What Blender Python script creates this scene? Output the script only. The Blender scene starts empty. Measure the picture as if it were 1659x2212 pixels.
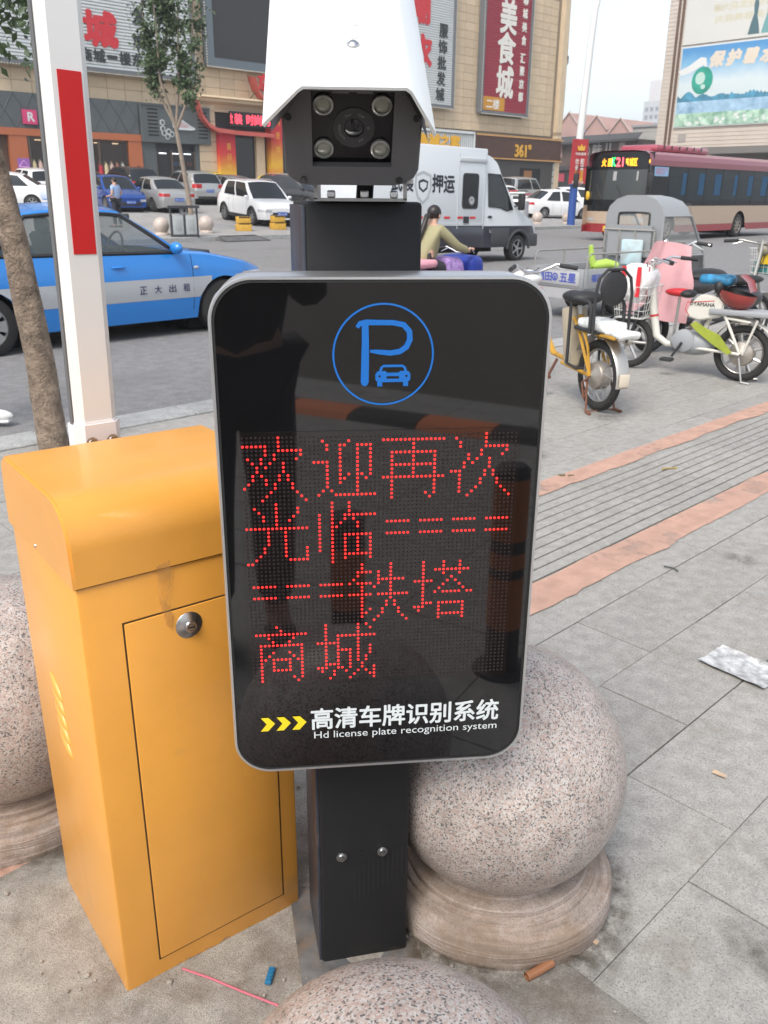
import bpy, bmesh, math, random
from mathutils import Matrix, Vector, Euler
from mathutils import noise as mnoise
random.seed(7)
R=math.radians
C=bpy.context.scene.collection
scn=bpy.context.scene
# ------------------------------------------------------------------ camera
EYE=1.4; PITCH=R(20.4); ROLL=R(0.46)
cam=bpy.data.objects.new('camera',bpy.data.cameras.new('camera')); C.objects.link(cam)
cam.data.sensor_fit='HORIZONTAL'; cam.data.sensor_width=36; cam.data.lens=36*1842/1659
cam.data.clip_start=.02; cam.data.clip_end=1500
fw=Vector((0,math.cos(PITCH),-math.sin(PITCH))); up0=Vector((0,math.sin(PITCH),math.cos(PITCH))); rt0=Vector((1,0,0))
rt=math.cos(ROLL)*rt0+math.sin(ROLL)*up0; up=math.cos(ROLL)*up0-math.sin(ROLL)*rt0
cam.matrix_world=Matrix((( rt.x,up.x,-fw.x,0),(rt.y,up.y,-fw.y,0),(rt.z,up.z,-fw.z,EYE),(0,0,0,1)))
scn.camera=cam
cam.data.dof.use_dof=True; cam.data.dof.focus_distance=1.35; cam.data.dof.aperture_fstop=22
# ------------------------------------------------------------------ sky, sun, exposure
SUN_EL=R(52); SUN_AZ=R(-155)      # azimuth from +Y, clockwise: veiled sun behind the photographer's left shoulder
w=bpy.data.worlds.new('World'); scn.world=w; w.use_nodes=True
nt=w.node_tree; bg=nt.nodes['Background']
sky=nt.nodes.new('ShaderNodeTexSky'); sky.sky_type='NISHITA'; sky.sun_disc=False
sky.sun_elevation=SUN_EL; sky.sun_rotation=SUN_AZ; sky.air_density=1.0; sky.dust_density=2.2; sky.ozone_density=1.0
veil=nt.nodes.new('ShaderNodeHueSaturation'); veil.inputs['Saturation'].default_value=.48   # thin cloud takes the blue out
nt.links.new(sky.outputs[0],veil.inputs['Color']); nt.links.new(veil.outputs[0],bg.inputs['Color']); bg.inputs['Strength'].default_value=.14
sd=bpy.data.lights.new('sun','SUN'); sd.energy=1.4; sd.angle=R(28); sd.color=(1,.95,.88)
sun=bpy.data.objects.new('sun',sd); C.objects.link(sun)
sv=Vector((math.sin(SUN_AZ)*math.cos(SUN_EL),math.cos(SUN_AZ)*math.cos(SUN_EL),math.sin(SUN_EL)))
sun.rotation_euler=sv.to_track_quat('Z','Y').to_euler(); sun.location=(-10,10,30)
scn.view_settings.view_transform='Standard'; scn.view_settings.look='None'; scn.view_settings.gamma=1
scn.view_settings.exposure=1.0; scn.view_settings.use_curve_mapping=False
scn.cycles.max_bounces=8; scn.cycles.transparent_max_bounces=12; scn.cycles.caustics_reflective=False; scn.cycles.caustics_refractive=False
# ------------------------------------------------------------------ layout: the street runs along U (46 degrees right of the lens), V points across it
STREET=R(44)
U=Vector((math.cos(STREET),math.sin(STREET),0)); V=Vector((-U.y,U.x,0))
def W(u,v,z=0): return U*u+V*v+Vector((0,0,z))
ROAD=-.12; KERB=25.9
def plaza(v): return .03+.055*(v-26.5)       # the forecourt climbs away from the far kerb
# ------------------------------------------------------------------ materials
_m={}
def mat(name,col,rough=.5,metal=0,var=0,vs=6,var2=None,bump=0,bs=40,bd=.01,spec=.5,coat=0,emit=None,es=0,rnd=0,space='Object',dirt=None,ds=3,dw=.5):
    if name in _m: return _m[name]
    m=bpy.data.materials.new(name); m.use_nodes=True; t=m.node_tree; b=t.nodes['Principled BSDF']; L=t.links.new
    b.inputs['Roughness'].default_value=rough; b.inputs['Metallic'].default_value=metal
    b.inputs['Specular IOR Level'].default_value=spec; b.inputs['Coat Weight'].default_value=coat
    b.inputs['Coat Roughness'].default_value=.06
    c4=(*col,1); b.inputs['Base Color'].default_value=c4
    tc=t.nodes.new('ShaderNodeTexCoord'); out=None
    def noise(scale,detail=5,r=.6):
        n=t.nodes.new('ShaderNodeTexNoise'); n.inputs['Scale'].default_value=scale; n.inputs['Detail'].default_value=detail; n.inputs['Roughness'].default_value=r
        L(tc.outputs[space],n.inputs['Vector']); return n
    def mix(fac,a,bb,f=None):
        x=t.nodes.new('ShaderNodeMix'); x.data_type='RGBA'
        if fac is not None: L(fac,x.inputs[0])
        else: x.inputs[0].default_value=f
        for i,s in ((6,a),(7,bb)):
            if isinstance(s,tuple): x.inputs[i].default_value=s
            else: L(s,x.inputs[i])
        return x.outputs[2]
    def ramp(sock,lo,hi):
        r=t.nodes.new('ShaderNodeMapRange'); r.inputs[1].default_value=lo; r.inputs[2].default_value=hi; L(sock,r.inputs[0]); return r.outputs[0]
    if var:
        a=tuple(max(0,x*(1-var)) for x in col)+(1,); bb=tuple(min(1,x*(1+var)) for x in (var2 or col))+(1,)
        out=mix(ramp(noise(vs).outputs[0],.3,.7),a,bb)
    if dirt:
        src=out if out is not None else c4
        out=mix(ramp(noise(ds,8,.7).outputs[0],dw,dw+.22),src,(*dirt,1))
    if rnd:
        oi=t.nodes.new('ShaderNodeObjectInfo'); h=t.nodes.new('ShaderNodeHueSaturation')
        mr=t.nodes.new('ShaderNodeMapRange'); mr.inputs[3].default_value=1-rnd; mr.inputs[4].default_value=1+rnd
        L(oi.outputs['Random'],mr.inputs[0]); L(mr.outputs[0],h.inputs['Value'])
        if out is not None: L(out,h.inputs['Color'])
        else: h.inputs['Color'].default_value=c4
        out=h.outputs[0]
    if out is not None: L(out,b.inputs['Base Color'])
    if bump:
        bn=t.nodes.new('ShaderNodeBump'); bn.inputs['Strength'].default_value=bump; bn.inputs['Distance'].default_value=bd
        L(noise(bs,4).outputs[0],bn.inputs['Height']); L(bn.outputs[0],b.inputs['Normal'])
    if emit: b.inputs['Emission Color'].default_value=(*emit,1); b.inputs['Emission Strength'].default_value=es
    m['p']=1; _m[name]=m; return m
def granite(name,base,specks,scale,rough,bump=.1,rnd=0,stain=None,space='Object',turned=0):
    """speckled stone: a base colour with two sets of crystal-sized flecks"""
    m=bpy.data.materials.new(name); m.use_nodes=True; t=m.node_tree; b=t.nodes['Principled BSDF']; L=t.links.new
    tc=t.nodes.new('ShaderNodeTexCoord'); cur=(*base,1)
    b.inputs['Roughness'].default_value=rough
    nz=t.nodes.new('ShaderNodeTexNoise'); nz.inputs['Scale'].default_value=scale*.8; nz.inputs['Detail'].default_value=3; L(tc.outputs[space],nz.inputs['Vector'])
    ad=t.nodes.new('ShaderNodeMix'); ad.data_type='VECTOR'; ad.inputs[0].default_value=.012*90/scale; L(tc.outputs[space],ad.inputs[4]); L(nz.outputs['Color'],ad.inputs[5])
    vo=t.nodes.new('ShaderNodeTexVoronoi'); vo.inputs['Scale'].default_value=scale; L(ad.outputs[1],vo.inputs['Vector'])
    sp=t.nodes.new('ShaderNodeSeparateColor'); L(vo.outputs['Color'],sp.inputs[0])
    lo=0
    cr=t.nodes.new('ShaderNodeValToRGB'); cr.color_ramp.interpolation='CONSTANT'; e=cr.color_ramp.elements
    e[0].position=0; e[0].color=(*specks[0][1],1); e[1].position=specks[0][0]; e[1].color=(*specks[1][1],1); pos=specks[0][0]
    for i in range(1,len(specks)-1):
        pos+=specks[i][0]; x=e.new(pos); x.color=(*specks[i+1][1],1)
    L(sp.outputs[0],cr.inputs[0]); out=cr.outputs[0]
    big=t.nodes.new('ShaderNodeTexNoise'); big.inputs['Scale'].default_value=scale*.06; big.inputs['Detail'].default_value=6; L(tc.outputs[space],big.inputs['Vector'])
    h=t.nodes.new('ShaderNodeHueSaturation'); mr=t.nodes.new('ShaderNodeMapRange'); mr.inputs[1].default_value=.3; mr.inputs[2].default_value=.7; mr.inputs[3].default_value=.84; mr.inputs[4].default_value=1.14
    L(big.outputs[0],mr.inputs[0]); L(mr.outputs[0],h.inputs['Value']); L(out,h.inputs['Color']); out=h.outputs[0]
    if rnd:
        oi=t.nodes.new('ShaderNodeObjectInfo'); h2=t.nodes.new('ShaderNodeHueSaturation'); m2=t.nodes.new('ShaderNodeMapRange'); m2.inputs[3].default_value=1-rnd; m2.inputs[4].default_value=1+rnd
        L(oi.outputs['Random'],m2.inputs[0]); L(m2.outputs[0],h2.inputs['Value']); L(out,h2.inputs['Color']); out=h2.outputs[0]
    if stain:
        ns=t.nodes.new('ShaderNodeTexNoise'); ns.inputs['Scale'].default_value=stain[1]; ns.inputs['Detail'].default_value=9; ns.inputs['Roughness'].default_value=.72
        L(tc.outputs[stain[3] if len(stain)>3 else space],ns.inputs['Vector']); r=t.nodes.new('ShaderNodeMapRange'); r.inputs[1].default_value=stain[2]; r.inputs[2].default_value=stain[2]+.18; r.inputs[4].default_value=.8
        L(ns.outputs[0],r.inputs[0]); x=t.nodes.new('ShaderNodeMix'); x.data_type='RGBA'; L(r.outputs[0],x.inputs[0]); L(out,x.inputs[6]); x.inputs[7].default_value=(*stain[0],1); out=x.outputs[2]
    hsrc=nz.outputs[0]
    if turned:      # lathe marks: noise squeezed along z
        mp=t.nodes.new('ShaderNodeMapping'); mp.inputs['Scale'].default_value=(7,7,230); L(tc.outputs[space],mp.inputs['Vector'])
        tn=t.nodes.new('ShaderNodeTexNoise'); tn.inputs['Scale'].default_value=1; tn.inputs['Detail'].default_value=4; L(mp.outputs[0],tn.inputs['Vector'])
        h3=t.nodes.new('ShaderNodeHueSaturation'); m3=t.nodes.new('ShaderNodeMapRange'); m3.inputs[1].default_value=.3; m3.inputs[2].default_value=.7; m3.inputs[3].default_value=1-turned; m3.inputs[4].default_value=1+turned*.7
        L(tn.outputs[0],m3.inputs[0]); L(m3.outputs[0],h3.inputs['Value']); L(out,h3.inputs['Color']); out=h3.outputs[0]; hsrc=tn.outputs[0]
    L(out,b.inputs['Base Color'])
    if bump:
        bn=t.nodes.new('ShaderNodeBump'); bn.inputs['Strength'].default_value=bump; bn.inputs['Distance'].default_value=.004; L(hsrc,bn.inputs['Height']); L(bn.outputs[0],b.inputs['Normal'])
    _m[name]=m; return m
def glass(name,col=(.8,.9,.9),alpha=.25,rough=.02):
    m=bpy.data.materials.new(name); m.use_nodes=True; t=m.node_tree; b=t.nodes['Principled BSDF']
    b.inputs['Base Color'].default_value=(*col,1); b.inputs['Roughness'].default_value=rough; b.inputs['Alpha'].default_value=alpha
    _m[name]=m; return m
# ------------------------------------------------------------------ mesh helpers
class B:
    """collects shapes into one bmesh"""
    def __init__(s): s.bm=bmesh.new()
    def add(s,vs,fs,M=None):
        nv=[s.bm.verts.new(M@Vector(v) if M is not None else v) for v in vs]
        for f in fs:
            try: s.bm.faces.new([nv[i] for i in f])
            except ValueError: pass
        return s
    def box(s,c,d,M=None,bev=0,seg=2):
        x,y,z=[k/2 for k in d]; cx,cy,cz=c
        t=bmesh.new(); bmesh.ops.create_cube(t,size=1)
        for v in t.verts: v.co=Vector((cx+v.co.x*2*x,cy+v.co.y*2*y,cz+v.co.z*2*z))
        if bev: bmesh.ops.bevel(t,geom=t.edges[:],offset=bev,segments=seg,profile=.5,affect='EDGES',clamp_overlap=True)
        return s.merge(t,M)
    def merge(s,t,M=None):
        t.verts.index_update()
        nv=[s.bm.verts.new(M@v.co if M is not None else v.co) for v in t.verts]
        for f in t.faces:
            try: s.bm.faces.new([nv[v.index] for v in f.verts])
            except ValueError: pass
        t.free(); return s
    def frame(s,p,d):
        d=Vector(d).normalized(); a=Vector((0,0,1)) if abs(d.z)<.95 else Vector((1,0,0))
        x=a.cross(d).normalized(); y=d.cross(x); return x,y
    def cyl(s,p0,p1,r0,r1=None,n=12,caps=True):
        r1=r0 if r1 is None else r1; p0=Vector(p0); p1=Vector(p1); x,y=s.frame(p0,p1-p0)
        vs=[];fs=[]
        for p,r in ((p0,r0),(p1,r1)):
            for i in range(n): a=2*math.pi*i/n; vs.append(p+x*(r*math.cos(a))+y*(r*math.sin(a)))
        for i in range(n): j=(i+1)%n; fs.append((i,j,n+j,n+i))
        if caps: fs+= [tuple(range(n-1,-1,-1)),tuple(range(n,2*n))]
        return s.add(vs,fs)
    def tube(s,pts,r,n=8,closed=False,caps=True):
        pts=[Vector(p) for p in pts]; m=len(pts); rs=r if isinstance(r,(list,tuple)) else [r]*m
        vs=[];fs=[]; px=None
        for i,p in enumerate(pts):
            a=pts[(i-1)%m] if (closed or i>0) else p; b=pts[(i+1)%m] if (closed or i<m-1) else p
            d=(b-a).normalized()
            if px is None: x,y=s.frame(p,d)
            else:
                x=(px-d*px.dot(d))
                x=x.normalized() if x.length>1e-6 else s.frame(p,d)[0]
                y=d.cross(x)
            px=x
            for k in range(n): t=2*math.pi*k/n; vs.append(p+x*(rs[i]*math.cos(t))+y*(rs[i]*math.sin(t)))
        for i in range(m if closed else m-1):
            q=(i+1)%m
            for k in range(n): l=(k+1)%n; fs.append((i*n+k,i*n+l,q*n+l,q*n+k))
        if caps and not closed: fs+=[tuple(range(n-1,-1,-1)),tuple(range((m-1)*n,m*n))]
        return s.add(vs,fs)
    def sphere(s,c,r,n=16,m=10,M=None):
        r=(r,r,r) if not isinstance(r,(tuple,list)) else r; vs=[];fs=[]; c=Vector(c)
        for i in range(m+1):
            ph=math.pi*i/m
            for k in range(n): a=2*math.pi*k/n; vs.append(c+Vector((r[0]*math.sin(ph)*math.cos(a),r[1]*math.sin(ph)*math.sin(a),r[2]*math.cos(ph))))
        for i in range(m):
            for k in range(n): l=(k+1)%n; fs.append((i*n+k,(i+1)*n+k,(i+1)*n+l,i*n+l))
        t=len(s.bm.verts); s.add(vs,fs,M); return s
    def lathe(s,prof,n=24,M=None):
        vs=[];fs=[];m=len(prof)
        for r,z in prof:
            for k in range(n): a=2*math.pi*k/n; vs.append((r*math.cos(a),r*math.sin(a),z))
        for i in range(m-1):
            for k in range(n): l=(k+1)%n; fs.append((i*n+k,i*n+l,(i+1)*n+l,(i+1)*n+k))
        return s.add(vs,fs,M)
    def prism(s,poly,z0,z1,M=None):
        n=len(poly); vs=[(x,y,z0) for x,y in poly]+[(x,y,z1) for x,y in poly]
        fs=[tuple(range(n-1,-1,-1)),tuple(range(n,2*n))]+[(i,(i+1)%n,n+(i+1)%n,n+i) for i in range(n)]
        return s.add(vs,fs,M)
    def grid(s,rows,M=None,closed=False):
        m=len(rows);n=len(rows[0]); vs=[p for r in rows for p in r]; fs=[]
        for i in range(m-1):
            for k in range(n if closed else n-1): l=(k+1)%n; fs.append((i*n+k,i*n+l,(i+1)*n+l,(i+1)*n+k))
        return s.add(vs,fs,M)
    def ribbon(s,pts,wd,z=0,M=None):
        """flat stroke in the XY plane"""
        P=[Vector((p[0],p[1])) for p in pts]; L_=[];R_=[]
        ws=wd if isinstance(wd,(list,tuple)) else [wd]*len(P)
        for i,p in enumerate(P):
            a=P[max(0,i-1)]; b=P[min(len(P)-1,i+1)]; d=(b-a).normalized(); nn=Vector((-d.y,d.x))*ws[i]/2
            L_.append((p.x+nn.x,p.y+nn.y,z)); R_.append((p.x-nn.x,p.y-nn.y,z))
        return s.grid([R_,L_],M)
    def text(s,txt,M,fit=None,size=1,bold=.0,ext=0,center=True,shear=0,lr=1.0):
        c=bpy.data.curves.new('t','FONT'); c.body=txt; c.size=1; c.offset=0; c.extrude=ext; c.shear=shear; c.space_line=lr; c.resolution_u=3
        o=bpy.data.objects.new('t',c); C.objects.link(o); dg=bpy.context.evaluated_depsgraph_get(); dg.update()
        me=bpy.data.meshes.new_from_object(o.evaluated_get(dg))
        bpy.data.objects.remove(o); bpy.data.curves.remove(c)
        xs=[v.co.x for v in me.vertices]; ys=[v.co.y for v in me.vertices]
        if xs:
            copies=[(0,0)] if bold<.012 else [(bold*math.cos(R(45*k)),bold*math.sin(R(45*k))) for k in range(8)]
            x0,x1,y0,y1=min(xs),max(xs),min(ys),max(ys)
            sx=fit[0]/(x1-x0) if fit else size; sy=fit[1]/(y1-y0) if fit else size
            ox=(x0+x1)/2 if center else x0; oy=(y0+y1)/2 if center else y0
            for q,(ddx,ddy) in enumerate(copies):      # heavier strokes: shifted copies, each a hair in front of the last
                s.add([((v.co.x-ox+ddx)*sx,(v.co.y-oy+ddy)*sy,v.co.z+q*.00002) for v in me.vertices],[tuple(p.vertices) for p in me.polygons],M)
        bpy.data.meshes.remove(me); return s
def mesh_of(b,name,m,smooth=30):
    me=bpy.data.meshes.new(name); b.bm.normal_update(); b.bm.to_mesh(me); b.bm.free()
    for x in (m if isinstance(m,(list,tuple)) else [m]): me.materials.append(x)
    if smooth:
        for p in me.polygons: p.use_smooth=True
        me.set_sharp_from_angle(angle=R(smooth))
    return me
def obj(name,b,m,parent=None,smooth=30,loc=None,rot=None):
    me=b if isinstance(b,bpy.types.Mesh) else mesh_of(b,name,m,smooth)
    o=bpy.data.objects.new(name,me); C.objects.link(o)
    if parent is not None: o.parent=parent
    if loc is not None: o.location=loc
    if rot is not None: o.rotation_euler=rot
    return o
def tag(o,label=None,cat=None,group=None,kind=None):
    if label: o['label']=label
    if cat: o['category']=cat
    if group: o['group']=group
    if kind: o['kind']=kind
    return o
def thing(name,label,cat,loc=(0,0,0),rotz=0,group=None,rot=None):
    o=bpy.data.objects.new(name,None); C.objects.link(o); o.empty_display_size=.1
    o.location=loc; o.rotation_euler=rot if rot else (0,0,rotz)
    return tag(o,label,cat,group)
def struct(name,b,m,smooth=0,parent=None):
    o=obj(name,b,m,parent,smooth)
    if parent is None: o['kind']='structure'
    return o
def copy_tree(o,parent=None):
    c=o.copy(); C.objects.link(c)
    if parent is not None: c.parent=parent
    for ch in o.children: copy_tree(ch,c)
    return c
def recalc(b): bmesh.ops.recalc_face_normals(b.bm,faces=b.bm.faces[:]); return b
FRONT=Matrix(((1,0,0,0),(0,0,-1,0),(0,1,0,0),(0,0,0,1)))      # XY drawing stood upright, facing -y
def at(x,y,z,M=FRONT,s=1): return Matrix.Translation((x,y,z))@M@Matrix.Scale(s,4)
def rrect(w,h,r,n=8,cx=0,cy=0):
    P=[]
    for ax,ay,a0 in ((1,1,0),(-1,1,90),(-1,-1,180),(1,-1,270)):
        for i in range(n+1):
            a=R(a0+90*i/n); P.append((cx+ax*(w/2-r)+r*math.cos(a),cy+ay*(h/2-r)+r*math.sin(a)))
    return P
# ================================================================== ground, road, pavement
asphalt=granite('asphalt',(.2,.195,.19),[(.3,(.17,.166,.162)),(.35,(.195,.19,.186)),(.25,(.22,.215,.21)),(.1,(.26,.25,.245))],140,.85,.25,stain=((.145,.14,.135),.45,.52))
gran_g=granite('grey_granite',(.3,.3,.3),[(.2,(.262,.25,.228)),(.45,(.308,.296,.270)),(.3,(.35,.336,.308)),(.05,(.20,.188,.17))],330,.7,.25,rnd=.06,stain=((.19,.16,.125),3.2,.53))
joint=mat('joint_dirt',(.13,.115,.095),.95,var=.4,vs=30)
cement=granite('cement',(.26,.24,.21),[(.3,(.27,.25,.215)),(.4,(.30,.28,.245)),(.2,(.34,.32,.285)),(.1,(.22,.195,.16))],420,.95,.6,stain=((.12,.09,.065),4.5,.5))
plaza_m=granite('forecourt_stone',(.3,.29,.28),[(.3,(.27,.26,.25)),(.4,(.30,.29,.28)),(.3,(.33,.32,.3))],30,.8,.05,stain=((.22,.21,.2),.25,.55))
orange_p=mat('worn_orange_paint',(.50,.305,.23),.8,var=.18,vs=9)
def alpha_wear(m,scale,lo,hi,mx=.88):
    t=m.node_tree; b=t.nodes['Principled BSDF']; tc=t.nodes.new('ShaderNodeTexCoord'); n=t.nodes.new('ShaderNodeTexNoise'); n.inputs['Scale'].default_value=scale; n.inputs['Detail'].default_value=8; n.inputs['Roughness'].default_value=.65
    r=t.nodes.new('ShaderNodeMapRange'); r.inputs[1].default_value=lo; r.inputs[2].default_value=hi; r.inputs[3].default_value=mx; r.inputs[4].default_value=0
    t.links.new(tc.outputs['Object'],n.inputs['Vector']); t.links.new(n.outputs[0],r.inputs[0]); t.links.new(r.outputs[0],b.inputs['Alpha'])
alpha_wear(orange_p,4.5,.54,.72)
def suv(o): o.rotation_euler=(0,0,STREET); return o          # an object modelled in street coordinates
def sheet(b,u0,u1,v0,v1,z0,z1=None,nu=1,nv=1):
    z1=z0 if z1 is None else z1
    rows=[[(u0+(u1-u0)*i/nu, v0+(v1-v0)*j/nv, z0+(z1-z0)*j/nv) for i in range(nu+1)] for j in range(nv+1)]
    return b.grid(rows)
suv(struct('ground',sheet(B(),-800,800,-800,800,-.4),mat('far_ground',(.22,.21,.2),.9)))
suv(struct('road',sheet(B(),-60,260,4.9,KERB,ROAD),asphalt))
b=B(); sheet(b,90,104,KERB,300,ROAD+.004); suv(struct('side_road',b,asphalt))
b=B(); sheet(b,90,90.01,0,1,0)
pav=suv(struct('pavement',sheet(B(),-40,60,-40,4.9,-.008),joint)); 
b=B(); sheet(b,-40,60,4.9,4.901,-.016,ROAD-.05); sheet(b,-40,60,-40,-40.01,-.016,-.4)
suv(struct('pavement_edge',b,joint))
# far median + forecourt
b=B(); sheet(b,-60,88,KERB+.18,60,.03,plaza(60)); sheet(b,104,200,KERB,KERB+30,.03,.03)
suv(struct('forecourt',b,plaza_m))
# paving slabs: rows of 0.6 x 0.29 running along U
rows=[-.59,0]+[(.59+.2875*k) for k in range(0,4)]       # -0.27 .. 1.45
strips=[(rows[i],rows[i+1]) for i in range(len(rows)-1)]+[(1.4525,1.755)]
v=2.33
for k in range(9): strips.append((v,v+.2875)); v+=.2875
offs={}
slab_list=[]
for k,(v0,v1) in enumerate(strips):
    off=[.45,.3,.05,.21,.55,.12,.09,.3][k%8] if k<7 else random.random()*.6
    if abs(v0-.59)<.01: off=.53
    if abs(v0-.8775)<.01: off=.25
    if abs(v0-1.4525)<.01: off=.31
    wd=1.2 if v1<.6 else .6
    for i in range(-4,27):
        slab_list.append((off+wd*i,v0,wd,v1-v0))
def slab_mesh(wd,dp,key):
    b=B(); g=.0035; x,y=wd-g,dp-g; e=.0015
    vs=[(0,0,-.03),(x,0,-.03),(x,y,-.03),(0,y,-.03),(0,0,-e),(x,0,-e),(x,y,-e),(0,y,-e),(e,e,0),(x-e,e,0),(x-e,y-e,0),(e,y-e,0)]
    fs=[(0,1,5,4),(1,2,6,5),(2,3,7,6),(3,0,4,7),(4,5,9,8),(5,6,10,9),(6,7,11,10),(7,4,8,11),(8,9,10,11)]
    return mesh_of(b.add(vs,fs),'paving_slab',gran_g,0)
_sm={}
def seen(u,v):
    p=W(u,v); d=p-Vector((0,0,EYE)); zc=d.dot(fw)
    if zc<.2: return None
    return d.dot(rt)/zc, d.dot(up)/zc, zc
cand=[]
for s in slab_list:
    q=seen(s[0]+s[2]/2,s[1]+s[3]/2)
    infov= q is not None and abs(q[0])<.55 and -.72<q[1]<.62
    cand.append((0 if infov else 1, q[2] if q else 99, s))
cand.sort(key=lambda c:(c[0],c[1]))
far=B(); n=0
for k,(a,z,s) in enumerate(cand):
    key=(round(s[2],3),round(s[3],3)); tz=random.uniform(-.0015,.0015)
    if n<285 and a==0:
        if key not in _sm: _sm[key]=slab_mesh(key[0],key[1],key)
        o=bpy.data.objects.new('paving_slab',_sm[key]); C.objects.link(o); o.parent=pav; o.location=(s[0],s[1],tz); o.rotation_euler=(random.uniform(-.002,.002),random.uniform(-.002,.002),random.uniform(-.0025,.0025)); n+=1
    else: far.box((s[0]+s[2]/2,s[1]+s[3]/2,-.015+tz),(s[2]-.005,s[3]-.005,.03))
# pavement behind the photographer (mirrored by the black glass) in the same slabs
for i in range(-14,14):
    for j in range(-11,-0):
        far.box((i*.6+.3,-.59+j*.2875-.145+.2875,-.0155),(.595,.2825,.03))
o=obj('paving_slab',far,gran_g,pav,0); o['kind']='stuff'
# grooved guide slabs
tb=B(); tb.box((.297,.2875,-.02),(.594,.572,.02))
nb=9; pw=.572/nb
for k in range(nb): tb.box((.297,.0015+pw*(k+.5),-.004),(.594,pw-.009,.012),bev=.003,seg=1)
tm=mesh_of(tb,'guide_slab',gran_g,0)
for i in range(-3,26):
    o=bpy.data.objects.new('guide_slab',tm); C.objects.link(o); o.parent=pav; o.location=(3.06+.595*(i-5)+.0,1.755,random.uniform(-.001,.001))
# painted borders
def paint_strip(name,u0,u1,v0,v1,seed):
    b=B(); n=int((u1-u0)/.06); lo=[];hi=[]
    for i in range(n+1):
        u=u0+(u1-u0)*i/n
        lo.append((u,v0+.028*mnoise.noise((u*3,seed,0))+.012*mnoise.noise((u*14,seed,3)),.0045)); hi.append((u,v1+.012*mnoise.noise((u*4,seed,9)),.0045))
    b.grid([lo,hi]); o=obj(name,b,orange_p,pav,0); return o
paint_strip('painted_border',-1.5,16,1.585,1.745,1)
paint_strip('painted_border',-1.5,16,2.342,2.475,5)
# kerb stones towards the road
kb=granite('kerb_stone_granite',(.32,.32,.31),[(.3,(.29,.29,.28)),(.4,(.34,.34,.33)),(.3,(.38,.38,.365))],120,.75,.1,rnd=.07,stain=((.2,.18,.15),3,.63))
km=mesh_of(B().box((.495,.14,-.09),(.99,.28,.2),bev=.008,seg=1),'kerb_stone',kb,0)
for i in range(-2,16):
    o=bpy.data.objects.new('kerb_stone',km); C.objects.link(o); o.parent=pav; o.location=(i*1.0,4.925,.004)
km2=mesh_of(B().box((.745,.09,-.06),(1.49,.18,.2),bev=.012,seg=1),'kerb_stone',kb,0)
far_k=suv(obj('far_kerb',B().box((25,KERB+.3,-.1),(180,.25,.1)),kb)); far_k['kind']='structure'
for i in range(0,42):
    o=bpy.data.objects.new('kerb_stone',km2); C.objects.link(o); o.parent=far_k; o.location=(2+i*1.5,KERB,-.01)
# bare cement skirt round the gate, post and stone balls
b=B(); N=40; rowsg=[]
for j in range(N+1):
    row=[]
    for i in range(N+1):
        a=-.55+1.72*i/N; c=.16+1.5*j/N
        e=min(i,N-i,j,N-j)/N
        z=.011+.005*mnoise.noise((a*5,c*5,0))+.003*mnoise.noise((a*17,c*17,2))-(.03 if e==0 else 0)-(.006 if e<.04 else 0)
        if e==0: a+=.04*mnoise.noise((c*7,a*7,5)); c+=.04*mnoise.noise((a*7,c*3,8))
        row.append((a,c,z))
    rowsg.append(row)
b.grid(rowsg); skirt=suv(obj('cement_patch',b,cement,None,60)); skirt['kind']='structure'
# loose grit on the cement
b=B(); random.seed(3)
for k in range(420):
    a=random.uniform(-.45,1.12); c=random.uniform(.2,1.6)
    if .47<a<.88 and 1.15<c<1.56: continue
    r=random.choice([.0015,.002,.003,.003,.005])*random.uniform(.7,1.4)
    t=bmesh.new(); bmesh.ops.create_icosphere(t,subdivisions=1,radius=r)
    for vv in t.verts: vv.co=Vector((vv.co.x*random.uniform(.6,1.3),vv.co.y,vv.co.z*.7))
    b.merge(t,Matrix.Translation((a,c,.013+r*.3)))
g=suv(obj('grit',b,mat('grit_stone',(.3,.27,.23),.9,var=.4,vs=60),None,0)); tag(g,'loose grit and mortar crumbs on the cement round the gate','grit',kind='stuff')
# speed hump behind the photographer, mirrored in the glass
hump=thing('speed_hump','black and orange rubber speed hump, mirrored in the black glass','speed hump',(.63,-3.45,0),R(40))
for k in range(7):
    pr=[(-.17,0),(.17,0),(.12,.035),(.05,.05),(-.05,.05),(-.12,.035)]
    M=Matrix.Translation((-.75+.5*k+.005,0,0))@Matrix(((0,0,1,0),(1,0,0,0),(0,1,0,0),(0,0,0,1)))
    obj('hump_block',B().prism(pr,0,.49,M),mat('hump_orange',(.75,.2,.05),.6) if k%2 else mat('hump_black',(.02,.02,.02),.7),hump,0)
# ================================================================== parking kiosk: post + display panel
blk=mat('black_powdercoat',(.017,.017,.018),.5,bump=.25,bs=900,spec=.25,dirt=(.05,.048,.045),ds=9,dw=.6)
blkside=mat('weathered_post_side',(.03,.035,.05),.35,var=.4,vs=14,spec=.6,dirt=(.14,.09,.06),ds=7,dw=.58)
steel=mat('steel',(.55,.55,.55),.28,1)
alu=mat('brushed_aluminium',(.72,.72,.72),.32,.9)
post=thing('parking_kiosk','black post carrying the dark glass parking display with red lettering','parking kiosk',(-.03,1.255,0),R(12))
PW,PL,PH=.166,.165,1.391
obj('post',B().box((0,PL/2,PH/2),(PW,PL,PH),bev=.006),blk,post)
obj('side_cover',B().box((-PW/2-.002,PL/2,PH/2),(.006,PL-.012,PH-.01),bev=.001),blkside,post)
b=B(); b.box((-.01,.05,.006),(.235,.30,.014),bev=.002); obj('base_plate',b,mat('plate_steel',(.14,.14,.14),.6,.4,var=.4,vs=20,dirt=(.22,.16,.11),ds=14,dw=.48),post)
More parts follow.
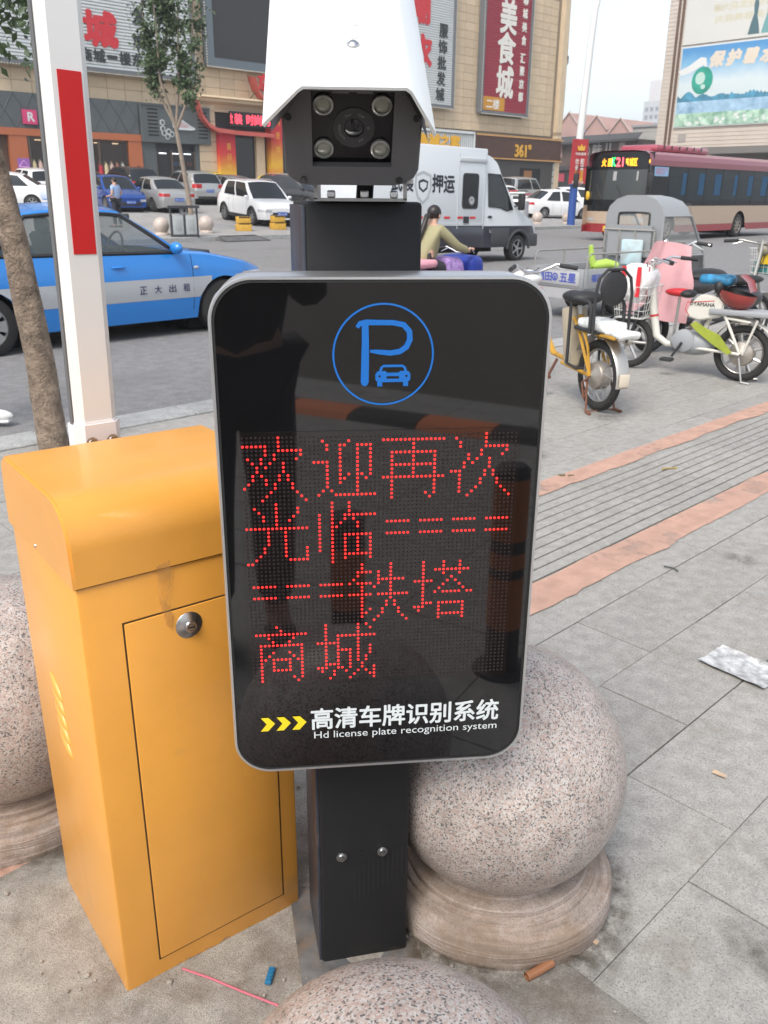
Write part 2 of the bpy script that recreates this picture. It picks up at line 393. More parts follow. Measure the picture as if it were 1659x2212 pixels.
for sx,sz in ((-.044,.262),(.032,.262)):
    b=B(); M=at(sx,-.001,sz); b.lathe([(0,.002),(.010,.002),(.010,0)],16,M); b.lathe([(0,.009),(.0048,.009),(.0062,.0015)],12,M); obj('bolt',b,steel,post)
obj('bolt_hole',B().lathe([(0,.0006),(.0068,.0006),(.0068,0)],16,at(-.005,-.0005,.263)),mat('hole_black',(.003,.003,.003),.9),post)
for y,z in ((.045,1.20),(.075,1.20)):
    obj('rivet',B().sphere((-PW/2-.006,y,z),.007,10,6),blkside,post)
b=B(); [b.box((-.02+.009*k,-.0006,.19+.004*k),(.0012,.0003,.07)) for k in range(12)]
obj('ridge_marks',b,mat('ridge',(.024,.024,.025),.5),post,0)
# the panel hangs on the front of the post, turned a little less than the post
panel=thing('display_panel',None,None,(0,0,0)); panel.parent=post
for k in list(panel.keys()): del panel[k]
panel.matrix_local=Matrix.Rotation(R(-12),4,'Z')@Matrix.Translation(Vector((.03,-1.255,0)))@Matrix.Translation((0,1.145,0))@Matrix.Rotation(R(6.4),4,'Z')
# local: x right, y away from the viewer, z up; glass front at y=0
cx,cz,pw,ph=-.0025,.9205,.4585,.762
out=rrect(pw,ph,.058,12,cx,cz); inn=rrect(pw-.009,ph-.009,.054,12,cx,cz)
b=B(); n=len(out); S=lambda P,y:[(x,y,z) for x,z in P]
rr=[S(inn,.0035),S(inn,-.001),S(rrect(pw-.003,ph-.003,.057,12,cx,cz),-.001),S(out,.0015),S(rrect(pw-.004,ph-.001,.056,12,cx,cz),.085),S(rrect(pw-.03,ph-.03,.046,12,cx,cz),.1)]
b.grid(rr,closed=True); b.add(S(rrect(pw-.03,ph-.03,.046,12,cx,cz),.1),[tuple(range(n))]); recalc(b)
obj('frame',b,alu,panel,40)
b=B(); b.grid([S(inn,.0006),S(rrect(pw-.0165,ph-.0165,.051,12,cx,cz),.0002)],closed=True); recalc(b); obj('gasket',b,mat('gasket_black',(.008,.008,.008),.6),panel)
glassblk=mat('black_glass',(.006,.006,.0065),.025,spec=.95,var=.15,vs=5)
gl=rrect(pw-.0165,ph-.0165,.051,12,cx,cz)
# front glass: black border, clear window over the LED board
LX0,LX1,LZ0,LZ1=-.1985,.1895,.7015,1.0905
b=B(); b.prism([(x,z) for x,z in gl],-.0006,-.004,at(0,0,0)); recalc(b)
obj('front_glass',b,glassblk,panel,0)
smoke=mat('led_board',(.010,.008,.008),.03,spec=.8)
b=B(); b.box(((LX0+LX1)/2,-.00035,(LZ0+LZ1)/2),(LX1-LX0+.010,.0006,LZ1-LZ0+.010)); obj('led_board',b,smoke,panel,0)
# LED dots: 64 x 64, the lit ones spell the message in a 16-dot face
def rng(s):
    o=set()
    for p in s.split(','):
        if '-' in p: a,c=p.split('-'); o|=set(range(int(a),int(c)+1))
        else: o.add(int(p))
    return o
G_={'huan':"0:8;1:8;2:0-5,8;3:5,8-13;4:5,7,13;5:1,4,7,12;6:2,4,6,9;7:3,5,9;8:3,9;9:2,4,8,10;10:2,5,8,10;11:1,5,7,11;12:0,7,11;13:6,12;14:5,13;15:4,14",
'ying':"1:2,8;2:3,6,7,10-13;3:3,6,10,13;4:6,10,13;5:6,10,13;6:0-3,6,10,13;7:3,6,10,13;8:3,6,10,13;9:3,6,8,10,11,13;10:3,6,7,10,12;11:3,6,10;12:3,10;13:2,4,10;14:1,5-14",
'zai':"1:0-14;2:7;3:7;4:2-12;5:2,7,12;6:2,7,12;7:2-12;8:2,7,12;9:2,7,12;10:0-14;11:2,12;12:2,12;13:2,12;14:2,10,12;15:2,11",
'ci':"0:8;1:1,8;2:2,8;3:2,8-13;4:7,13;5:4,7,12;6:4,6,9;7:3,5,9;8:3,9;9:0-2,8,10;10:2,8,10;11:2,7,11;12:2,7,11;13:2,6,12;14:2,5,13;15:4,14",
'guang':"0:7;1:2,7,12;2:3,7,12;3:4,7,11;4:4,7,10;5:7;6:0-14;7:5,9;8:5,9;9:5,9;10:5,9;11:4,9,14;12:4,9,14;13:3,9,14;14:2,10-14;15:0,1",
'lin':"0:4,8;1:4,8;2:4,8;3:1,4,7-14;4:1,4,7,9;5:1,4,6,10;6:1,4,5,10;7:1,4;8:1,4,7-13;9:1,4,7,10,13;10:1,4,7,10,13;11:1,4,7,10,13;12:1,4,7,10,13;13:4,7-13;14:4,7,13;15:4",
'tie':"0:3,10;1:3,10;2:2-5,7,10;3:2,7,10;4:1,7-13;5:0,2-5,7,10;6:3,6,10;7:3,10;8:0-5,7-14;9:3,10;10:3,9,11;11:3,9,11;12:3,5,8,12;13:3,4,8,12;14:3,7,13;15:6,14",
'ta':"0:2,7,11;1:2,7,11;2:2,5-13;3:2,7,11;4:2,9;5:0-4,8,10;6:2,7,11;7:2,6,12;8:2,5,7-11,13,14;9:2;10:2;11:2-4,6-12;12:0-2,6,12;13:1,6,12;14:6-12;15:6,12",
'shang':"0:6;1:7;2:1-13;3:4,10;4:5,9;5:2-12;6:2,12;7:2,5,9,12;8:2,4,10,12;9:2,3,5-9,11,12;10:2,5,9,12;11:2,5,9,12;12:2,5-9,12;13:2,12;14:2,10,12;15:2,11",
'cheng':"0:2,10,12;1:2,10,13;2:2,10;3:2,5-14;4:2,5,10;5:0-5,10;6:2,5,10,13;7:2,5-8,10,13;8:2,5,8,10,13;9:2,5,8,10,12;10:2,5,8,10,12;11:2-5,8,11;12:0-2,5,6,8,11,14;13:1,4,7,10,12,14;14:4,9,13,14;15:3,8,14",
'eq':"5:1-6;8:1-6"}
lines=[['huan','ying','zai','ci'],['guang','lin','eq','eq','eq','eq'],['eq','eq','eq','tie','ta'],['shang','cheng']]
pitch=(LX1-LX0)/64
ledon=mat('led_lit',(.5,.01,.015),.25,emit=(1,.028,.022),es=1.0)
leddark=mat('led_dark',(.022,.014,.014),.3)
def led(b,c,r,x,z):
    vs=[(x+r*math.cos(a),-.0008,z+r*math.sin(a)) for a in [2*math.pi*k/8 for k in range(8)]]+[(x+.6*r*math.cos(a),-.0018,z+.6*r*math.sin(a)) for a in [2*math.pi*k/8 for k in range(8)]]
    b.add(vs,[(k,(k+1)%8,8+(k+1)%8,8+k) for k in range(8)]+[tuple(range(8,16))])
lit=set()
def dotpos(c,r): return LX0+(c+.5)*pitch, LZ1-(r+.5)*pitch
core=mat('led_core',(1,.6,.2),.25,emit=(1,.5,.22),es=2.6)
for li,L_ in enumerate(lines):
    c0=0
    for ch in L_:
        b=B(); hb=B()
        for part in G_[ch].split(';'):
            r,cs=part.split(':')
            for c in rng(cs):
                x,z=dotpos(c0+c,li*16+int(r)); lit.add((c0+c,li*16+int(r))); led(b,None,pitch*.31,x,z)
                hb.add([(x+.12*pitch*math.cos(a),-.0022,z+.1*pitch+.1*pitch*math.sin(a)) for a in [2*math.pi*k/6 for k in range(6)]],[tuple(range(6))])
        o=obj('led_character' if ch!='eq' else 'led_symbol',recalc(b),ledon,panel,0); o['kind']='stuff'
        c0+=8 if ch=='eq' else 16
b=B()
for c in range(64):
    for r in range(64):
        if (c,r) not in lit: x,z=dotpos(c,r); led(b,None,pitch*.27,x,z)
o=obj('unlit_led',recalc(b),leddark,panel,0); o['kind']='stuff'
# printed marks on the glass
blue=mat('print_blue',(.008,.13,.45),.35); white=mat('print_white',(.62,.66,.66),.4); yel=mat('print_yellow',(.8,.6,.02),.4)
k_=.0684/217; ox,oz=-.0026,1.1990; YP=-.00085
px=lambda x,y:(ox+(x-840)*k_, oz-(y-438)*k_)
PM=Matrix(((1,0,0,0),(0,0,-1,YP),(0,1,0,0),(0,0,0,1)))
b=B(); b.grid([[(ox+r*math.cos(R(6*i)),oz+r*math.sin(R(6*i)),0) for i in range(60)] for r in (209*k_,.0684)],PM,closed=True)
obj('logo_ring',b,blue,panel,0)
b=B(); st=[(762,300),(763,380),(762,460),(760,556)]; b.ribbon([px(*p) for p in st],[28*k_,30*k_,33*k_,34*k_],0,PM)
b.prism([(px(760,556)[0]+15*k_*math.cos(a),px(760,556)[1]+15*k_*math.sin(a)) for a in [2*math.pi*i/16 for i in range(16)]],0,.00005,PM)
bw=[(728,322),(740,306),(765,301),(820,302),(880,303),(925,312),(950,340),(952,375),(938,405),(910,424),(870,430),(820,425),(783,421)]
b.ribbon([px(*p) for p in bw],[16*k_,22*k_,24*k_,22*k_,22*k_,24*k_,25*k_,25*k_,25*k_,24*k_,23*k_,20*k_,12*k_],.00004,PM)
obj('logo_letter',b,blue,panel,0)
b=B()
b.ribbon([px(*p) for p in ((826,512),(832,492),(840,485),(922,485),(932,492),(938,512))],11*k_,.00003,PM)
b.prism([px(*p) for p in ((806,520),(814,508),(848,506),(856,514),(906,514),(914,506),(948,508),(957,520),(957,545),(946,555),(818,555),(806,545))],0,.00004,PM)
for x0,x1 in ((814,836),(926,948)): b.prism([px(*p) for p in ((x0,553),(x1,553),(x1,573),(x0,573))],0,.00002,PM)
obj('logo_car',b,blue,panel,0)
b=B()
b.prism([px(*p) for p in ((855,529),(908,529),(908,540),(855,540))],.00006,.0001,PM)
for x,y in ((824,529),(940,529)): b.prism([(px(x,y)[0]+5*k_*math.cos(a),px(x,y)[1]+5*k_*math.sin(a)) for a in [2*math.pi*i/10 for i in range(10)]],.00006,.0001,PM)
obj('logo_cutout',b,glassblk,panel,0)
for k in range(3):
    x0=-.189+.0243*k; b=B(); b.prism([(x0,.6405),(x0+.0115,.6405),(x0+.0215,.6295),(x0+.0105,.6165),(x0-.001,.6165),(x0+.0085,.629)],0,.0001,PM); obj('chevron',b,yel,panel,0)
tx=PM@Matrix.Translation((.0372,.6335,0)); obj('lettering',B().text('高清车牌识别系统',tx,(.2965,.0375),bold=.022),white,panel,0)
obj('lettering',B().text('Hd license plate recognition system',PM@Matrix.Translation((.0385,.6022,0)),(.292,.0165),bold=.004),white,panel,0)
# ================================================================== surveillance camera on the post
shield=mat('white_enamel',(.82,.84,.82),.35,coat=.2); dark=mat('dark_crackle',(.13,.125,.128),.62,bump=.6,bs=1400)
cm=thing('surveillance_camera','white hooded camera with four round lamps on top of the post','camera',(-.043,1.16,1.472),rot=(0,0,0))
A=Matrix.Rotation(R(-86),4,'Z')@Matrix.Rotation(R(33),4,'Y'); cm.rotation_euler=A.to_euler()
# local: x = lens direction, y = left seen from the lens, z up
FWd,FHt=.173,.142
face=[(-.5,.02),(-.36,.26),(-.30,.5),(.30,.5),(.36,.26+.0),(.5,.02)]
face=[(-.30,.5),(-.5,.14),(-.5,-.36),(-.47,-.44),(-.40,-.5),(-.32,-.52),(.32,-.52),(.40,-.5),(.47,-.44),(.5,-.36),(.5,.14),(.30,.5)]
face=[(y*FWd,z*FHt) for y,z in face]
YZ=Matrix(((0,0,1,0),(1,0,0,0),(0,1,0,0),(0,0,0,1)))
win=(-.046*1.1,.046*1.1,-.046,.052)
b=B(); b.prism(face,-.33,-.012,YZ); recalc(b); obj('housing',b,dark,cm,20)
# bezel as a ring round the window
b=B()
def ring(poly,x): return [(x,y,z) for y,z in poly]
def wpt(i):
    y,z=face[i]; return (max(win[0],min(win[1],y*.62)),max(win[2],min(win[3],z*.74)))
corner=[(win[0],win[3]),(win[0],win[3]*.3),(win[0],-.02),(win[0],win[2]*.8),(win[0],win[2]),(win[0]*.8,win[2]),(win[1]*.8,win[2]),(win[1],win[2]),(win[1],win[2]*.8),(win[1],-.02),(win[1],win[3]*.3),(win[1],win[3])]
sc=lambda P,f:[(y*f,z*f) for y,z in P]
b.grid([ring(face,-.012),ring(face,-.003),ring(sc(face,.975),0),ring(corner,0),ring(corner,-.012)],closed=True); recalc(b); obj('bezel',b,dark,cm,20)
obj('window_pane',B().box((-.012,0,.003),(.002,win[1]*2,win[3]-win[2])),mat('camera_pane',(.006,.006,.007),.1,spec=.25),cm,0)
for y in (-.036,.036):
    for z in (-.026,.031):
        L1=obj('ir_lamp',B().lathe([(.0125,0),(.0125,.004),(.010,.005),(.0095,.002)],20,Matrix.Translation((-.0105,y,z))@YZ),mat('lamp_rim',(.30,.30,.28),.3,.3),cm)
        obj('lamp_lens',B().lathe([(0,.0035),(.004,.0032),(.008,.002),(.0098,.001)],18,Matrix.Translation((-.0102,y,z))@YZ),mat('lamp_lens',(.27,.27,.22),.15),L1)
b=B(); b.lathe([(.026,0),(.026,.001),(.013,.0012),(.0125,0)],28,Matrix.Translation((-.0108,.002,.001))@YZ); lens=obj('lens',b,mat('lens_ring',(.018,.018,.019),.35),cm)
b=B(); b.lathe([(0,.002),(.008,.0015),(.011,.0003)],24,Matrix.Translation((-.0108,.002,.001))@YZ); obj('lens_glass',b,mat('lens_glass',(.01,.01,.014),.05),lens)
b=B()
for t_,a in (('CCTV',215),('3MP',300),('IR',0),('1/2.8"',60),('3mm',115),('LENS',180)):
    M=Matrix.Translation((-.0094,.002,.001))@YZ@Matrix.Rotation(R(a-90),4,'Z')@Matrix.Translation((0,.018,0)); b.text(t_,M,size=.0042)
obj('lens_lettering',b,mat('lens_print',(.22,.22,.22),.5),lens,0)
b=B()
for s in (-1,1):
    for k in range(9): b.box((-.0095,s*(.006+.0022*k),.049),(.003,.0011,.007))
b.box((-.0095,0,.0495),(.003,.01,.004)); obj('heater_coil',b,mat('coil',(.2,.19,.17),.35,.8),cm,0)
for y,z in ((-.079,.02),(.079,.02),(-.062,-.064),(.062,-.064)): obj('face_screw',B().lathe([(0,.0015),(.0045,.0015),(.0045,0)],14,Matrix.Translation((0,y,z))@YZ),mat('dark_screw',(.015,.015,.016),.4,.5),cm)
# hood: bent sheet
hp=[(-.109,.026),(-.104,.033),(-.066,.078),(-.060,.083),(.060,.083),(.066,.078),(.098,.022),(.1015,.013)]
def hood(f,x): return [(x,y*f,z) for y,z in hp]
b=B()
b.grid([hood(1.0,.05),hood(1.0,-.40)])
nb_=[(y*.972,z-.0035) for y,z in hp]
b.grid([[(x,y,z) for y,z in nb_] for x in (-.40,.05)])
b.grid([[(.05,y,z) for y,z in nb_],hood(1.0,.05)])
b.grid([hood(1,-.40),[(-.40,y,z) for y,z in nb_]])
# forward cut: side flaps lean back
for vtx in b.bm.verts:
    if vtx.co.x>.0: vtx.co.x-=max(0,(.08-vtx.co.z))*.35
recalc(b); obj('sun_shield',b,shield,cm,50)
b=B(); lp=[(-.100,.004),(-.093,.014),(-.060,.068),(-.054,.075),(.054,.075),(.060,.068),(.090,.004),(.095,-.008)]
b.grid([[(x-.3*max(0,.07-z),y,z) for y,z in lp] for x in (.026,-.3)]); obj('inner_shield',b,dark,cm,50)
for x in (-.07,-.102): obj('slot_plug',B().lathe([(0,.0012),(.0045,.001),(.0055,0)],14,Matrix.Translation((x,.001,.0832))@Matrix.Scale(1.5,4,(0,1,0))),mat('plug',(.5,.51,.5),.5),cm)
b=B(); b.lathe([(0,.006),(.004,.0055),(.0072,.003),(.0078,0)],16,Matrix.Translation((-.046,.001,.0838))); obj('shield_screw',b,steel,cm)
obj('screw_washer',B().lathe([(.0078,.0016),(.0105,.0012),(.0112,0)],18,Matrix.Translation((-.046,.001,.0832))),mat('nylon',(.7,.7,.68),.4),cm)
# bracket (in world-up terms below the housing)
iA=A.inverted(); 
def cl(x,y,z): return iA@Vector((x,y,z))       # offsets in world axes from the camera origin
def wb(b_,c,d,bev=0):
    t=B(); t.box(c,d,bev=bev)
    b_.merge(t.bm.copy(),iA.to_4x4()); t.bm.free(); return b_
b=B(); wb(b,(.008,.1,-.0785),(.125,.07,.004)); 
for sx in (-1,1): wb(b,(.008+sx*.0605,.1,-.060),(.004,.07,.037))
obj('bracket',b,mat('bracket_steel',(.28,.28,.27),.3,.9),cm,20)
b=B()
for sx in (-.04,.005,.045): wb(b,(.008+sx,.075,-.0715),(.011,.011,.010),.002)
for sx in (-1,1): wb(b,(.008+sx*.066,.09,-.052),(.010,.012,.012),.002)
obj('bracket_bolt',b,steel,cm,20)
obj('cable_gland',B().tube([cl(.015,.11,-.03),cl(.014,.11,-.05),cl(.012,.115,-.078)],.012,12),mat('rubber',(.02,.02,.02),.6),cm)
# ================================================================== barrier gate
yel_p=mat('orange_yellow_enamel',(.74,.335,.055),.36,coat=.2,var=.06,vs=5,bump=.08,bs=300,dirt=(.52,.29,.10),ds=4.5,dw=.6)
gap=mat('panel_gap',(.06,.03,.008),.9)
gate=thing('barrier_gate','orange yellow barrier gate cabinet with raised white boom','barrier gate',W(.476,1.166),R(37))
gw,gd,gs,gt=.372,.35,.834,.968
obj('cabinet',B().box((gw/2,gd/2,gs/2),(gw,gd,gs-.001),bev=.006,seg=2),yel_p,gate)
prof=[(-.004,gs+.002)]+[(-.004+.075*(1-math.cos(a)),gt-.075+.075*math.sin(a)) for a in [R(90*i/10) for i in range(11)]]
prof+=[(gd+.004-.035*(1-math.cos(a)),gt-.035+.035*math.sin(a)) for a in [R(90-90*i/6) for i in range(7)]]+[(gd+.004,gs+.002)]
YZx=Matrix(((0,0,1,0),(1,0,0,0),(0,1,0,0),(0,0,0,1)))
b=B(); b.prism(prof,-.004,gw+.004,YZx); recalc(b)
es=[e for e in b.bm.edges if abs(e.verts[0].co.x-e.verts[1].co.x)<1e-5 and min(e.verts[0].co.z,e.verts[1].co.z)>gs+.01]
bmesh.ops.bevel(b.bm,geom=es,offset=.006,segments=2,affect='EDGES',clamp_overlap=True)
obj('lid',b,yel_p,gate,35)
obj('seam',B().box((gw/2,gd/2,gs+.0005),(gw-.004,gd-.004,.004)),gap,gate,0)
dx0,dx1,dz0,dz1=.068,.332,.052,.755
b=B(); b.box(((dx0+dx1)/2,-.0002,(dz0+dz1)/2),(dx1-dx0+.006,.0012,dz1-dz0+.006)); obj('door_gap',b,gap,gate,0)
door=obj('door',B().box(((dx0+dx1)/2,-.0005,(dz0+dz1)/2),(dx1-dx0,.005,dz1-dz0),bev=.0018),yel_p,gate)
b=B(); M=at(.176,-.003,.722); b.lathe([(.0,.0105),(.009,.0105),(.0095,.006),(.0125,.0055),(.0235,.0008),(.0245,-.001)],28,M); lk=obj('lock',b,steel,door)
b=B(); b.lathe([(.0055,.0112),(.0065,.0112)],18,M); b.box((.176,-.0142,.722),(.009,.001,.003)); obj('keyhole',b,mat('key_dark',(.02,.02,.02),.4),door,0)
obj('side_screw',B().lathe([(0,.003),(.003,.0025),(.0042,0)],12,Matrix.Translation((-.003,.185,gs+.012))@Matrix(((0,0,-1,0),(-1,0,0,0),(0,1,0,0),(0,0,0,1)))),steel,gate)
for k in range(5):
    b=B(); b.sphere((0,0,0),(.0065,.036,.0105),14,8); obj('louvre',b,yel_p,gate,60,loc=(.0005,.20-.004*k,.565-.028*k),rot=(R(32),0,0))
# boom, standing upright behind the cabinet
boom_w=mat('boom_white',(.74,.735,.71),.38,var=.03,vs=3); red=mat('reflective_red',(.55,.012,.012),.45,bump=.08,bs=500)
boom=thing('boom_arm',None,None); boom.parent=gate; boom.location=(.190,gd+.075,.86); boom.rotation_euler=(0,R(1.25),R(7))
bx,by,bv=.042,.022,.014
oc=[(-bx+bv,-by),(bx-bv,-by),(bx,-by+bv*.9),(bx,by-bv*.9),(bx-bv,by),(-bx+bv,by),(-bx,by-bv*.9),(-bx,-by+bv*.9)]
obj('boom',recalc(B().prism(oc,0,2.6)),boom_w,boom,15)
obj('edge_strip',B().box((-bx-.0016,.0,1.3),(.003,.012,2.6)),mat('rubber_edge',(.12,.12,.12),.6),boom,0)
z0,z1=.435,.735
obj('red_stripe',B().box((.003,-by-.0007,(z0+z1)/2),(.043,.0012,z1-z0)),red,boom,0)
obj('red_stripe',B().box((.003,-by-.0007,1.62),(.043,.0012,.44)),red,boom,0)
b=B(); sl=[(x*1.13,y*1.28) for x,y in oc]; b.prism(sl,-.12,.125); recalc(b); bmesh.ops.bevel(b.bm,geom=[e for e in b.bm.edges if min(e.verts[0].co.z,e.verts[1].co.z)>.1],offset=.004,segments=2,affect='EDGES'); obj('boom_holder',b,mat('holder_white',(.78,.74,.73),.35),boom,25)
for x in (-.02,.022): obj('holder_bolt',B().lathe([(0,.006),(.008,.006),(.0085,.002),(.012,.0015),(.012,0)],16,at(x,-by*1.28,.085)),steel,boom)
# ================================================================== stone balls
pink=granite('pink_granite',(.4,.3,.26),[(.28,(.41,.31,.265)),(.22,(.44,.375,.335)),(.24,(.48,.45,.42)),(.13,(.30,.27,.25)),(.13,(.125,.12,.115))],360,.34,.08,stain=((.30,.25,.21),6,.6))
rough=granite('rough_granite',(.33,.28,.25),[(.3,(.33,.265,.225)),(.3,(.365,.30,.26)),(.3,(.39,.335,.295)),(.1,(.27,.22,.19))],380,.85,.5,stain=((.22,.155,.105),7,.45),turned=.28)
def lathe_ball(name,label,loc,Rb=.25,near=True,bs_=1.0,group='granite ball bollards',m1=None,m2=None):
    t=thing(name,label,'bollard',loc,random.random()*6,group); cz_=.055+Rb; n=64 if near else 24
    a0=R(140)
    obj('ball',recalc(B().lathe([(max(1e-4,Rb*math.sin(a0*i/40)),cz_+Rb*math.cos(a0*i/40)) for i in range(41)],n)),m1 or pink,t,60)
    rn=Rb*math.sin(a0); zn=cz_+Rb*math.cos(a0); k=Rb/.25*bs_
    pr=[(.0001,zn),(rn*.985,zn+.001),(rn*1.0,zn-.006*k),(rn*1.03,zn-.009*k),(.178*k,zn-.010*k),(.1805*k,zn-.013*k),(.181*k,zn-.024*k),(.193*k,zn-.026*k),(.1945*k,zn-.033*k),(.206*k,zn-.036*k),(.208*k,zn-.039*k),(.217*k,zn-.041*k),(.226*k,zn-.046*k),(.231*k,zn-.056*k),(.232*k,zn-.08*k),(.230*k,0),(.22*k,-.05)]
    b=B().lathe(pr,n); recalc(b)
    if near:
        for v_ in b.bm.verts:
            h=mnoise.noise(v_.co*9)*.003+mnoise.noise(v_.co*33)*.0012-(.010*max(0,mnoise.noise(v_.co*14)-.22) if v_.co.z<.075 else 0); r_=math.hypot(v_.co.x,v_.co.y)
            if r_>.02: v_.co.x*=1+h/r_; v_.co.y*=1+h/r_
    obj('pedestal',b,m2 or rough,t,28)
    return t
lathe_ball('stone_ball','pink granite ball on a round base, right behind the kiosk post',(.246,1.468,0),bs_=1.07)
lathe_ball('stone_ball','pink granite ball in front of the kiosk post, nearest the lens',(.021,.685,0),.235)
lathe_ball('stone_ball','pink granite ball left of the orange yellow gate cabinet',(-.885,1.72,0),.262)
# ================================================================== street trees
bark=mat('bark',(.27,.205,.15),.9,var=.5,vs=14,bump=1,bs=55,bd=.03,dirt=(.05,.036,.024),ds=5,dw=.5)
bark2=mat('pale_bark',(.25,.2,.155),.9,var=.2,vs=6,bump=.4,bs=30)
leafm=mat('leaf',(.055,.085,.035),.55,var=.35,vs=3.5,var2=(.07,.11,.045))
def trunkmesh(pts,rs,n=14,rough_=.05,sub=6):
    b=B(); P=[];Q=[]
    for i in range(len(pts)-1):
        for k in range(sub):
            t=k/sub; P.append(Vector(pts[i]).lerp(Vector(pts[i+1]),t)); Q.append(rs[i]+(rs[i+1]-rs[i])*t)
    P.append(Vector(pts[-1])); Q.append(rs[-1])
    b.tube(P,Q,n)
    for v_ in b.bm.verts:
        h=mnoise.noise(v_.co*6)*.6+mnoise.noise(v_.co*19)*.4
        i=min(range(len(P)),key=lambda k:(P[k]-v_.co).length); v_.co+=(v_.co-P[i])*h*rough_*2
    return b
def leaves(b,segs,n,size,spread,rnd):
    for k in range(n):
        p0,p1,w0,w1=rnd.choice(segs); t=rnd.random(); c=Vector(p0).lerp(Vector(p1),t); wd=w0+(w1-w0)*t
        c+=Vector((rnd.gauss(0,1),rnd.gauss(0,1),rnd.gauss(0,.7)))*wd*spread
        d=Vector((rnd.gauss(0,1),rnd.gauss(0,1),rnd.gauss(-.5,.8))).normalized(); s=Vector((rnd.gauss(0,1),rnd.gauss(0,1),rnd.gauss(0,1))); s=(s-d*s.dot(d)).normalized()
        L_=size*rnd.uniform(.7,1.3); nrm=d.cross(s)
        b.add([c,c+d*L_*.45+s*L_*.27+nrm*L_*.05,c+d*L_,c+d*L_*.45-s*L_*.27+nrm*L_*.05],[(0,1,2,3)])
    return b
rnd=random.Random(5)
tr=thing('street_tree','young tree with a bare brown trunk leaning left behind the gate','tree',(-1.93,4.80,-.05))
tp=[(0,0,0),(-.02,0,.6),(-.07,0,1.2),(-.15,-.01,1.75),(-.22,0,2.2),(-.3,.02,2.8),(-.42,.1,3.8),(-.5,.1,4.8)]
obj('trunk',trunkmesh(tp,[.088,.078,.072,.064,.056,.047,.035,.02],18,.05,10),bark,tr,60)
br=B(); segs=[]
for k,(h,ax,ay,ln) in enumerate(((1.95,.22,-.1,.55),(2.15,.3,.3,.7),(2.4,-.4,.2,.9),(2.6,.25,-.3,1.0),(3.0,-.3,-.3,1.2),(3.4,.3,.2,1.1),(3.9,-.1,.3,1.0))):
    i=[q[2] for q in tp]; j=max(q for q in range(len(i)) if i[q]<=h); t=(h-i[j])/(i[j+1]-i[j]); s=Vector(tp[j]).lerp(Vector(tp[j+1]),t)
    e=s+Vector((ax,ay,.6)).normalized()*ln; m_=s.lerp(e,.5)+Vector((ax*.2,ay*.2,0)); br.tube([s,m_,e],[.02,.014,.006],6); segs.append((s.lerp(e,.35),e,.10,.2))
obj('limbs',br,bark,tr,60)
segs2=[((.16,-.02,2.0),(.20,-.03,2.75),.05,.07),((.1,.05,2.3),(.22,0,3.0),.08,.1)]
obj('crown',leaves(leaves(B(),segs,1500,.06,1.0,rnd),segs2,330,.05,.9,rnd),leafm,tr,0)
# slim tree on the far forecourt
tr2=thing('street_tree','slim pale trunked tree standing behind the grey litter bin','tree',W(17.35,27.9,plaza(27.9)-.03))
R46=Matrix.Rotation(0,3,'Z')
P0=[(0,0,0),(-.1,0,1.2),(-.25,0,2.5),(-.38,0,3.5)]
b=trunkmesh(P0,[.095,.085,.078,.07],12,.05); segs=[]
lim=[((-.38,0,3.5),(-.95,.1,4.6),(-1.25,.2,6.4),(-1.3,.2,8.6)),((-.36,0,3.45),(-.75,-.2,4.9),(-.72,-.3,6.5),(-.9,-.2,8.8)),((-.36,0,3.5),(-.2,.1,4.8),(-.12,.2,6.4),(.02,.1,8.4)),((-.34,0,3.4),(.12,-.1,4.3),(.42,-.2,6),(.55,-.1,8.2)),((-.7,0,5.2),(-.55,.4,6.4),(-.5,.6,7.6),(-.4,.5,9))]
lb=B()
for l in lim:
    lb.tube(list(l),[.055,.045,.03,.012],7)
    segs+=[(Vector(l[1]).lerp(Vector(l[2]),.15),l[2],.18,.30),(l[2],l[3],.34,.42),(l[2],l[3],.4,.5)]
    for q in range(7):
        s=Vector(l[1]).lerp(Vector(l[3]),rnd.random()); e=s+Vector((rnd.gauss(0,.4),rnd.gauss(0,.4),rnd.uniform(.1,.7))); lb.tube([s,e],[.014,.005],5); segs.append((s,e,.12,.16))
obj('trunk',b,bark2,tr2,60); obj('limbs',lb,bark2,tr2,60)
low=[((-.95,.1,4.4),(-1.1,.1,5.4),.16,.2),((.25,-.1,4.1),(.42,-.1,5.4),.15,.2)]
obj('crown',leaves(leaves(B(),segs,5200,.17,.75,rnd),low,420,.15,.8,rnd),leafm,tr2,0)
# ================================================================== small things lying on the ground
def litter(name,label,cat,b,m,p,rz=0,smooth=30):
    o=obj(name,b,m,None,smooth,loc=p,rot=(0,0,rz)); return tag(o,label,cat)
b=B(); n=12
rr_=[[(-.075+.15*i/n+.004*mnoise.noise((j,i,1)),-.105+.22*j/n+.008*mnoise.noise((i,j,7)),.004+.010*abs(mnoise.noise((i*.35,j*.3,4)))+(.006 if (i in(0,n)) else 0)) for i in range(n+1)] for j in range(n+1)]
b.grid(rr_)
paper=mat('crumpled_print',(.46,.46,.455),.4,var=.55,vs=26,bump=.6,bs=22,dirt=(.16,.16,.155),ds=17,dw=.52)
litter('plastic_sheet','crumpled grey printed plastic sheet lying on the paving at the right edge','litter',b,paper,(1.14,2.36,.002),R(40),60)
b=B(); b.tube([(0,0,0),(.03,.004,.0),(.062,.01,.001)],[.0085,.0083,.0087],10,caps=False); b.tube([(0,0,0),(.052,.01,.001)],.007,10,caps=False)
litter('broken_pipe','short broken brown pipe lying by the granite base','litter',b,mat('brown_pipe',(.3,.13,.06),.6),(.276,1.203,.019),R(22))
b=B(); b.box((0,0,0),(.012,.036,.006),bev=.001)
for k in range(4): b.box((0,-.0125+.0085*k,.0045),(.0085,.004,.003))
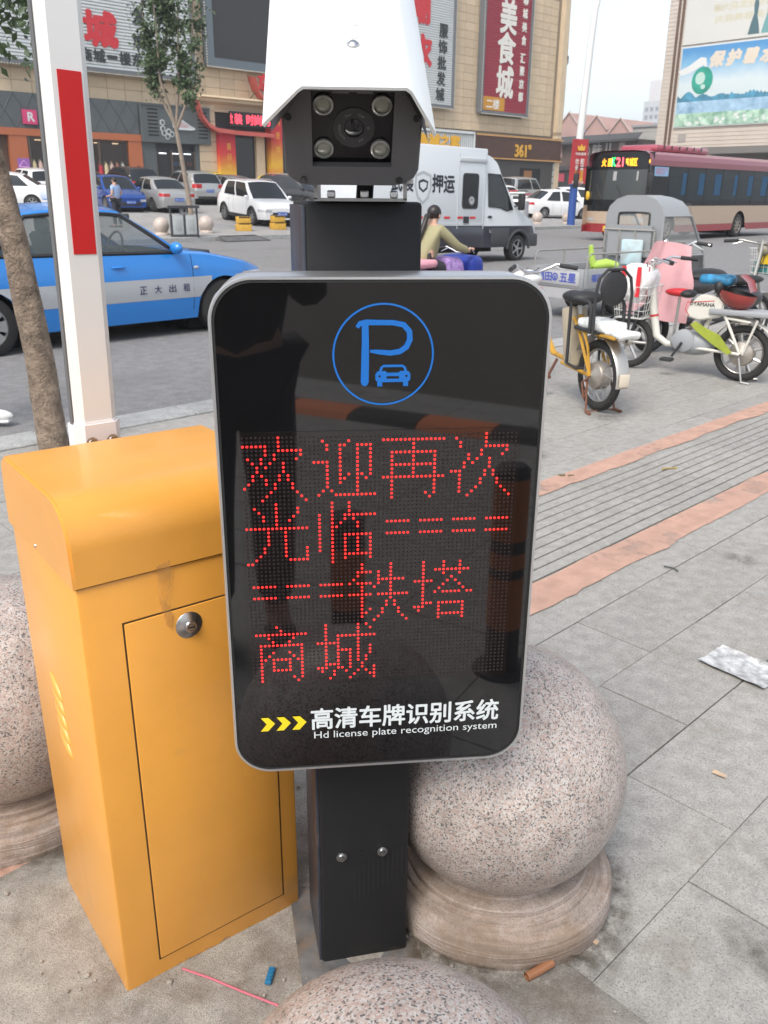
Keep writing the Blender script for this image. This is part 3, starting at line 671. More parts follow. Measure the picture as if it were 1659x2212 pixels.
litter('blue_clip','small blue plastic terminal strip on the cement','litter',b,mat('blue_plastic',(.02,.15,.28),.4),(-.208,1.203,.017),R(-8))
b=B(); b.tube([(0,0,.001),(.06,-.026,.003),(.12,-.054,.002),(.19,-.087,.004)],.0022,8)
litter('pink_cord','thin pink cord lying on the cement in front of the gate','litter',b,mat('pink_cord',(.5,.13,.17),.7),(-.377,1.219,.014),R(2))
random.seed(21)
for (px_,py_,nm,lab,col,sz) in ((.871,1.829,'cardboard_scrap','small tan cardboard scrap on the grey paving','c',.018),(.423,1.302,'dry_leaf','dry tan leaf at the rim of the granite base','l',.014)):
    b=B(); s=sz; b.grid([[(-s,-s*.4,.002),(s,-s*.5,.004)],[(-s*.9,s*.4,.005),(s*.9,s*.4,.002)]]); litter(nm,lab,'litter',b,mat('tan_scrap',(.5,.36,.24),.8),(px_,py_,.004),R(-40),0)
b=B(); b.tube([(-.04,0,.004),(0,.008,.006),(.045,-.004,.004)],.004,6); b.sphere((.045,-.004,.005),.007,8,6); b.sphere((-.03,.006,.006),.006,8,6)
litter('twig','yellowish twig lying on the grooved guide slabs','litter',b,mat('twig',(.35,.25,.08),.8),(1.555,4.46,.003),R(20))
b=B()
for k in range(6): a=random.uniform(-.06,.06); b.tube([(a,random.uniform(-.01,.01),.004),(a+random.uniform(-.03,.03),random.uniform(-.02,.02),.007)],.003,5)
litter('dead_grass','tuft of dead grass on the painted border','litter',b,mat('dead_grass',(.16,.15,.09),.9),(.965,4.33,.004),0)
b=B(); b.tube([(-.03,.03,.003),(0,.005,.005),(.012,-.018,.003)],.003,6)
litter('wire_scrap','bent dark wire lying on a paving joint','litter',b,mat('wire',(.06,.06,.05),.6),(1.16,3.12,.003),0)
b=B()
for k in range(26): b.box((random.gauss(0,.05),random.gauss(0,.02),.006),(random.uniform(.004,.012),random.uniform(.004,.01),.006),Matrix.Rotation(random.random()*3,4,'Z'))
for k in range(3): b.box((.06+.02*k,.01*k,.012),(.03,.022,.018),Matrix.Rotation(k,4,'Z')@Matrix.Rotation(.3,4,'X'),bev=.003)
o=litter('rubble','crumbs of broken mortar beside the foot of the post','rubble',b,mat('rubble',(.36,.31,.26),.9,var=.2,vs=40),(.085,1.335,.008),0,0); o['kind']='stuff'
# bollards beside the photographer, mirrored in the black glass
for i,(px_,py_,lab) in enumerate(((.63,.05,'orange and black steel bollard mirrored at the right of the black glass'),(.17,-.10,'orange and black steel bollard mirrored low in the middle of the black glass'))):
    t=thing('striped_bollard',lab,'bollard',(px_,py_,0),0,'striped bollards mirrored in the glass')
    bo=mat('bollard_orange',(.6,.17,.02),.45); bb=mat('bollard_black',(.02,.02,.022),.5)
    hgt=.66 if i==0 else .5
    obj('pipe',B().cyl((0,0,0),(0,0,hgt),.052,n=24),bb,t)
    zz=[(.16,.33),(.36,.41),(.45,.64)] if i==0 else [(.05,.12),(.2,.4)]
    for z0,z1 in zz: obj('orange_band',B().lathe([(.0535,z0),(.0535,z1)],24),bo,t)
    obj('foot',B().lathe([(.0,.012),(.085,.012),(.09,.006),(.09,0)],24),bb,t)
    if i==0: obj('cap',B().lathe([(0,hgt+.02),(.04,hgt+.014),(.054,hgt)],24),bb,t)

# grey rubbed patch on the gate front, and splashes of cement near its foot
sm_=mat('rubbed_patch',(.60,.35,.12),.6,var=.25,vs=30); alpha_wear(sm_,16,.46,.66,.2)
b=B(); b.prism([(.128,.842),(.150,.848),(.152,.825),(.146,.79),(.141,.775),(.150,.745),(.146,.72),(.136,.735),(.128,.78)],0,.0004,at(0,-.0052,0)); obj('rubbed_patch',recalc(b),sm_,gate,0)
spl=mat('cement_splash',(.42,.36,.29),.9); alpha_wear(spl,38,.40,.52,.5)
b=B()
for (x0,x1,z1) in ((.0,.365,.026),):
    b.grid([[(x0+(x1-x0)*i/20,-.0012,.004) for i in range(21)],[(x0+(x1-x0)*i/20,-.0012,z1*(.4+.6*abs(mnoise.noise((i*.6,1,2))))) for i in range(21)]])
obj('cement_splash',b,spl,gate,0)

# grime gathered round the stone feet, and old stains on the paving
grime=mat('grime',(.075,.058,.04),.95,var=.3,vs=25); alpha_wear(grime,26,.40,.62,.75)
stainm=mat('old_stain',(.10,.085,.068),.9,var=.2,vs=20); alpha_wear(stainm,18,.40,.64,.5)
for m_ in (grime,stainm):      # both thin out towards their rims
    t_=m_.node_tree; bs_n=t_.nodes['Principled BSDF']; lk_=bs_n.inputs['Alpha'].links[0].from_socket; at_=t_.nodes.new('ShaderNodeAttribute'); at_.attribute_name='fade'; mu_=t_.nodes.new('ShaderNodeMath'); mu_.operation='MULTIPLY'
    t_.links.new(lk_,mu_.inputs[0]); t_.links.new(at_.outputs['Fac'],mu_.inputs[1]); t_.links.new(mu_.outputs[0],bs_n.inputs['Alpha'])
def decal(name,cx_,cy_,r0,r1,m,z,seed,a0=0,a1=360,parent=None):
    b=B(); n=60; g=[]
    for k in range(n+1):
        a=R(a0+(a1-a0)*k/n); q=1+.35*mnoise.noise((math.cos(a)*1.6,math.sin(a)*1.6,seed)); g.append([(cx_+r*math.cos(a),cy_+r*math.sin(a),z+.0003*j) for j,r in enumerate((r0,r0+(r1-r0)*.35*q,r0+(r1-r0)*.7*q,r0+(r1-r0)*q))])
        if z>.01: g[-1]=[(x,y,zz if (Vector((x,y,0)).dot(U)<1.15 and Vector((x,y,0)).dot(V)<1.64) else .005) for x,y,zz in g[-1]]
    b.grid(g); o=obj(name,b,m,parent,0); fa=o.data.attributes.new('fade','FLOAT','POINT')
    for i,d in enumerate(fa.data): d.value=(1,.8,.4,0)[i%4]
    return o
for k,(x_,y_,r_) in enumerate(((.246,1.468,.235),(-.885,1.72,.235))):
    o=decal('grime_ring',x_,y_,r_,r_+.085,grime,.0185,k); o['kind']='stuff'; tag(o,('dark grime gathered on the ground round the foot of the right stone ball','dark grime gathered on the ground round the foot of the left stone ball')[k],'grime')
for k,(u_,v_,r_) in enumerate(((1.75,.32,.045),(2.35,.55,.05),(3.3,1.3,.07),(1.42,.40,.085),(3.9,2.8,.12),(5.0,3.0,.14))):
    o=decal('stain',u_,v_,.0005,r_,stainm,.0042,k+20,parent=pav)
# ================================================================== people
def skin(joints,edges,rad,root,sub=1):
    """one continuous surface grown over a skeleton (Skin modifier)"""
    names=list(joints); me=bpy.data.meshes.new('sk'); me.from_pydata([joints[k] for k in names],[(names.index(a),names.index(b)) for a,b in edges],[])
    o=bpy.data.objects.new('sk',me); C.objects.link(o)
    m=o.modifiers.new('s','SKIN'); m.use_smooth_shade=True
    if not me.skin_vertices: me.attributes
    sv=me.skin_vertices[0].data if me.skin_vertices else None
    if sv is None:
        bpy.context.view_layer.objects.active=o
    for i,k in enumerate(names):
        r=rad[k]; me.skin_vertices[0].data[i].radius=(r,r) if not isinstance(r,tuple) else r; me.skin_vertices[0].data[i].use_root=(k==root)
    s=o.modifiers.new('u','SUBSURF'); s.levels=sub; s.render_levels=sub
    dg=bpy.context.evaluated_depsgraph_get(); dg.update(); r=bpy.data.meshes.new_from_object(o.evaluated_get(dg)); bpy.data.objects.remove(o); return r
def lerp(a,b,t): return tuple(a[i]+(b[i]-a[i])*t for i in range(3))
skinm=mat('skin',(.52,.31,.22),.5); hair=mat('black_hair',(.018,.013,.011),.45)
def person(name,label,loc,rotz,J,shirt,trous,shoes=None,hairf=None,rsc=1.0,sub=1,extra=None,sleeve=.55,female=False):
    """J: joint positions (x forward, y left, z up)"""
    t=thing(name,label,'person',loc,rotz)
    E_=[('pelvis','waist'),('waist','chest'),('chest','neck'),('neck','head0'),('head0','head1')]
    rad=dict(pelvis=(.115,.15),waist=(.1,.13),chest=(.11,.165),neck=(.052,.052),head0=(.062,.06),head1=(.085,.075))
    Jn={k:J[k] for k in ('pelvis','waist','chest','neck','head0','head1')}
    for s in 'lr':
        for a,b_,r in (('chest','sh',.06),('sh','el',.042),('el','wr',.03),('wr','hand',.032)):
            Jn[b_+s]=J[b_+s]; rad[b_+s]=r; E_.append((a if a=='chest' else a+s,b_+s))
        for a,b_,r in (('pelvis','hip',.095),('hip','kn',.062),('kn','an',.043),('an','toe',.04)):
            Jn[b_+s]=J[b_+s]; rad[b_+s]=r; E_.append((a if a=='pelvis' else a+s,b_+s))
        # fingers: five short chains rooted in the palm
        h=Vector(J['hand'+s]); wv=Vector(J['wr'+s]); d=(h-wv).normalized(); sd_=Vector((d.y,-d.x,0)); sd_=sd_.normalized() if sd_.length>.1 else Vector((0,1,0))
        for k in range(4):
            f='f%d%s'%(k,s); Jn[f]=tuple(h+d*(.055+.008*(k in (1,2)))+sd_*(.017*(k-1.5))+Vector((0,0,-.018))); rad[f]=.008; E_.append(('hand'+s,f))
        f='th'+s; Jn[f]=tuple(h+d*.022+sd_*.045*(1 if s=='l' else -1)+Vector((0,0,-.008))); rad[f]=.009; E_.append(('hand'+s,f))
    rad={k:(tuple(x*rsc for x in r) if isinstance(r,tuple) else r*rsc) for k,r in rad.items()}
    body=obj('body',skin(Jn,E_,rad,'pelvis',sub),None,t); body.data.materials.append(skinm)
    # face
    h0,h1=Vector(J['head0']),Vector(J['head1']); fd=Vector(J.get('face',(1,0,0))).normalized(); hc=h0.lerp(h1,.45); sdv=Vector((-fd.y,fd.x,0))
    fb=B(); fb.sphere(hc+fd*.092+Vector((0,0,-.012)),(.016,.012,.02),8,6); 
    for q in (-1,1): fb.sphere(hc+sdv*.078*q+Vector((0,0,-.01)),(.02,.012,.032),8,6)
    obj('nose_and_ears',fb,skinm,t,60)
    eb=B(); [eb.sphere(hc+fd*.083+sdv*.03*q+Vector((0,0,.018)),.009,8,6) for q in (-1,1)]; obj('eyes',eb,hair,t,60)
    mb=B(); mb.sphere(hc+fd*.083+Vector((0,0,-.05)),(.008,.022,.006),8,6); obj('mouth',mb,mat('lips',(.4,.15,.13),.5),t,60)
    # clothes
    cj={k:Jn[k] for k in ('pelvis','waist','chest')}; ce=[('pelvis','waist'),('waist','chest')]; cr=dict(pelvis=(.135,.17),waist=(.128,.158),chest=(.128,.183))
    cj['collar']=lerp(J['chest'],J['neck'],.55); ce.append(('chest','collar')); cr['collar']=(.066,.075)
    for s in 'lr':
        cj['sh'+s]=J['sh'+s]; ce.append(('chest','sh'+s)); cr['sh'+s]=.076
        if sleeve<=1: e=lerp(J['sh'+s],J['el'+s],sleeve); cj['sl'+s]=e; ce.append(('sh'+s,'sl'+s)); cr['sl'+s]=.062
        else:
            cj['el'+s]=J['el'+s]; cj['wr'+s]=lerp(J['el'+s],J['wr'+s],.93); ce+=[('sh'+s,'el'+s),('el'+s,'wr'+s)]; cr['el'+s]=.06; cr['wr'+s]=.046
    cr={k:(tuple(x*rsc for x in r) if isinstance(r,tuple) else r*rsc) for k,r in cr.items()}
    o=obj('shirt',skin(cj,ce,cr,'pelvis',sub),None,t); o.data.materials.append(shirt)
    tj={'pelvis':J['pelvis']}; te=[]; tr_={'pelvis':(.13,.165)}
    for s in 'lr':
        for a,b_,r in (('pelvis','hip',.112),('hip','kn',.08),('kn','an',.066)):
            tj[b_+s]=J[b_+s] if b_!='an' else lerp(J['kn'+s],J['an'+s],.93); te.append((a if a=='pelvis' else a+s,b_+s)); tr_[b_+s]=r
    tr_={k:(tuple(x*rsc for x in r) if isinstance(r,tuple) else r*rsc) for k,r in tr_.items()}
    o=obj('trousers',skin(tj,te,tr_,'pelvis',sub),None,t); o.data.materials.append(trous)
    sm=shoes or mat('dark_shoe',(.02,.02,.02),.5)
    for s in 'lr':
        a,b_=Vector(J['an'+s]),Vector(J['toe'+s]); d=(b_-a); d.z=0; d=d.normalized() if d.length>1e-4 else Vector((1,0,0)); q=B()
        base=a.lerp(b_,.5); ang=math.atan2(d.y,d.x); MM=Matrix.Translation((base.x,base.y,min(a.z,b_.z)-.012))@Matrix.Rotation(ang,4,'Z')
        q.sphere((.03,0,.0),(.15,.05,.05),14,8,MM); q.box((.02,0,-.035),(.27,.085,.022),MM,bev=.01); obj('shoe',q,sm,t,60)
    # hair
    hb=B(); hb.sphere(h0.lerp(h1,.72)-fd*.014,(.093*rsc,.086*rsc,.093*rsc),14,10); 
    if hairf: hairf(hb,h0,h1,fd)
    obj('hair',hb,hair,t,60)
    return t
def stand(h=1.7,arms='hang',lean=0,step=.0):
    k=h/1.7; J=dict(pelvis=(0,0,.93),waist=(.0,0,1.08),chest=(lean*.5,0,1.3),neck=(lean,0,1.45),head0=(lean+.015,0,1.53),head1=(lean+.015,0,1.62))
    for s,q in (('l',1),('r',-1)):
        J['sh'+s]=(lean*.8,q*.185,1.38); J['el'+s]=(-.04,q*.235,1.12); J['wr'+s]=(.06,q*.24,.9); J['hand'+s]=(.09,q*.24,.83)
        J['hip'+s]=(0,q*.09,.88); J['kn'+s]=(.02+q*step*.5,q*.1,.48); J['an'+s]=(q*step,q*.1,.075); J['toe'+s]=(.14+q*step,q*.11,.045)
    return {a:tuple(x*k for x in p) for a,p in J.items()}
# man in the light blue shirt on the forecourt
J=stand(1.72,step=.06)
J['ell']=(-.03,.27,1.12); J['wrl']=(.2,.16,1.06); J['handl']=(.27,.12,1.07); J['elr']=(-.08,-.27,1.14); J['wrr']=(.17,-.17,1.02); J['handr']=(.24,-.13,1.02)
person('person','man in a light blue short sleeved shirt and dark trousers beside the blue sedan',W(15.5,29.9,plaza(29.9)),R(165),J,mat('sky_blue_shirt',(.33,.45,.68),.8),mat('navy_trousers',(.02,.022,.03),.8))
# woman in white at the shop front
J=stand(1.62); person('person','woman in a white top with dark hair standing at the orange shop door',W(27.3,49.5,plaza(49.5)),R(190),J,mat('white_top',(.72,.69,.7),.8),mat('dark_trousers',(.03,.03,.035),.8),female=True)
# passer-by whose white shoe reaches into the picture at the left
J=stand(1.7,step=.12); person('person','passer-by in white shoes stepping past the left edge of the picture',(-2.93,5.62,-.08),R(0),J,mat('grey_shirt',(.3,.3,.3),.8),mat('jeans',(.08,.1,.16),.85),shoes=mat('white_shoe',(.75,.74,.72),.5))
# the photographer, mirrored in the black glass
J=stand(1.68); 
for s,q in (('l',1),('r',-1)): J['el'+s]=(.12,q*.22,1.12); J['wr'+s]=(.22,q*.11,1.3); J['hand'+s]=(.26,q*.07,1.34)
person('person','photographer in dark clothes, mirrored in the black glass',(-.13,-.34,0),R(88),J,mat('dark_jacket',(.02,.02,.022),.8),mat('dark_jeans',(.025,.025,.03),.85),sleeve=2)
# ================================================================== cars
def paint(name,col,rough=.25,metal=.0,coat=.6): return mat(name,col,rough,metal,coat=coat,dirt=tuple(.6*x+.06 for x in col),ds=2.2,dw=.62)
tyre=mat('tyre_rubber',(.022,.021,.02),.85,bump=.3,bs=60); rimm=mat('alloy_rim',(.42,.42,.42),.35,.8); dglass=mat('dark_window',(.012,.015,.017),.04,spec=.6)
blackp=mat('black_plastic',(.02,.02,.021),.55); chrome=mat('chrome',(.65,.65,.66),.15,1); platem=mat('blue_plate',(.015,.09,.42),.4); platew=mat('plate_white',(.75,.75,.75),.5)
redl=mat('red_lamp',(.45,.012,.015),.15,coat=.6); clearl=mat('clear_lamp',(.55,.56,.57),.12,.3,coat=.6); amber=mat('amber_lamp',(.7,.28,.02),.2)
wellm=mat('wheel_well',(.006,.006,.006),.95)
def wheel(parent,x,y,z,r,wd,side,rim=None,spokes=7,cover=False,name='wheel'):
    w_=obj(name,recalc(B().lathe([(r*.66,-wd/2),(r*.9,-wd/2),(r*.975,-wd*.42),(r,-wd*.28),(r,wd*.28),(r*.975,wd*.42),(r*.9,wd/2),(r*.66,wd/2),(r*.66,-wd/2)],28)),tyre,parent,40)
    w_.matrix_local=Matrix.Translation((x,y,z))@Matrix.Rotation(R(-90*side),4,'X')
    b=B(); o_=wd/2
    b.lathe([(r*.67,o_-.008),(r*.62,o_-.002),(r*.60,o_-.035)],28); b.lathe([(0,o_-.012),(r*.13,o_-.014),(r*.15,o_-.025)],16)
    for k in range(spokes):
        a=2*math.pi*k/spokes; M=Matrix.Rotation(a,4,'Z')
        if cover: b.add([(r*.12,-r*.09,o_-.014),(r*.12,r*.09,o_-.014),(r*.61,r*.2,o_-.01),(r*.61,-r*.2,o_-.01)],[(0,3,2,1),(0,1,2,3)],M)
        else: b.prism([(r*.1,-r*.07),(r*.62,-r*.055),(r*.62,r*.055),(r*.1,r*.07)],o_-.04,o_-.014,M)
    recalc(b); obj('rim',b,rim or rimm,w_,30)
    obj('brake_disc',B().lathe([(0,o_-.06),(r*.6,o_-.06)],20),wellm,w_,0)
    return w_
def interp(P,x):
    if x<=P[0][0]: return P[0][1]
    for (a,b_),(c,d) in zip(P,P[1:]):
        if x<=c: t=(x-a)/(c-a); return b_+(d-b_)*t
    return P[-1][1]
def car(name,label,cat,loc,rotz,p,body,group=None,det=True,rot=None):
    """x forward, y left, z up, z=0 on the ground.  p: dimensions"""
    t=thing(name,label,cat,loc,rotz,group,rot)
    W2=p['W']/2; wb=p['wb']/2; xf=wb+p['fo']; xr=-wb-p['ro']; wr=p['wr']; ar=wr*1.16; sill=p.get('sill',.2)
    top=p['top']; L=xf-xr
    def hw(x):
        s=max(0,(x-(xf-.75))/.75); q=max(0,((xr+.6)-x)/.6); return W2*(1-.20*s**2.6-.13*q**2.6)
    def zl(x):
        z=sill
        if x>xf-.5: z=sill+.03*((x-xf+.5)/.5)
        if x<xr+.5: z=sill+.08*((xr+.5-x)/.5)
        for c in (wb,-wb):
            d=abs(x-c)
            if d<ar: z=max(z,wr+math.sqrt(ar*ar-d*d)*.98)
        return z
    def zt(x): return interp(top,x)
    bul=[(0,.925),(.18,.965),(.45,1.0),(.62,.998),(.8,.985),(1,.94)]
    def ys(x,z):
        z0=sill; z1=zt(x); f=min(1,max(0,(z-z0)/(z1-z0))); return hw(x)*interp(bul,f)
    xs=set([xf,xr,xf-.01]+[xr+L*i/46 for i in range(47)])
    for c in (wb,-wb):
        for i in range(13): xs.add(c+ar*math.cos(math.pi*i/12)*.9999)
        xs|={c-ar-.004,c+ar+.004}
    xs=sorted(xs)
    rows=[]
    for x in xs:
        a,z1=zl(x),zt(x); ring=[(x,ys(x,a)-.05,a)]
        for k in range(9): z=a+(z1-.025-a)*k/8; ring.append((x,ys(x,z),z))
        y1=ys(x,z1-.025); ring+=[(x,y1*.95,z1-.004),(x,y1*.6,z1+.018),(x,0,z1+.03)]
        rows.append(ring+[(q[0],-q[1],q[2]) for q in ring[-2::-1]])
    b=B(); b.grid(rows); b.add(rows[0],[tuple(range(len(rows[0])))]); b.add(rows[-1],[tuple(range(len(rows[-1])-1,-1,-1))]); 
    bmesh.ops.remove_doubles(b.bm,verts=b.bm.verts[:],dist=.0004); recalc(b)
    open_=p.get('open')
    if open_:    # drop the deck under the cabin so that one sees in
        kill=[f for f in b.bm.faces if f.normal.z>.8 and p['xC0']+.2<f.calc_center_median().x<p['xA0']-.15]
        bmesh.ops.delete(b.bm,geom=kill,context='FACES')
    o=obj('body',b,body,t,32)
    if p.get('stripe'):   # painted band along the flanks
        s0,s1,sm=p['stripe']
        for sd_ in (1,-1):
            b=B(); cols=[[ (x,sd_*(ys(x,z)+.003),z) for z in [max(s0,zl(x)+.002)+(s1-max(s0,zl(x)+.002))*k/4 for k in range(5)]] for x in xs if xr+.05<x<xf-.16 and zl(x)<s1-.03]
            seg=[cols[0]]
            for c_ in cols[1:]:
                if c_[0][0]-seg[-1][0][0]>.25: b.grid(seg) if len(seg)>1 else None; seg=[c_]
                else: seg.append(c_)
            if len(seg)>1: b.grid(seg)
            obj('side_stripe',b,sm,t,60)
    b=B(); b.box(((xf+xr)/2,0,.30),(L-.3,p['W']-.46,.26)); 
    for c in (wb,-wb): b.box((c,0,wr+.02),(ar*2.1,p['W']-.5,ar*1.55))
    if p.get('clad'): pass
    obj('underbody',b,wellm,t,0)
    # cabin
    zb=p['belt']; H_=p['H']; A0,A1,C1,C0=p['xA0'],p['xA1'],p['xC1'],p['xC0']; wr0=W2*.93; wr1=W2*p.get('tumble',.74)
    rise=p.get('roofrise',.06)
    bz=lambda x: interp(top,x)-.03 if not p.get('flat') else zb
    def CP(s,q):   # side surface point; s 0 front..1 rear, q 0 belt..1 roof edge
        xb=A0+(C0-A0)*s; x1=A1+(C1-A1)*s; x=xb+(x1-xb)*q
        zt_=H_-rise*(.25+3*(s-.42)**2); z0=bz(xb)
        y0=min(wr0,ys(xb,z0+.01)*.985) if 0<s<1 else wr0*.93
        bow=.035*math.sin(math.pi*q); y=y0+(wr1*(1-.06*(2*s-1)**4)-y0)*q+bow
        return Vector((x,y,z0+(zt_-z0)*(q-.04*math.sin(math.pi*q)*0)))
    sb=p.get('pillars',[0,.05,.46,.53,.86,1.0]); qb=[0,.05,.5,.9,1.0]
    def fine(a,n): return [a[i]+(a[i+1]-a[i])*k/n for i in range(len(a)-1) for k in range(n)]+[a[-1]]
    cab=B(); panes=[]
    for sd_ in (1,-1):
        F=lambda s,q: (lambda v_: (v_.x,sd_*v_.y,v_.z))(CP(s,q))
        for i in range(len(sb)-1):
            win_=i%2==1
            ss=[sb[i]+(sb[i+1]-sb[i])*k/4 for k in range(5)]
            for j in range(len(qb)-1):
                qq=[qb[j]+(qb[j+1]-qb[j])*k/3 for k in range(4)]
                g=[[F(s,q) for s in ss] for q in qq]
                if win_ and 0<j<3: 
                    if j==1: panes.append((sd_,[[F(s,q) for s in ss] for q in [qb[1]+(qb[3]-qb[1])*k/6 for k in range(7)]]))
                else: cab.grid(g)
    # roof and screens
    ny=9
    def roofrow(s): 
        e=CP(s,1); return [(e.x+ (0.05 if s<.02 else (-.04 if s>.98 else 0))*(1-(2*k/(ny-1)-1)**2), e.y*(2*k/(ny-1)-1), e.z+rise*.9*(1-(2*k/(ny-1)-1)**2)) for k in range(ny)]
    cab.grid([roofrow(s/10) for s in range(11)])
    def screen(s,q0,q1,bw,inset):
        out_=[]
        for j in range(7):
            q=q0+(q1-q0)*j/6; e=CP(s,q); r_=roofrow(s); row=[]
            for k in range(ny):
                u_=(2*k/(ny-1)-1)*inset; row.append((e.x+bw*(1-u_*u_), e.y*u_, e.z+rise*.9*(1-u_*u_)*q))
            out_.append(row)
        return out_
    for s,bw in ((0,.10),(1,-.08)):
        for q0,q1 in ((0,.05),(.93,1)): 
            g=screen(s,q0,q1,bw*.9,1)
            if q1==1:
                g[-1]=roofrow(s)
            cab.grid(g)
        for sg in (1,-1):
            cab.grid([[r[0 if sg==-1 else -1], (lambda a,b_: tuple(a[i]+(b_[i]-a[i]) for i in range(3)))(r[0 if sg==-1 else -1],q_[0 if sg==-1 else -1])] for r,q_ in zip(screen(s,.0,1,bw*.9,1),screen(s,.0,1,bw,.93))])
    bmesh.ops.remove_doubles(cab.bm,verts=cab.bm.verts[:],dist=.0008); recalc(cab)
    obj('roof',cab,body,t,40)
    gm=p.get('glass',dglass)
    ws=B().grid(screen(0,.04,.95,.098,.96)); obj('windscreen',recalc(ws),gm,t,60)
    rs_=B().grid(screen(1,.05,.93,-.078,.94)); obj('rear_window',recalc(rs_),gm,t,60)
    for sd_,g in panes:
        ins=B(); g2=[[ (q[0],q[1]-sd_*.006,q[2]) for q in r] for r in g]; ins.grid(g2); obj('side_window',recalc(ins),gm,t,60)
        if det:   # black rubber frame round the pane
            fr=B(); edge=g[0]+[r[-1] for r in g[1:]]+g[-1][-2::-1]+[r[0] for r in g[-2:0:-1]]; fr.tube([(q[0],q[1]+sd_*.002,q[2]) for q in edge],p.get('frame',.008),5,closed=True); obj('window_frame',fr,blackp,t,40)
    # wheels
    for x in (wb,-wb):
        for s in (1,-1): wheel(t,x,s*(W2-.115),wr,wr,.2,s,p.get('rim'),p.get('spokes',7),p.get('cover',False))
    # lamps, plate, grille
    zf=zt(xf)
    def patch(x0,x1,z0,z1,off,s):
        return [[(x0+(x1-x0)*i/6, s*(ys(x0+(x1-x0)*i/6,z0+(z1-z0)*j/4)+off), z0+(z1-z0)*j/4) for j in range(5)] for i in range(7)]
    for s in (1,-1):
        b=B(); hz=p.get('lampz',zf-.13); g=patch(xf-.36,xf,hz-.0,hz+.10,.006,s); b.grid(g)
        e=g[-1]; b.grid([e,[(xf+.006,q[1]*.93,q[2]) for q in e],[(xf+.008,q[1]*.62,q[2]-.01) for q in e]]); recalc(b); obj('headlight',b,clearl,t,50)
        b=B(); rz=p.get('tailz',zt(xr)-.2); g=patch(xr,xr+.28,rz,rz+p.get('tailh',.13),.006,s); b.grid(g); e=g[0]; b.grid([e,[(xr-.006,q[1]*.93,q[2]) for q in e],[(xr-.008,q[1]*.62,q[2]) for q in e]]); recalc(b); obj('tail_light',b,redl,t,50)
        M=CP(0.02,.06); b=B(); b.sphere((M.x-.12,s*(M.y+.11),M.z+.05),(.06,.1,.065),12,8); b.box((M.x-.10,s*(M.y+.03),M.z+.01),(.04,.1,.03)); obj('mirror',b,body,t,50)
        if det:
            for xh in (wb-1.32,-wb+.42):
                zh=zb-.13; b=B(); b.sphere((xh,s*(ys(xh,zh)+.012),zh),(.085,.014,.016),10,6); obj('door_handle',b,p.get('handle',body),t,50)
            b=B()
            for xh in (wb-.42,CP(.495,0).x,-wb+.5):
                zz=[max(zl(xh)+.03,sill+.1)+(zb-.03-sill-.1)*k/8 for k in range(9)]
                b.tube([(xh,s*(ys(xh,min(z,zb-.02))-.0005),min(z,zb-.02)) for z in zz],.004,4)
            obj('door_gap',b,wellm,t,0)
    b=B(); b.box((xf+.004,0,zf-.2),(.012,W2*.9,.14),bev=.004); obj('grille',b,blackp,t)
    b=B(); b.box((xf+.006,0,sill+.16),(.012,W2*1.1,.13),bev=.004); obj('air_intake',b,blackp,t)
    for x,z,s in ((xf+.018,sill+.25,1),(xr-.012,p.get('platez',sill+.28),-1)):
        pl=obj('number_plate',B().box((x,0,z),(.008,.44,.14)),platem,t,0)
        b=B(); M=Matrix.Translation((x+s*.0055,0,z))@(Matrix(((0,0,1,0),(1,0,0,0),(0,1,0,0),(0,0,0,1))) if s>0 else Matrix(((0,0,-1,0),(-1,0,0,0),(0,1,0,0),(0,0,0,1))))
        if p.get('plate'): b.text(p['plate'],M,(.38,.085)); obj('plate_lettering',b,platew,pl,0)
        else: b.bm.free()
    if det:
        b=B(); b.box((xr-.004,0,sill+.12),(.012,W2*1.5,.14),bev=.004); obj('rear_bumper_trim',b,blackp if p.get('clad') else body,t)
    if p.get('clad'):
        b=B()
        for s in (1,-1):
            b.box((0,s*(W2*.93),sill+.05),(2*wb-2*ar,.07,.14),bev=.015)
            for c in (wb,-wb): b.tube([(c+ar*math.cos(R(a)),s*W2*.985,wr+ar*math.sin(R(a))) for a in range(-10,191,20)],.032,6)
        obj('cladding',b,blackp,t,40)
        b=B()
        for s in (1,-1): b.tube([(A1-.15,s*wr1*.86,H_-.01),(A1-.3,s*wr1*.86,H_+.045),(C1+.3,s*wr1*.86,H_+.035),(C1+.12,s*wr1*.86,H_-.02)],.014,6)
        obj('roof_rail',b,chrome,t,40)
    return t,CP,ys
SEDAN=dict(W=1.74,H=1.45,wb=2.6,fo=.86,ro=1.0,wr=.305,belt=.93,top=[(-2.3,.78),(-2.22,.93),(-1.9,1.0),(-1.45,1.0),(-1.2,.96),(.95,.93),(1.2,.91),(1.75,.80),(2.05,.70),(2.16,.6)],xA0=1.12,xA1=.35,xC1=-.92,xC0=-1.62,tailz=.72,platez=.6)
SUV=dict(W=1.86,H=1.66,wb=2.64,fo=.88,ro=.92,wr=.345,belt=1.07,sill=.27,top=[(-2.24,.85),(-2.15,1.06),(-1.7,1.09),(.9,1.05),(1.25,1.0),(1.8,.92),(2.1,.82),(2.2,.7)],xA0=1.2,xA1=.35,xC1=-1.62,xC0=-2.0,clad=True,tailz=.85,tailh=.2,platez=.72,tumble=.76,pillars=[0,.05,.42,.47,.8,1.0])
HATCH=dict(W=1.68,H=1.5,wb=2.5,fo=.78,ro=.6,wr=.29,belt=.95,top=[(-1.85,.8),(-1.78,.98),(.85,.95),(1.15,.92),(1.6,.82),(1.9,.72),(2.03,.6)],xA0=1.25,xA1=.4,xC1=-1.35,xC0=-1.66,tailz=.75,tailh=.22,platez=.62,tumble=.76)
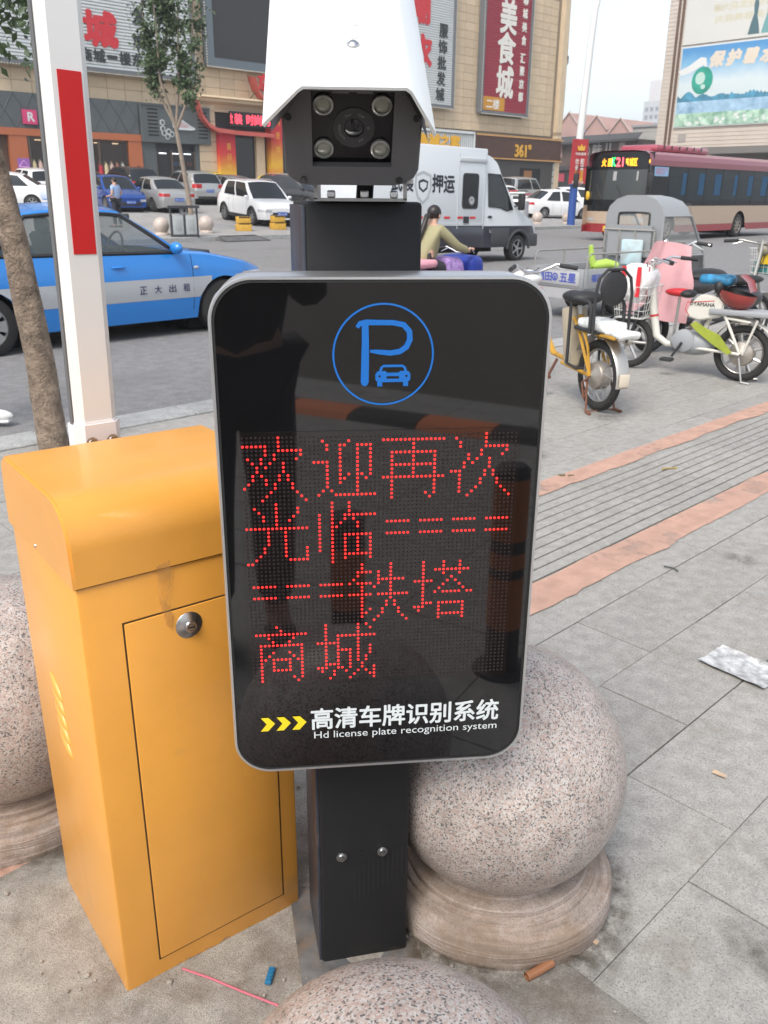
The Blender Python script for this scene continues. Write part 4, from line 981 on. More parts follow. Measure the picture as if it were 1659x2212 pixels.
MPV=dict(W=1.72,H=1.85,wb=2.7,fo=.6,ro=.75,wr=.31,belt=1.1,top=[(-2.1,.85),(-2.05,1.08),(1.1,1.08),(1.4,1.02),(1.8,.9),(1.95,.7)],xA0=1.55,xA1=.75,xC1=-1.85,xC0=-2.02,tailz=.9,tailh=.24,platez=.75,tumble=.84,pillars=[0,.06,.34,.38,.92,1.0])
# ---- the taxi in the near lane
taxib=paint('taxi_blue',(.018,.205,.60)); taxis=paint('taxi_silver',(.47,.49,.51),.35,.3)
TX=dict(SEDAN); TX.update(stripe=(.435,.66,taxis),glass=glass('clear_glass',(.16,.19,.19),.45),open=True,cover=True,spokes=7,plate='鲁P·T1286',W=1.72,H=1.40,fo=.64,wb=2.74,xA0=.94,xA1=.22,frame=.022)
tp_=W(4.38,9.50,ROAD-.02)
t,CP,ys=car('taxi','blue and silver taxi sedan in the near lane behind the white boom','taxi',tp_,R(44.5),TX,taxib)
b=B(); b.bm.free()
for ch,x_ in zip('正大出租',(.31,.49,.67,.85)):
    M=Matrix.Translation((x_,-(ys(x_,.545)+.0065),.55))@Matrix(((1,0,0,0),(0,0,-1,0),(0,1,0,0),(0,0,0,1))); b=B(); b.text(ch,M,(.085,.082),bold=.012); obj('lettering',b,mat('taxi_lettering',(.03,.03,.09),.5),t,0)
b=B(); b.sphere((1.0,-(ys(1.0,.76)+.003),.76),(.035,.012,.018),10,6); obj('side_repeater',b,clearl,t,60)
inn=mat('interior_grey',(.05,.052,.055),.8); seatm=mat('seat_cover',(.16,.16,.15),.9)
b=B(); b.box((.98,0,.80),(.42,1.32,.24),bev=.06); b.box((1.18,0,.90),(.3,1.3,.06),bev=.02); obj('dashboard',b,inn,t,40)
b=B(); b.tube([(.66+.05*math.sin(R(a)),.36+.18*math.cos(R(a)),.93+.18*math.sin(R(a))) for a in range(0,360,20)],.014,8,closed=True); b.tube([(.66,.36,.93),(.85,.36,.84)],.02,8); b.box((.66,.36,.93),(.03,.3,.05)); obj('steering_wheel',b,inn,t,40)
for x,y in ((.15,.36),(.15,-.36)):
    b=B(); b.box((x+.05,y,.58),(.5,.48,.14),bev=.05); b.box((x-.25,y,.85),(.14,.46,.58),Matrix.Translation((x-.25,y,.6))@Matrix.Rotation(R(-12),4,'Y')@Matrix.Translation((-x+.25,-y,-.6)),bev=.05); b.box((x-.34,y,1.20),(.09,.26,.16),bev=.035); obj('seat',b,seatm,t,40)
b=B(); b.box((-.85,0,.58),(.5,1.25,.14),bev=.05); b.box((-1.15,0,.85),(.14,1.25,.55),bev=.05); obj('rear_bench',b,seatm,t,40)
b=B(); b.box((-.1,0,.36),(2.6,1.4,.06)); b.box((-1.42,0,.93),(.4,1.2,.03)); obj('cabin_floor',b,inn,t,0)
b=B(); b.box((.62,0,1.29),(.03,.22,.06),bev=.01); obj('rear_view_mirror',b,inn,t)
b=B(); b.sphere((1.02,-.2,.96),(.04,.04,.05),8,6); b.sphere((1.05,-.33,.95),(.03,.03,.04),8,6); obj('dashboard_ornament',b,mat('ornament',(.45,.12,.08),.5),t)
b=B(); b.box((-.15,0,1.52),(.14,.5,.12),bev=.03); obj('roof_sign',b,mat('taxi_sign',(.65,.66,.66),.4),t)
# ---- cars on the far forecourt (heading measured against the street)
def park(label,u,v,hd,p,body,dz=0,name='parked_car',group='cars parked on the forecourt',**k):
    sl=math.atan(.055); a=R(hd)
    t=car(name,label,k.pop('cat','car'),W(u,v,plaza(v)+dz),0,p,body,group,**k)[0]
    # lie on the sloping forecourt
    nrm=(V*(-math.sin(sl))+Vector((0,0,math.cos(sl)))); f=(U*math.cos(a)+V*math.sin(a)); f=(f-nrm*f.dot(nrm)).normalized(); l=nrm.cross(f)
    t.rotation_euler=Matrix(((f.x,l.x,nrm.x),(f.y,l.y,nrm.y),(f.z,l.z,nrm.z))).to_euler(); return t
whitep=paint('white_paint',(.78,.78,.77),.25); silverp=paint('silver_paint',(.42,.42,.41),.3,.45); bluep=paint('deep_blue_paint',(.012,.06,.27),.22,.2); maroonp=paint('maroon_paint',(.13,.02,.022)); blackcar=paint('black_paint',(.015,.015,.017)); yelp=paint('cab_yellow',(.75,.52,.02)); greyp=paint('grey_paint',(.2,.2,.2),.3,.4)
SV=dict(SUV); SV.update(plate='鲁P·A6183'); BL=dict(SEDAN); BL.update(plate='鲁P·B7130',wr=.32); SS=dict(SEDAN); SS.update(plate='鲁P·5C026'); WG=dict(SUV); WG.update(H=1.6,wr=.33,plate='鲁P·J318')
park('white compact suv with dark cladding parked facing the road',22.2,30.7,-100,SV,whitep)
park('deep blue sedan with wide grille parked facing the road, beside the man',19.75,38.4,-97,BL,bluep)
park('silver sedan seen from behind, parked between the blue sedan and the wagon',21.65,37.8,85,SS,silverp)
park('silver wagon with roof rails seen from behind, left of the white suv',26.5,42.7,85,WG,silverp)
park('dark grey suv with black roof behind the silver sedan',23.9,44.6,88,SUV,blackcar,det=False)
park('maroon sedan half hidden behind the blue sedan',21.0,44.0,88,SEDAN,maroonp,det=False)
park('white sedan with red tail lamps seen between tree trunk and boom',15.2,39.5,150,SEDAN,whitep,det=False)
park('white hatchback roof just behind the white boom',18.4,43.6,88,HATCH,whitep,det=False)
park('yellow cab parked close to the red banner columns, left one of two',30.2,46.6,88,SEDAN,yelp,det=False,name='parked_cab',cat='cab')
park('yellow cab parked behind the white suv, right one of two',34.0,44.8,-90,SEDAN,yelp,det=False,name='parked_cab',cat='cab')
park('grey sedan mostly hidden between the wagon and the white suv',28.7,42.2,87,SEDAN,greyp,det=False)
park('black suv with white roof edge behind the kiosk camera bracket',29.8,37.8,-70,SUV,blackcar,det=False)
park('white hatchback just beyond the armoured van, nearest its bonnet',33.5,30.6,-35,HATCH,whitep,det=False)
park('white sedan facing the road, right behind the blue lamp post',42.6,30.3,-20,dict(SEDAN,H=1.5),whitep)
park('white saloon behind the delivery tricycle',45.5,36.5,-20,SEDAN,whitep,det=False)
park('silver minivan parked before the sports shop',52.5,40.5,5,MPV,silverp,det=False)
park('small white car at the far right behind the blue lamp post',49.5,33.5,-40,HATCH,whitep,det=False)
park('white hatchback with green taped window by the van windscreen',38.5,35.5,-35,HATCH,whitep,det=False)
# ================================================================== armoured van
vanw=paint('van_white',(.66,.69,.70),.35,0,.3); vank=paint('van_dark_blue',(.013,.014,.028),.3)
van=thing('armoured_van','white and dark blue armoured van driving past with a shield emblem','van',W(15.54,14.6,ROAD),rot=(0,R(.7),R(43)))
van.scale=(.87,.87,.87)
# x forward; near side is -y. front wheel at x=2.6
bd=1.0
def sidebox(b,x0,x1,z0,z1,w=2.0,bev=.03): b.box(((x0+x1)/2,0,(z0+z1)/2),(x1-x0,w,z1-z0),bev=bev); return b
for s_ in (1,-1): obj('rear_marker',B().box((-3.155,s_*.93,1.75),(.02,.08,1.2)),mat('refl_red',(.6,.03,.03),.3),van,0)
obj('cargo_box',sidebox(B(),-3.15,1.06,.98,2.92,2.04,.04),vanw,van)
obj('lower_body',sidebox(B(),-3.15,1.06,.42,.982,2.02,.02),vank,van)
# cab lofted: side outline with wheel arch
def cabloft(outl,w,taper):
    pass
b=B()
xs=[1.0+2.62*i/40 for i in range(41)]
topc=[(1.0,2.8),(1.35,2.78),(1.62,2.62),(1.80,2.30),(1.9,2.16),(2.32,1.62),(2.55,1.42),(3.1,1.18),(3.42,1.03),(3.55,.85),(3.62,.72)]
def cz0(x):
    z=.98; return z
rows=[]
for x in xs:
    z1=interp(topc,x); z0=min(.98,z1-.1) if x<3.3 else max(.62,.98-(x-3.3)*1.1); s=max(0,(x-2.6)/1.02); w_=1.0*(1-.22*s**2.2); ring=[]
    for k in range(10):
        z=z0+(z1-z0)*k/9; y=w_*(1-.0*k); tz=max(0,(z-1.35)/1.5); y*=1-.13*tz; ring.append((x,y,z-.0 if k<9 else z-.03))
    ring+=[(x,ring[-1][1]*.9,z1),(x,ring[-1][1]*.5,z1+.02),(x,0,z1+.025)]
    rows.append(ring+[(q[0],-q[1],q[2]) for q in ring[-2::-1]])
b.grid(rows); b.add(rows[-1],[tuple(range(len(rows[-1])-1,-1,-1))]); recalc(b); obj('cab',b,vanw,van,35)
b=B(); xs2=sorted(set([1.02+2.5*i/36 for i in range(37)]+[2.6+.46*math.cos(math.pi*i/12) for i in range(13)])); ringr=[]
for s_ in (1,-1):
    g=[]
    for x in xs2:
        zl=.42; d=abs(x-2.6); s=max(0,(x-2.6)/1.02)
        if d<.46: zl=max(zl,.37+math.sqrt(.46**2-d*d))
        z1=.985 if x<3.3 else max(.66,.985-(x-3.3)*1.1); w_=1.004*(1-.22*s**2.2); g.append([(x,s_*w_,zl+(z1-zl)*k/4) for k in range(5)])
    b.grid(g)
recalc(b); obj('cab_lower',b,vank,van,40)
b=B(); b.box((3.5,0,.58),(.26,1.78,.34),bev=.05); 
for s_ in (1,-1):
    b.tube([(2.6+.49*math.cos(R(a)),s_*.985,.37+.49*math.sin(R(a))) for a in range(0,181,15)],.045,6); b.box((3.22,s_*.9,.6),(.5,.16,.34),bev=.04); b.box((1.75,s_*1.0,.72),(.75,.05,.42),bev=.01)
obj('bumper',b,mat('grey_plastic',(.05,.052,.055),.6),van,40)
b=B(); b.box((-.7,0,.5),(4.8,1.5,.4)); b.box((2.4,0,.75),(1.9,1.35,.6)); obj('underbody',b,wellm,van,0)
for x in (2.6,-2.2):
    for s in (1,-1): wheel(van,x,s*.86,.37,.37,.24,s,spokes=5)
for s_ in (-1,1):
    FM=Matrix(((1,0,0,0),(0,0,s_*1.0,0),(0,1,0,0),(0,0,0,1)))
    y=s_*1.024
    Mx=lambda x,z,o=0: Matrix.Translation((x,y+s_*o,z))@FM
    b=B(); b.prism(rrect(.62,.88,.09,6),0,.012,Mx(.42,1.86)); recalc(b); wn=obj('side_window',b,blackp,van)
    b=B(); b.prism(rrect(.54,.80,.07,6),0,.004,Mx(.42,1.86,.011)); recalc(b); obj('pane',b,dglass,wn)
    b=B(); b.lathe([(.11,0),(.11,.02),(.07,.024),(.045,.012),(0,.012)],20,Mx(.45,1.62,.012)); obj('gun_port',b,steel,wn)
    b=B()
    for x in (-.05,.98): b.box((x,y,1.85),(.02,.02,1.85))
    b.box((.48,y+s_*.004,2.62),(1.06,.05,.1),bev=.01); obj('door_trim',b,mat('van_trim',(.5,.52,.53),.4),van)
    b=B(); b.box((-1.05,y,1.03),(4.15,.012,.06)); obj('side_rail',b,mat('van_trim',(.5,.52,.53),.4),van)
    for k in range(8): obj('reflector',B().box((-2.95+.5*k,y+s_*.008,1.20),(.22,.006,.055)),mat('refl_red',(.6,.03,.03),.3),van,0)
    obj('fuel_flap',B().box((.3,y,1.12),(.22,.012,.22),bev=.01),blackp,van)
    # cab door window on the sloping cab side
    def cy(x,z): 
        s=max(0,(x-2.6)/1.02); return 1.0*(1-.22*s**2.2)*(1-.13*max(0,(z-1.35)/1.5))
    pol=[(1.22,1.48),(1.22,2.32),(1.72,2.30),(1.86,2.1),(2.12,1.66),(2.24,1.42),(2.0,1.38),(1.7,1.46)]
    b=B(); b.add([(x,s_*(cy(x,z)+.012),z) for x,z in pol],[tuple(range(len(pol))) if s_>0 else tuple(range(len(pol)-1,-1,-1))]); obj('door_window',recalc(b),dglass,van,0)
    b=B(); b.tube([(x,s_*(cy(x,z)+.012),z) for x,z in pol],.018,6,closed=True); obj('window_seal',b,blackp,van)
    b=B(); b.sphere((1.28,s_*1.01,1.22),(.10,.03,.035),10,6); obj('door_handle',b,blackp,van)
    b=B(); b.box((2.42,s_*1.16,1.62),(.14,.2,.44),bev=.05); b.tube([(2.3,s_*.9,1.5),(2.4,s_*1.15,1.5)],.02,6); obj('mirror',b,blackp,van)
    b=B(); b.sphere((2.52,s_*(.975),1.06),(.07,.02,.045),10,6); obj('side_marker',b,redl,van)
    b=B(); b.sphere((3.3,s_*.77,.86),(.2,.08,.1),12,8); obj('headlight',b,clearl,van)
    fl=Matrix.Identity(4) if s_<0 else Matrix.Scale(-1,4,(1,0,0))
    TM=Matrix.Translation((0,0,0))
    b=B(); b.text('押运',Mx(-.62,2.02,.003)@(Matrix.Identity(4) if s_<0 else Matrix.Scale(-1,4,(1,0,0))),(.82,.42),bold=.03); recalc(b); obj('lettering',b,mat('ink_navy',(.015,.015,.025),.5),van,0)
    b=B(); b.text('武装',Mx(-2.08,2.02,.003)@(Matrix.Identity(4) if s_<0 else Matrix.Scale(-1,4,(1,0,0))),(.74,.42),bold=.03); recalc(b); obj('lettering',b,mat('ink_navy',(.015,.015,.025),.5),van,0)
    sh=[(-.28,.30),(0,.38),(.28,.30),(.30,.0),(.2,-.26),(0,-.42),(-.2,-.26),(-.30,.0)]
    b=B(); b.prism(sh,0,.003,Mx(-1.36,1.92)); recalc(b); em=obj('emblem',b,mat('emblem_grey',(.42,.44,.45),.4),van,0)
    b=B(); b.prism([(x*.8,y_*.8) for x,y_ in sh],0,.003,Mx(-1.36,1.92,.002)); recalc(b); obj('emblem_field',b,vanw,em,0)
    b=B(); b.ribbon([(-.15,.12),(0,.16),(.15,.12),(.13,-.02),(0,-.10),(-.13,-.02),(-.15,.12)],.06,.006,Mx(-1.36,1.92)); obj('emblem_mark',b,mat('ink_navy',(.015,.015,.025),.5),em,0)
    b=B(); b.text('LRY·7821',Mx(1.6,.86,-.008)@(Matrix.Identity(4) if s_<0 else Matrix.Scale(-1,4,(1,0,0))),(.62,.09),bold=.02); obj('lettering',b,mat('dim_white',(.5,.5,.52),.5),van,0)
b=B(); b.grid([[(1.88,-.8,2.17),(1.88,.8,2.17)],[(2.3,-.9,1.655),(2.3,.9,1.655)]]); 
for v_ in b.bm.verts: v_.co+=Vector((.02,0,.03))
obj('windscreen',b,dglass,van,0)
# ================================================================== city bus
busm=paint('bus_maroon',(.24,.06,.08),.3,0,.3); bust=paint('bus_tan',(.44,.33,.24),.4,0,.2); busr=paint('bus_red',(.28,.02,.025),.35); busk=mat('bus_black_glass',(.010,.011,.013),.12,spec=.25)
bus=thing('city_bus','maroon and tan city bus with dark windows waiting at the crossing','bus',W(28.4,17.75,ROAD),R(44+180))
# x forward from the front face at x=0; body runs to x=-11.5; near (kerbless) side is +y
BL_,BW,BH=11.5,2.5,3.05
sec=[(-1.25,.32),(-1.25,2.72),(-1.2,2.9),(-1.05,3.0),(-.6,3.05),(.6,3.05),(1.05,3.0),(1.2,2.9),(1.25,2.72),(1.25,.32)]
def strip(b,i0,i1,x0,x1):
    b.grid([[(x,y,z) for y,z in sec[i0:i1+1]] for x in (x0,x1)]); return b
def band(z0,z1,m,nm,x0=-11.5,x1=-.03,o=0):
    b=B()
    for s in (1,-1): b.grid([[(x0,s*(1.25+o),z0),(x1,s*(1.25+o),z0)],[(x0,s*(1.25+o),z1),(x1,s*(1.25+o),z1)]])
    b.add([(x0,-1.25,z0),(x0,1.25,z0),(x0,1.25,z1),(x0,-1.25,z1)],[(0,1,2,3)]); return obj(nm,b,m,bus,0)
ax=[-1.75,-7.55]; wr_=.46; arr=.56
def flank(z0,z1,m,nm):
    b=B(); xs=sorted(set([-11.5+11.47*i/50 for i in range(51)]+[c+arr*math.cos(math.pi*i/14) for c in ax for i in range(15)]))
    for s in (1,-1):
        g=[]
        for x in xs:
            zl=z0
            for c in ax:
                if abs(x-c)<arr: zl=max(zl,wr_+math.sqrt(arr**2-(x-c)**2))
            zl=min(zl,z1); g.append([(x,s*1.25,zl+(z1-zl)*k/2) for k in range(3)])
        b.grid(g)
    bmesh.ops.dissolve_degenerate(b.bm,dist=.0005,edges=b.bm.edges[:]); return obj(nm,b,m,bus,0)
flank(.30,.55,busr,'skirt'); flank(.553,1.22,bust,'lower_panel')
b=B(); strip(b,1,8,-11.5,-.12); 
b.add([(-11.5,y,z) for y,z in sec],[tuple(range(len(sec)))]); obj('roof',b,busm,bus,40)
band(1.223,2.55,busk,'window_band',o=-.004)
for s in (1,-1):
    obj('upper_rail',B().box((-5.8,s*1.247,2.64),(11.3,.02,.19)),busm,bus,0)
panew=mat('bus_pane',(.012,.02,.026),.06,spec=.3); curtain=mat('blue_curtain',(.018,.075,.15),.8)
xw=-1.55
for k in range(7):
    x0=xw-1.38*k; x1=x0-1.28
    for s in (1,-1):
        pn=obj('window',B().box(((x0+x1)/2,s*1.249,1.93),(x0-x1,.006,1.08),bev=.002),panew,bus,0)
        if s>0 or k<0:
            b=B(); cw=.42+.12*((k*7)%3-1)
            rowsc=[[ (x1+.04+cw*i/6, s*(1.259+.003*math.sin(i*2.0)), z) for i in range(7)] for z in (1.6,2.35)]; b.grid(rowsc); obj('curtain',b,curtain,pn,60)
        b=B(); b.box(((x0+x1)/2,s*1.2525,2.14),(x0-x1-.06,.006,.02)); obj('glazing_bar',b,blackp,pn,0)
    if k<6: obj('window_pillar',B().box((x1-.05,1.251,1.9),(.07,.01,1.3)),busk,bus,0)
# front: bowed face
def fx(y,z): return -.0-.30*(abs(y)/1.25)**3.2-.10*max(0,(z-1.2)/1.8)**1.5
def facep(z0,z1,m,nm,y0=-1.25,y1=1.25,o=0,n=16,par=None):
    b=B(); b.grid([[ (fx(y0+(y1-y0)*i/n,z)+o, y0+(y1-y0)*i/n, z) for i in range(n+1)] for z in [z0+(z1-z0)*j/5 for j in range(6)]]); return obj(nm,recalc(b),m,par or bus,60)
facep(.30,.60,busr,'front_bumper'); facep(.602,1.02,bust,'front_panel'); facep(1.022,1.42,busk,'front_grille'); facep(1.422,2.42,mat('bus_windscreen',(.03,.035,.035),.04,spec=.6),'windscreen',-1.16,1.16); facep(2.423,2.98,busk,'destination_panel')
for s in (1,-1): facep(1.422,2.42,mat('corner_tan',(.16,.15,.12),.4),'corner_post',s*1.162,s*1.25,n=3)
b=B(); b.grid([[(fx(y,2.98),y,2.98) for y in [-1.25+2.5*i/16 for i in range(17)]],[(-.5,y,3.05-.1*(abs(y)/1.25)**6) for y in [-1.25+2.5*i/16 for i in range(17)]]]); obj('front_cap',recalc(b),busm,bus,50)
# closing strips between bowed front and flanks
for s in (1,-1):
    pass
LM=Matrix(((0,0,1,0),(1,0,0,0),(0,1,0,0),(0,0,0,1)))
def led_txt(s,y,z,w_,h,m): 
    b=B(); b.text(s,Matrix.Translation((fx(y,z)+.02,y,z))@LM,(w_,h),bold=.02); obj('led_lettering',recalc(b),m,bus,0)
lo=mat('led_orange',(1,.4,.02),.4,emit=(1,.42,.02),es=1.3); lg=mat('led_green',(.05,1,.2),.4,emit=(.04,1,.2),es=1.2); lr=mat('led_redb',(1,.1,.12),.4,emit=(1,.1,.13),es=1.3)
led_txt('火 园',-.42,2.66,.42,.26,lo); led_txt('K',-.14,2.68,.14,.28,lg); led_txt('21',.10,2.67,.28,.29,lr); led_txt('东城区',.55,2.66,.46,.26,lo)
b=B(); b.sphere((-.27,1.17,2.68),(.03,.05,.07),10,6); obj('turn_lamp',b,mat('amber_lit',(1,.45,.05),.4,emit=(1,.4,.03),es=1.2),bus)
facep(.70,.80,clearl,'headlight',-1.2,-.78,.008,6); facep(.70,.80,clearl,'headlight',.78,1.2,.008,6)
obj('number_plate',B().box((.012,-.05,.44),(.012,.5,.17)),mat('plate_yellow',(.75,.45,.02),.4),bus,0)
b=B(); b.sphere((-.2,-1.22,1.55),(.06,.1,.16),12,8); obj('front_marker',b,mat('marker_yellow',(.75,.45,.03),.4),bus)
b=B(); b.lathe([(0,.01),(.08,.008),(.09,0)],20,Matrix.Translation((.0,0.05,1.17))@LM); obj('badge',b,chrome,bus)
obj('side_notice',B().box((-.95,1.256,2.36),(.95,.006,.30)),mat('notice_blue',(.25,.42,.62),.5),bus,0)
b=B(); M=Matrix.Translation((-.95,1.261,2.37))@Matrix(((-1,0,0,0),(0,0,1,0),(0,1,0,0),(0,0,0,1))); b.text('新能源公交\n绿色出行',M,(.78,.22),bold=.01); obj('notice_lettering',b,mat('notice_red',(.6,.08,.1),.5),bus,0)
b=B(); b.grid([[(fx(y,z)+.012,y,z) for y in (-.1,.85)] for z in (2.06,2.36)]); obj('sun_blind',b,mat('blind',(.33,.32,.31),.7),bus,0)
for y in (-.5,.35):
    b=B(); b.tube([(fx(y,1.46)+.02,y,1.46),(fx(y-.3,1.9)+.03,y-.3,1.95)],.012,5); obj('wiper',b,blackp,bus)
for s in (1,-1):
    b=B(); b.tube([(-.2,s*1.2,2.5),(.18,s*1.45,2.52),(.2,s*1.5,2.3)],.02,6); b.box((.2,s*1.5,2.05),(.1,.2,.5),bev=.04); obj('mirror',b,blackp,bus,40)
b=B(); b.box((-3.3,0,3.16),(3.9,1.5,.24),bev=.09); b.box((-1.35,0,3.08),(.5,1.2,.1),bev=.03); ac=obj('roof_unit',b,paint('roof_unit_maroon',(.35,.06,.09),.4),bus,40)
b=B()
for k in range(6): b.box((-1.8-.55*k,.78,3.2),(.02,.04,.12))
obj('roof_unit_rib',b,blackp,ac,0)
b=B(); b.box((-5.8,0,.55),(11,2.0,.4)); 
for c in ax: b.box((c,0,.6),(1.2,2.0,.9))
obj('underbody',b,wellm,bus,0)
for x in ax:
    for s in (1,-1): wheel(bus,x,s*1.07,wr_,wr_,.3,s,spokes=8,rim=mat('steel_rim',(.3,.27,.24),.6,.5))
# ================================================================== cargo tricycle (cab at the front, open bed behind)
tg=paint('trike_grey',(.30,.31,.315),.45,.1,.2); tgd=mat('trike_dark',(.06,.06,.06),.6)
trk=thing('cargo_tricycle','grey cargo tricycle with closed cab and open bed parked by the kerb','tricycle',Vector((2.82,12.03,ROAD+.02)),R(38))
trk.scale=(1.03,1.03,1.03)
# x forward, near side = -y.  rear axle at x=0
bw,bl=.86,1.42
b=B(); b.box((.02,0,.36),(bl,bw,.05)); obj('bed_floor',b,tg,trk)
for s in (1,-1):
    sp_=obj('side_panel',B().box((.02,s*bw/2,.49),(bl,.03,.24),bev=.008),tg,trk)
    b=B(); [b.box((x,s*(bw/2+.018),.49),(.025,.012,.22)) for x in (-.66,-.3,.15,.6)]; obj('panel_rib',b,tg,sp_)
    b=B(); b.tube([(-.66,s*bw/2,.60),(-.66,s*bw/2,.75),(-.60,s*bw/2,.79),(.70,s*bw/2,.79),(.72,s*bw/2,.60)],.012,7); b.tube([(-.1,s*bw/2,.60),(-.1,s*bw/2,.79)],.010,6); obj('rail',b,mat('rail_grey',(.38,.36,.33),.4,.5),trk,40)
tgt=obj('tailgate',B().box((-.70,0,.49),(.03,bw,.24),bev=.008),tg,trk)
b=B(); b.box((-.718,0,.49),(.008,.74,.17),bev=.003); obj('plate_field',b,paint('trike_light',(.42,.42,.42),.5),tgt)
TL=Matrix(((0,0,-1,0),(-1,0,0,0),(0,1,0,0),(0,0,0,1))); inkb=mat('ink_blue',(.06,.09,.38),.5)
b=B(); b.text('福田',Matrix.Translation((-.7235,.20,.495))@TL,(.25,.11),bold=.03); b.text('五星',Matrix.Translation((-.7235,-.19,.495))@TL,(.26,.11),bold=.03); obj('lettering',recalc(b),inkb,tgt,0)
b=B(); b.grid([[(-.7235,.02+r*math.cos(R(a)),.495+r*math.sin(R(a))) for a in range(0,360,20)] for r in (.03,.05)],closed=True); b.box((-.7232,.02,.488),(.001,.03,.045)); obj('emblem',recalc(b),inkb,tgt,0)
SM=Matrix(((1,0,0,0),(0,0,-1,0),(0,1,0,0),(0,0,0,1)))
b=B(); b.text('福田',Matrix.Translation((-.48,-bw/2-.017,.50))@SM,(.19,.09),bold=.03); obj('lettering',recalc(b),inkb,trk,0)
b=B(); st_=[( .05*math.cos(R(90+36*k))*(1 if k%2==0 else .42), .05*math.sin(R(90+36*k))*(1 if k%2==0 else .42)) for k in range(10)]
b.prism(st_,0,.001,Matrix.Translation((.38,-bw/2-.017,.50))@SM)
for q in (1,-1):
    for j in range(3): b.prism([(q*.04,.02-.028*j),(q*(.2-.03*j),.045-.028*j),(q*(.19-.03*j),.028-.028*j),(q*.045,.003-.028*j)],0,.001,Matrix.Translation((.38,-bw/2-.017,.50))@SM)
obj('star_emblem',recalc(b),inkb,trk,0)
# cab
cx0,cx1=.76,1.95
arc=lambda h,w_:[(-w_/2,.30),(-w_/2,1.22),(-w_/2+.05,1.34),(-w_/2+.16,1.43),(-.14,1.48),(.14,1.48),(w_/2-.16,1.43),(w_/2-.05,1.34),(w_/2,1.22),(w_/2,.30)]
cwid=.94; A_=arc(0,cwid)
b=B(); 
hole=[(y*.52,.0) for y in (1,)]
# back wall with a window opening
wy,wz0,wz1=.25,.80,1.25
inner=[(-wy,wz0),(-wy,wz1-.02),(-wy+.01,wz1),(-wy+.04,wz1+.005),(-.1,wz1+.01),(.1,wz1+.01),(wy-.04,wz1+.005),(wy-.01,wz1),(wy,wz1-.02),(wy,wz0)]
b.grid([[(cx0,y,z) for y,z in A_],[(cx0,y,z) for y,z in inner]]); b.add([(cx0,A_[0][0],A_[0][1]),(cx0,A_[-1][0],A_[-1][1]),(cx0,inner[-1][0],inner[-1][1]),(cx0,inner[0][0],inner[0][1])],[(0,1,2,3)])
roof_=A_[1:9]; b.grid([[(x,y*(1-.06*(x-cx0)),z-.10*max(0,x-cx0-.35)) for y,z in roof_] for x in (cx0,cx0+.35,cx0+.62)])
b.box((cx0+.01,0,.62),(.03,cwid,.62)); recalc(b); obj('cab_shell',b,tg,trk,40)
b=B(); b.tube([(cx0-.004,y,z) for y,z in inner],.014,6,closed=True); obj('window_rubber',b,blackp,trk)
clearp=glass('clear_plastic',(.5,.52,.5),.22,.05)
obj('rear_window',B().box((cx0,0,(wz0+wz1)/2),(.006,wy*2,wz1-wz0)),clearp,trk,0)
for s in (1,-1):
    pol=[(cx0+.03,.72),(cx0+.03,1.21),(cx0+.60,1.20),(cx0+.72,1.05),(cx0+1.0,.72)]
    b=B(); b.prism(pol,-.002,.002,Matrix.Translation((0,s*.455,0))@SM); recalc(b); obj('side_window',b,clearp,trk,0)
    b=B(); b.tube([(x,s*.455,z) for x,z in [(cx0,.3)]+[(cx0+.01,1.22),(cx0+.62,1.22),(cx0+1.03,.72),(cx0+1.12,.4)]],.02,6); b.tube([(cx0,s*.455,.71),(cx0+1.04,s*.455,.71)],.015,6); obj('cab_frame',b,tg,trk,40)
    b=B(); b.prism([(cx0+.02,.3),(cx0+.02,.70),(cx0+.35,.70),(cx0+.42,.45),(cx0+.42,.3)],-.01,.01,Matrix.Translation((0,s*.45,0))@SM); recalc(b); obj('cab_side',b,tgd,trk,0)
b=B(); b.grid([[(cx0+.62,-.42,1.38),(cx0+.62,.42,1.38)],[(cx0+1.04,-.42,.73),(cx0+1.04,.42,.73)]]); obj('windscreen',b,clearp,trk,0)
b=B(); b.grid([[(cx0+1.04,y,.72) for y in (-.44,.44)],[(cx0+1.16,y,.5) for y in (-.4,.4)],[(cx0+1.15,y,.25) for y in (-.36,.36)]]); obj('nose',b,tg,trk,40)
b=B(); b.box((cx0+.25,0,.55),(.4,.6,.22),bev=.05); b.box((cx0+.06,0,.78),(.08,.6,.35),bev=.03); obj('seat',b,mat('worn_seat',(.1,.09,.08),.8),trk)
b=B(); b.tube([(cx0+.75,-.32,.86),(cx0+.8,-.1,.84),(cx0+.8,.1,.84),(cx0+.75,.32,.86)],.014,6); b.tube([(cx0+.8,0,.84),(cx0+1.0,0,.3)],.025,8); obj('handlebar',b,tgd,trk)
for s in (1,-1): wheel(trk,.12,s*.33,.235,.235,.11,s,spokes=5,rim=mat('steel_rim',(.3,.27,.24),.6,.5))
wheel(trk,cx0+1.02,0,.22,.22,.1,-1,spokes=5,rim=mat('steel_rim',(.3,.27,.24),.6,.5))
b=B()
for s in (1,-1):
    b.tube([(.12+.27*math.cos(R(a)),s*.33,.235+.27*math.sin(R(a))) for a in range(10,171,16)],.035,6)
b.box((.0,0,.36),(1.4,.5,.12)); obj('chassis',b,tgd,trk,40)
for s in (1,-1): obj('tail_light',B().box((-.722,s*.32,.30),(.02,.2,.09),bev=.01),redl,trk)
b=B(); b.box((-.7,0,.30),(.02,bw,.13)); obj('rear_beam',b,paint('trike_light',(.42,.42,.42),.5),trk,0)
b=B(); b.box((.70,0,.9),(.03,.7,.4)); obj('head_board',b,tg,trk,0)
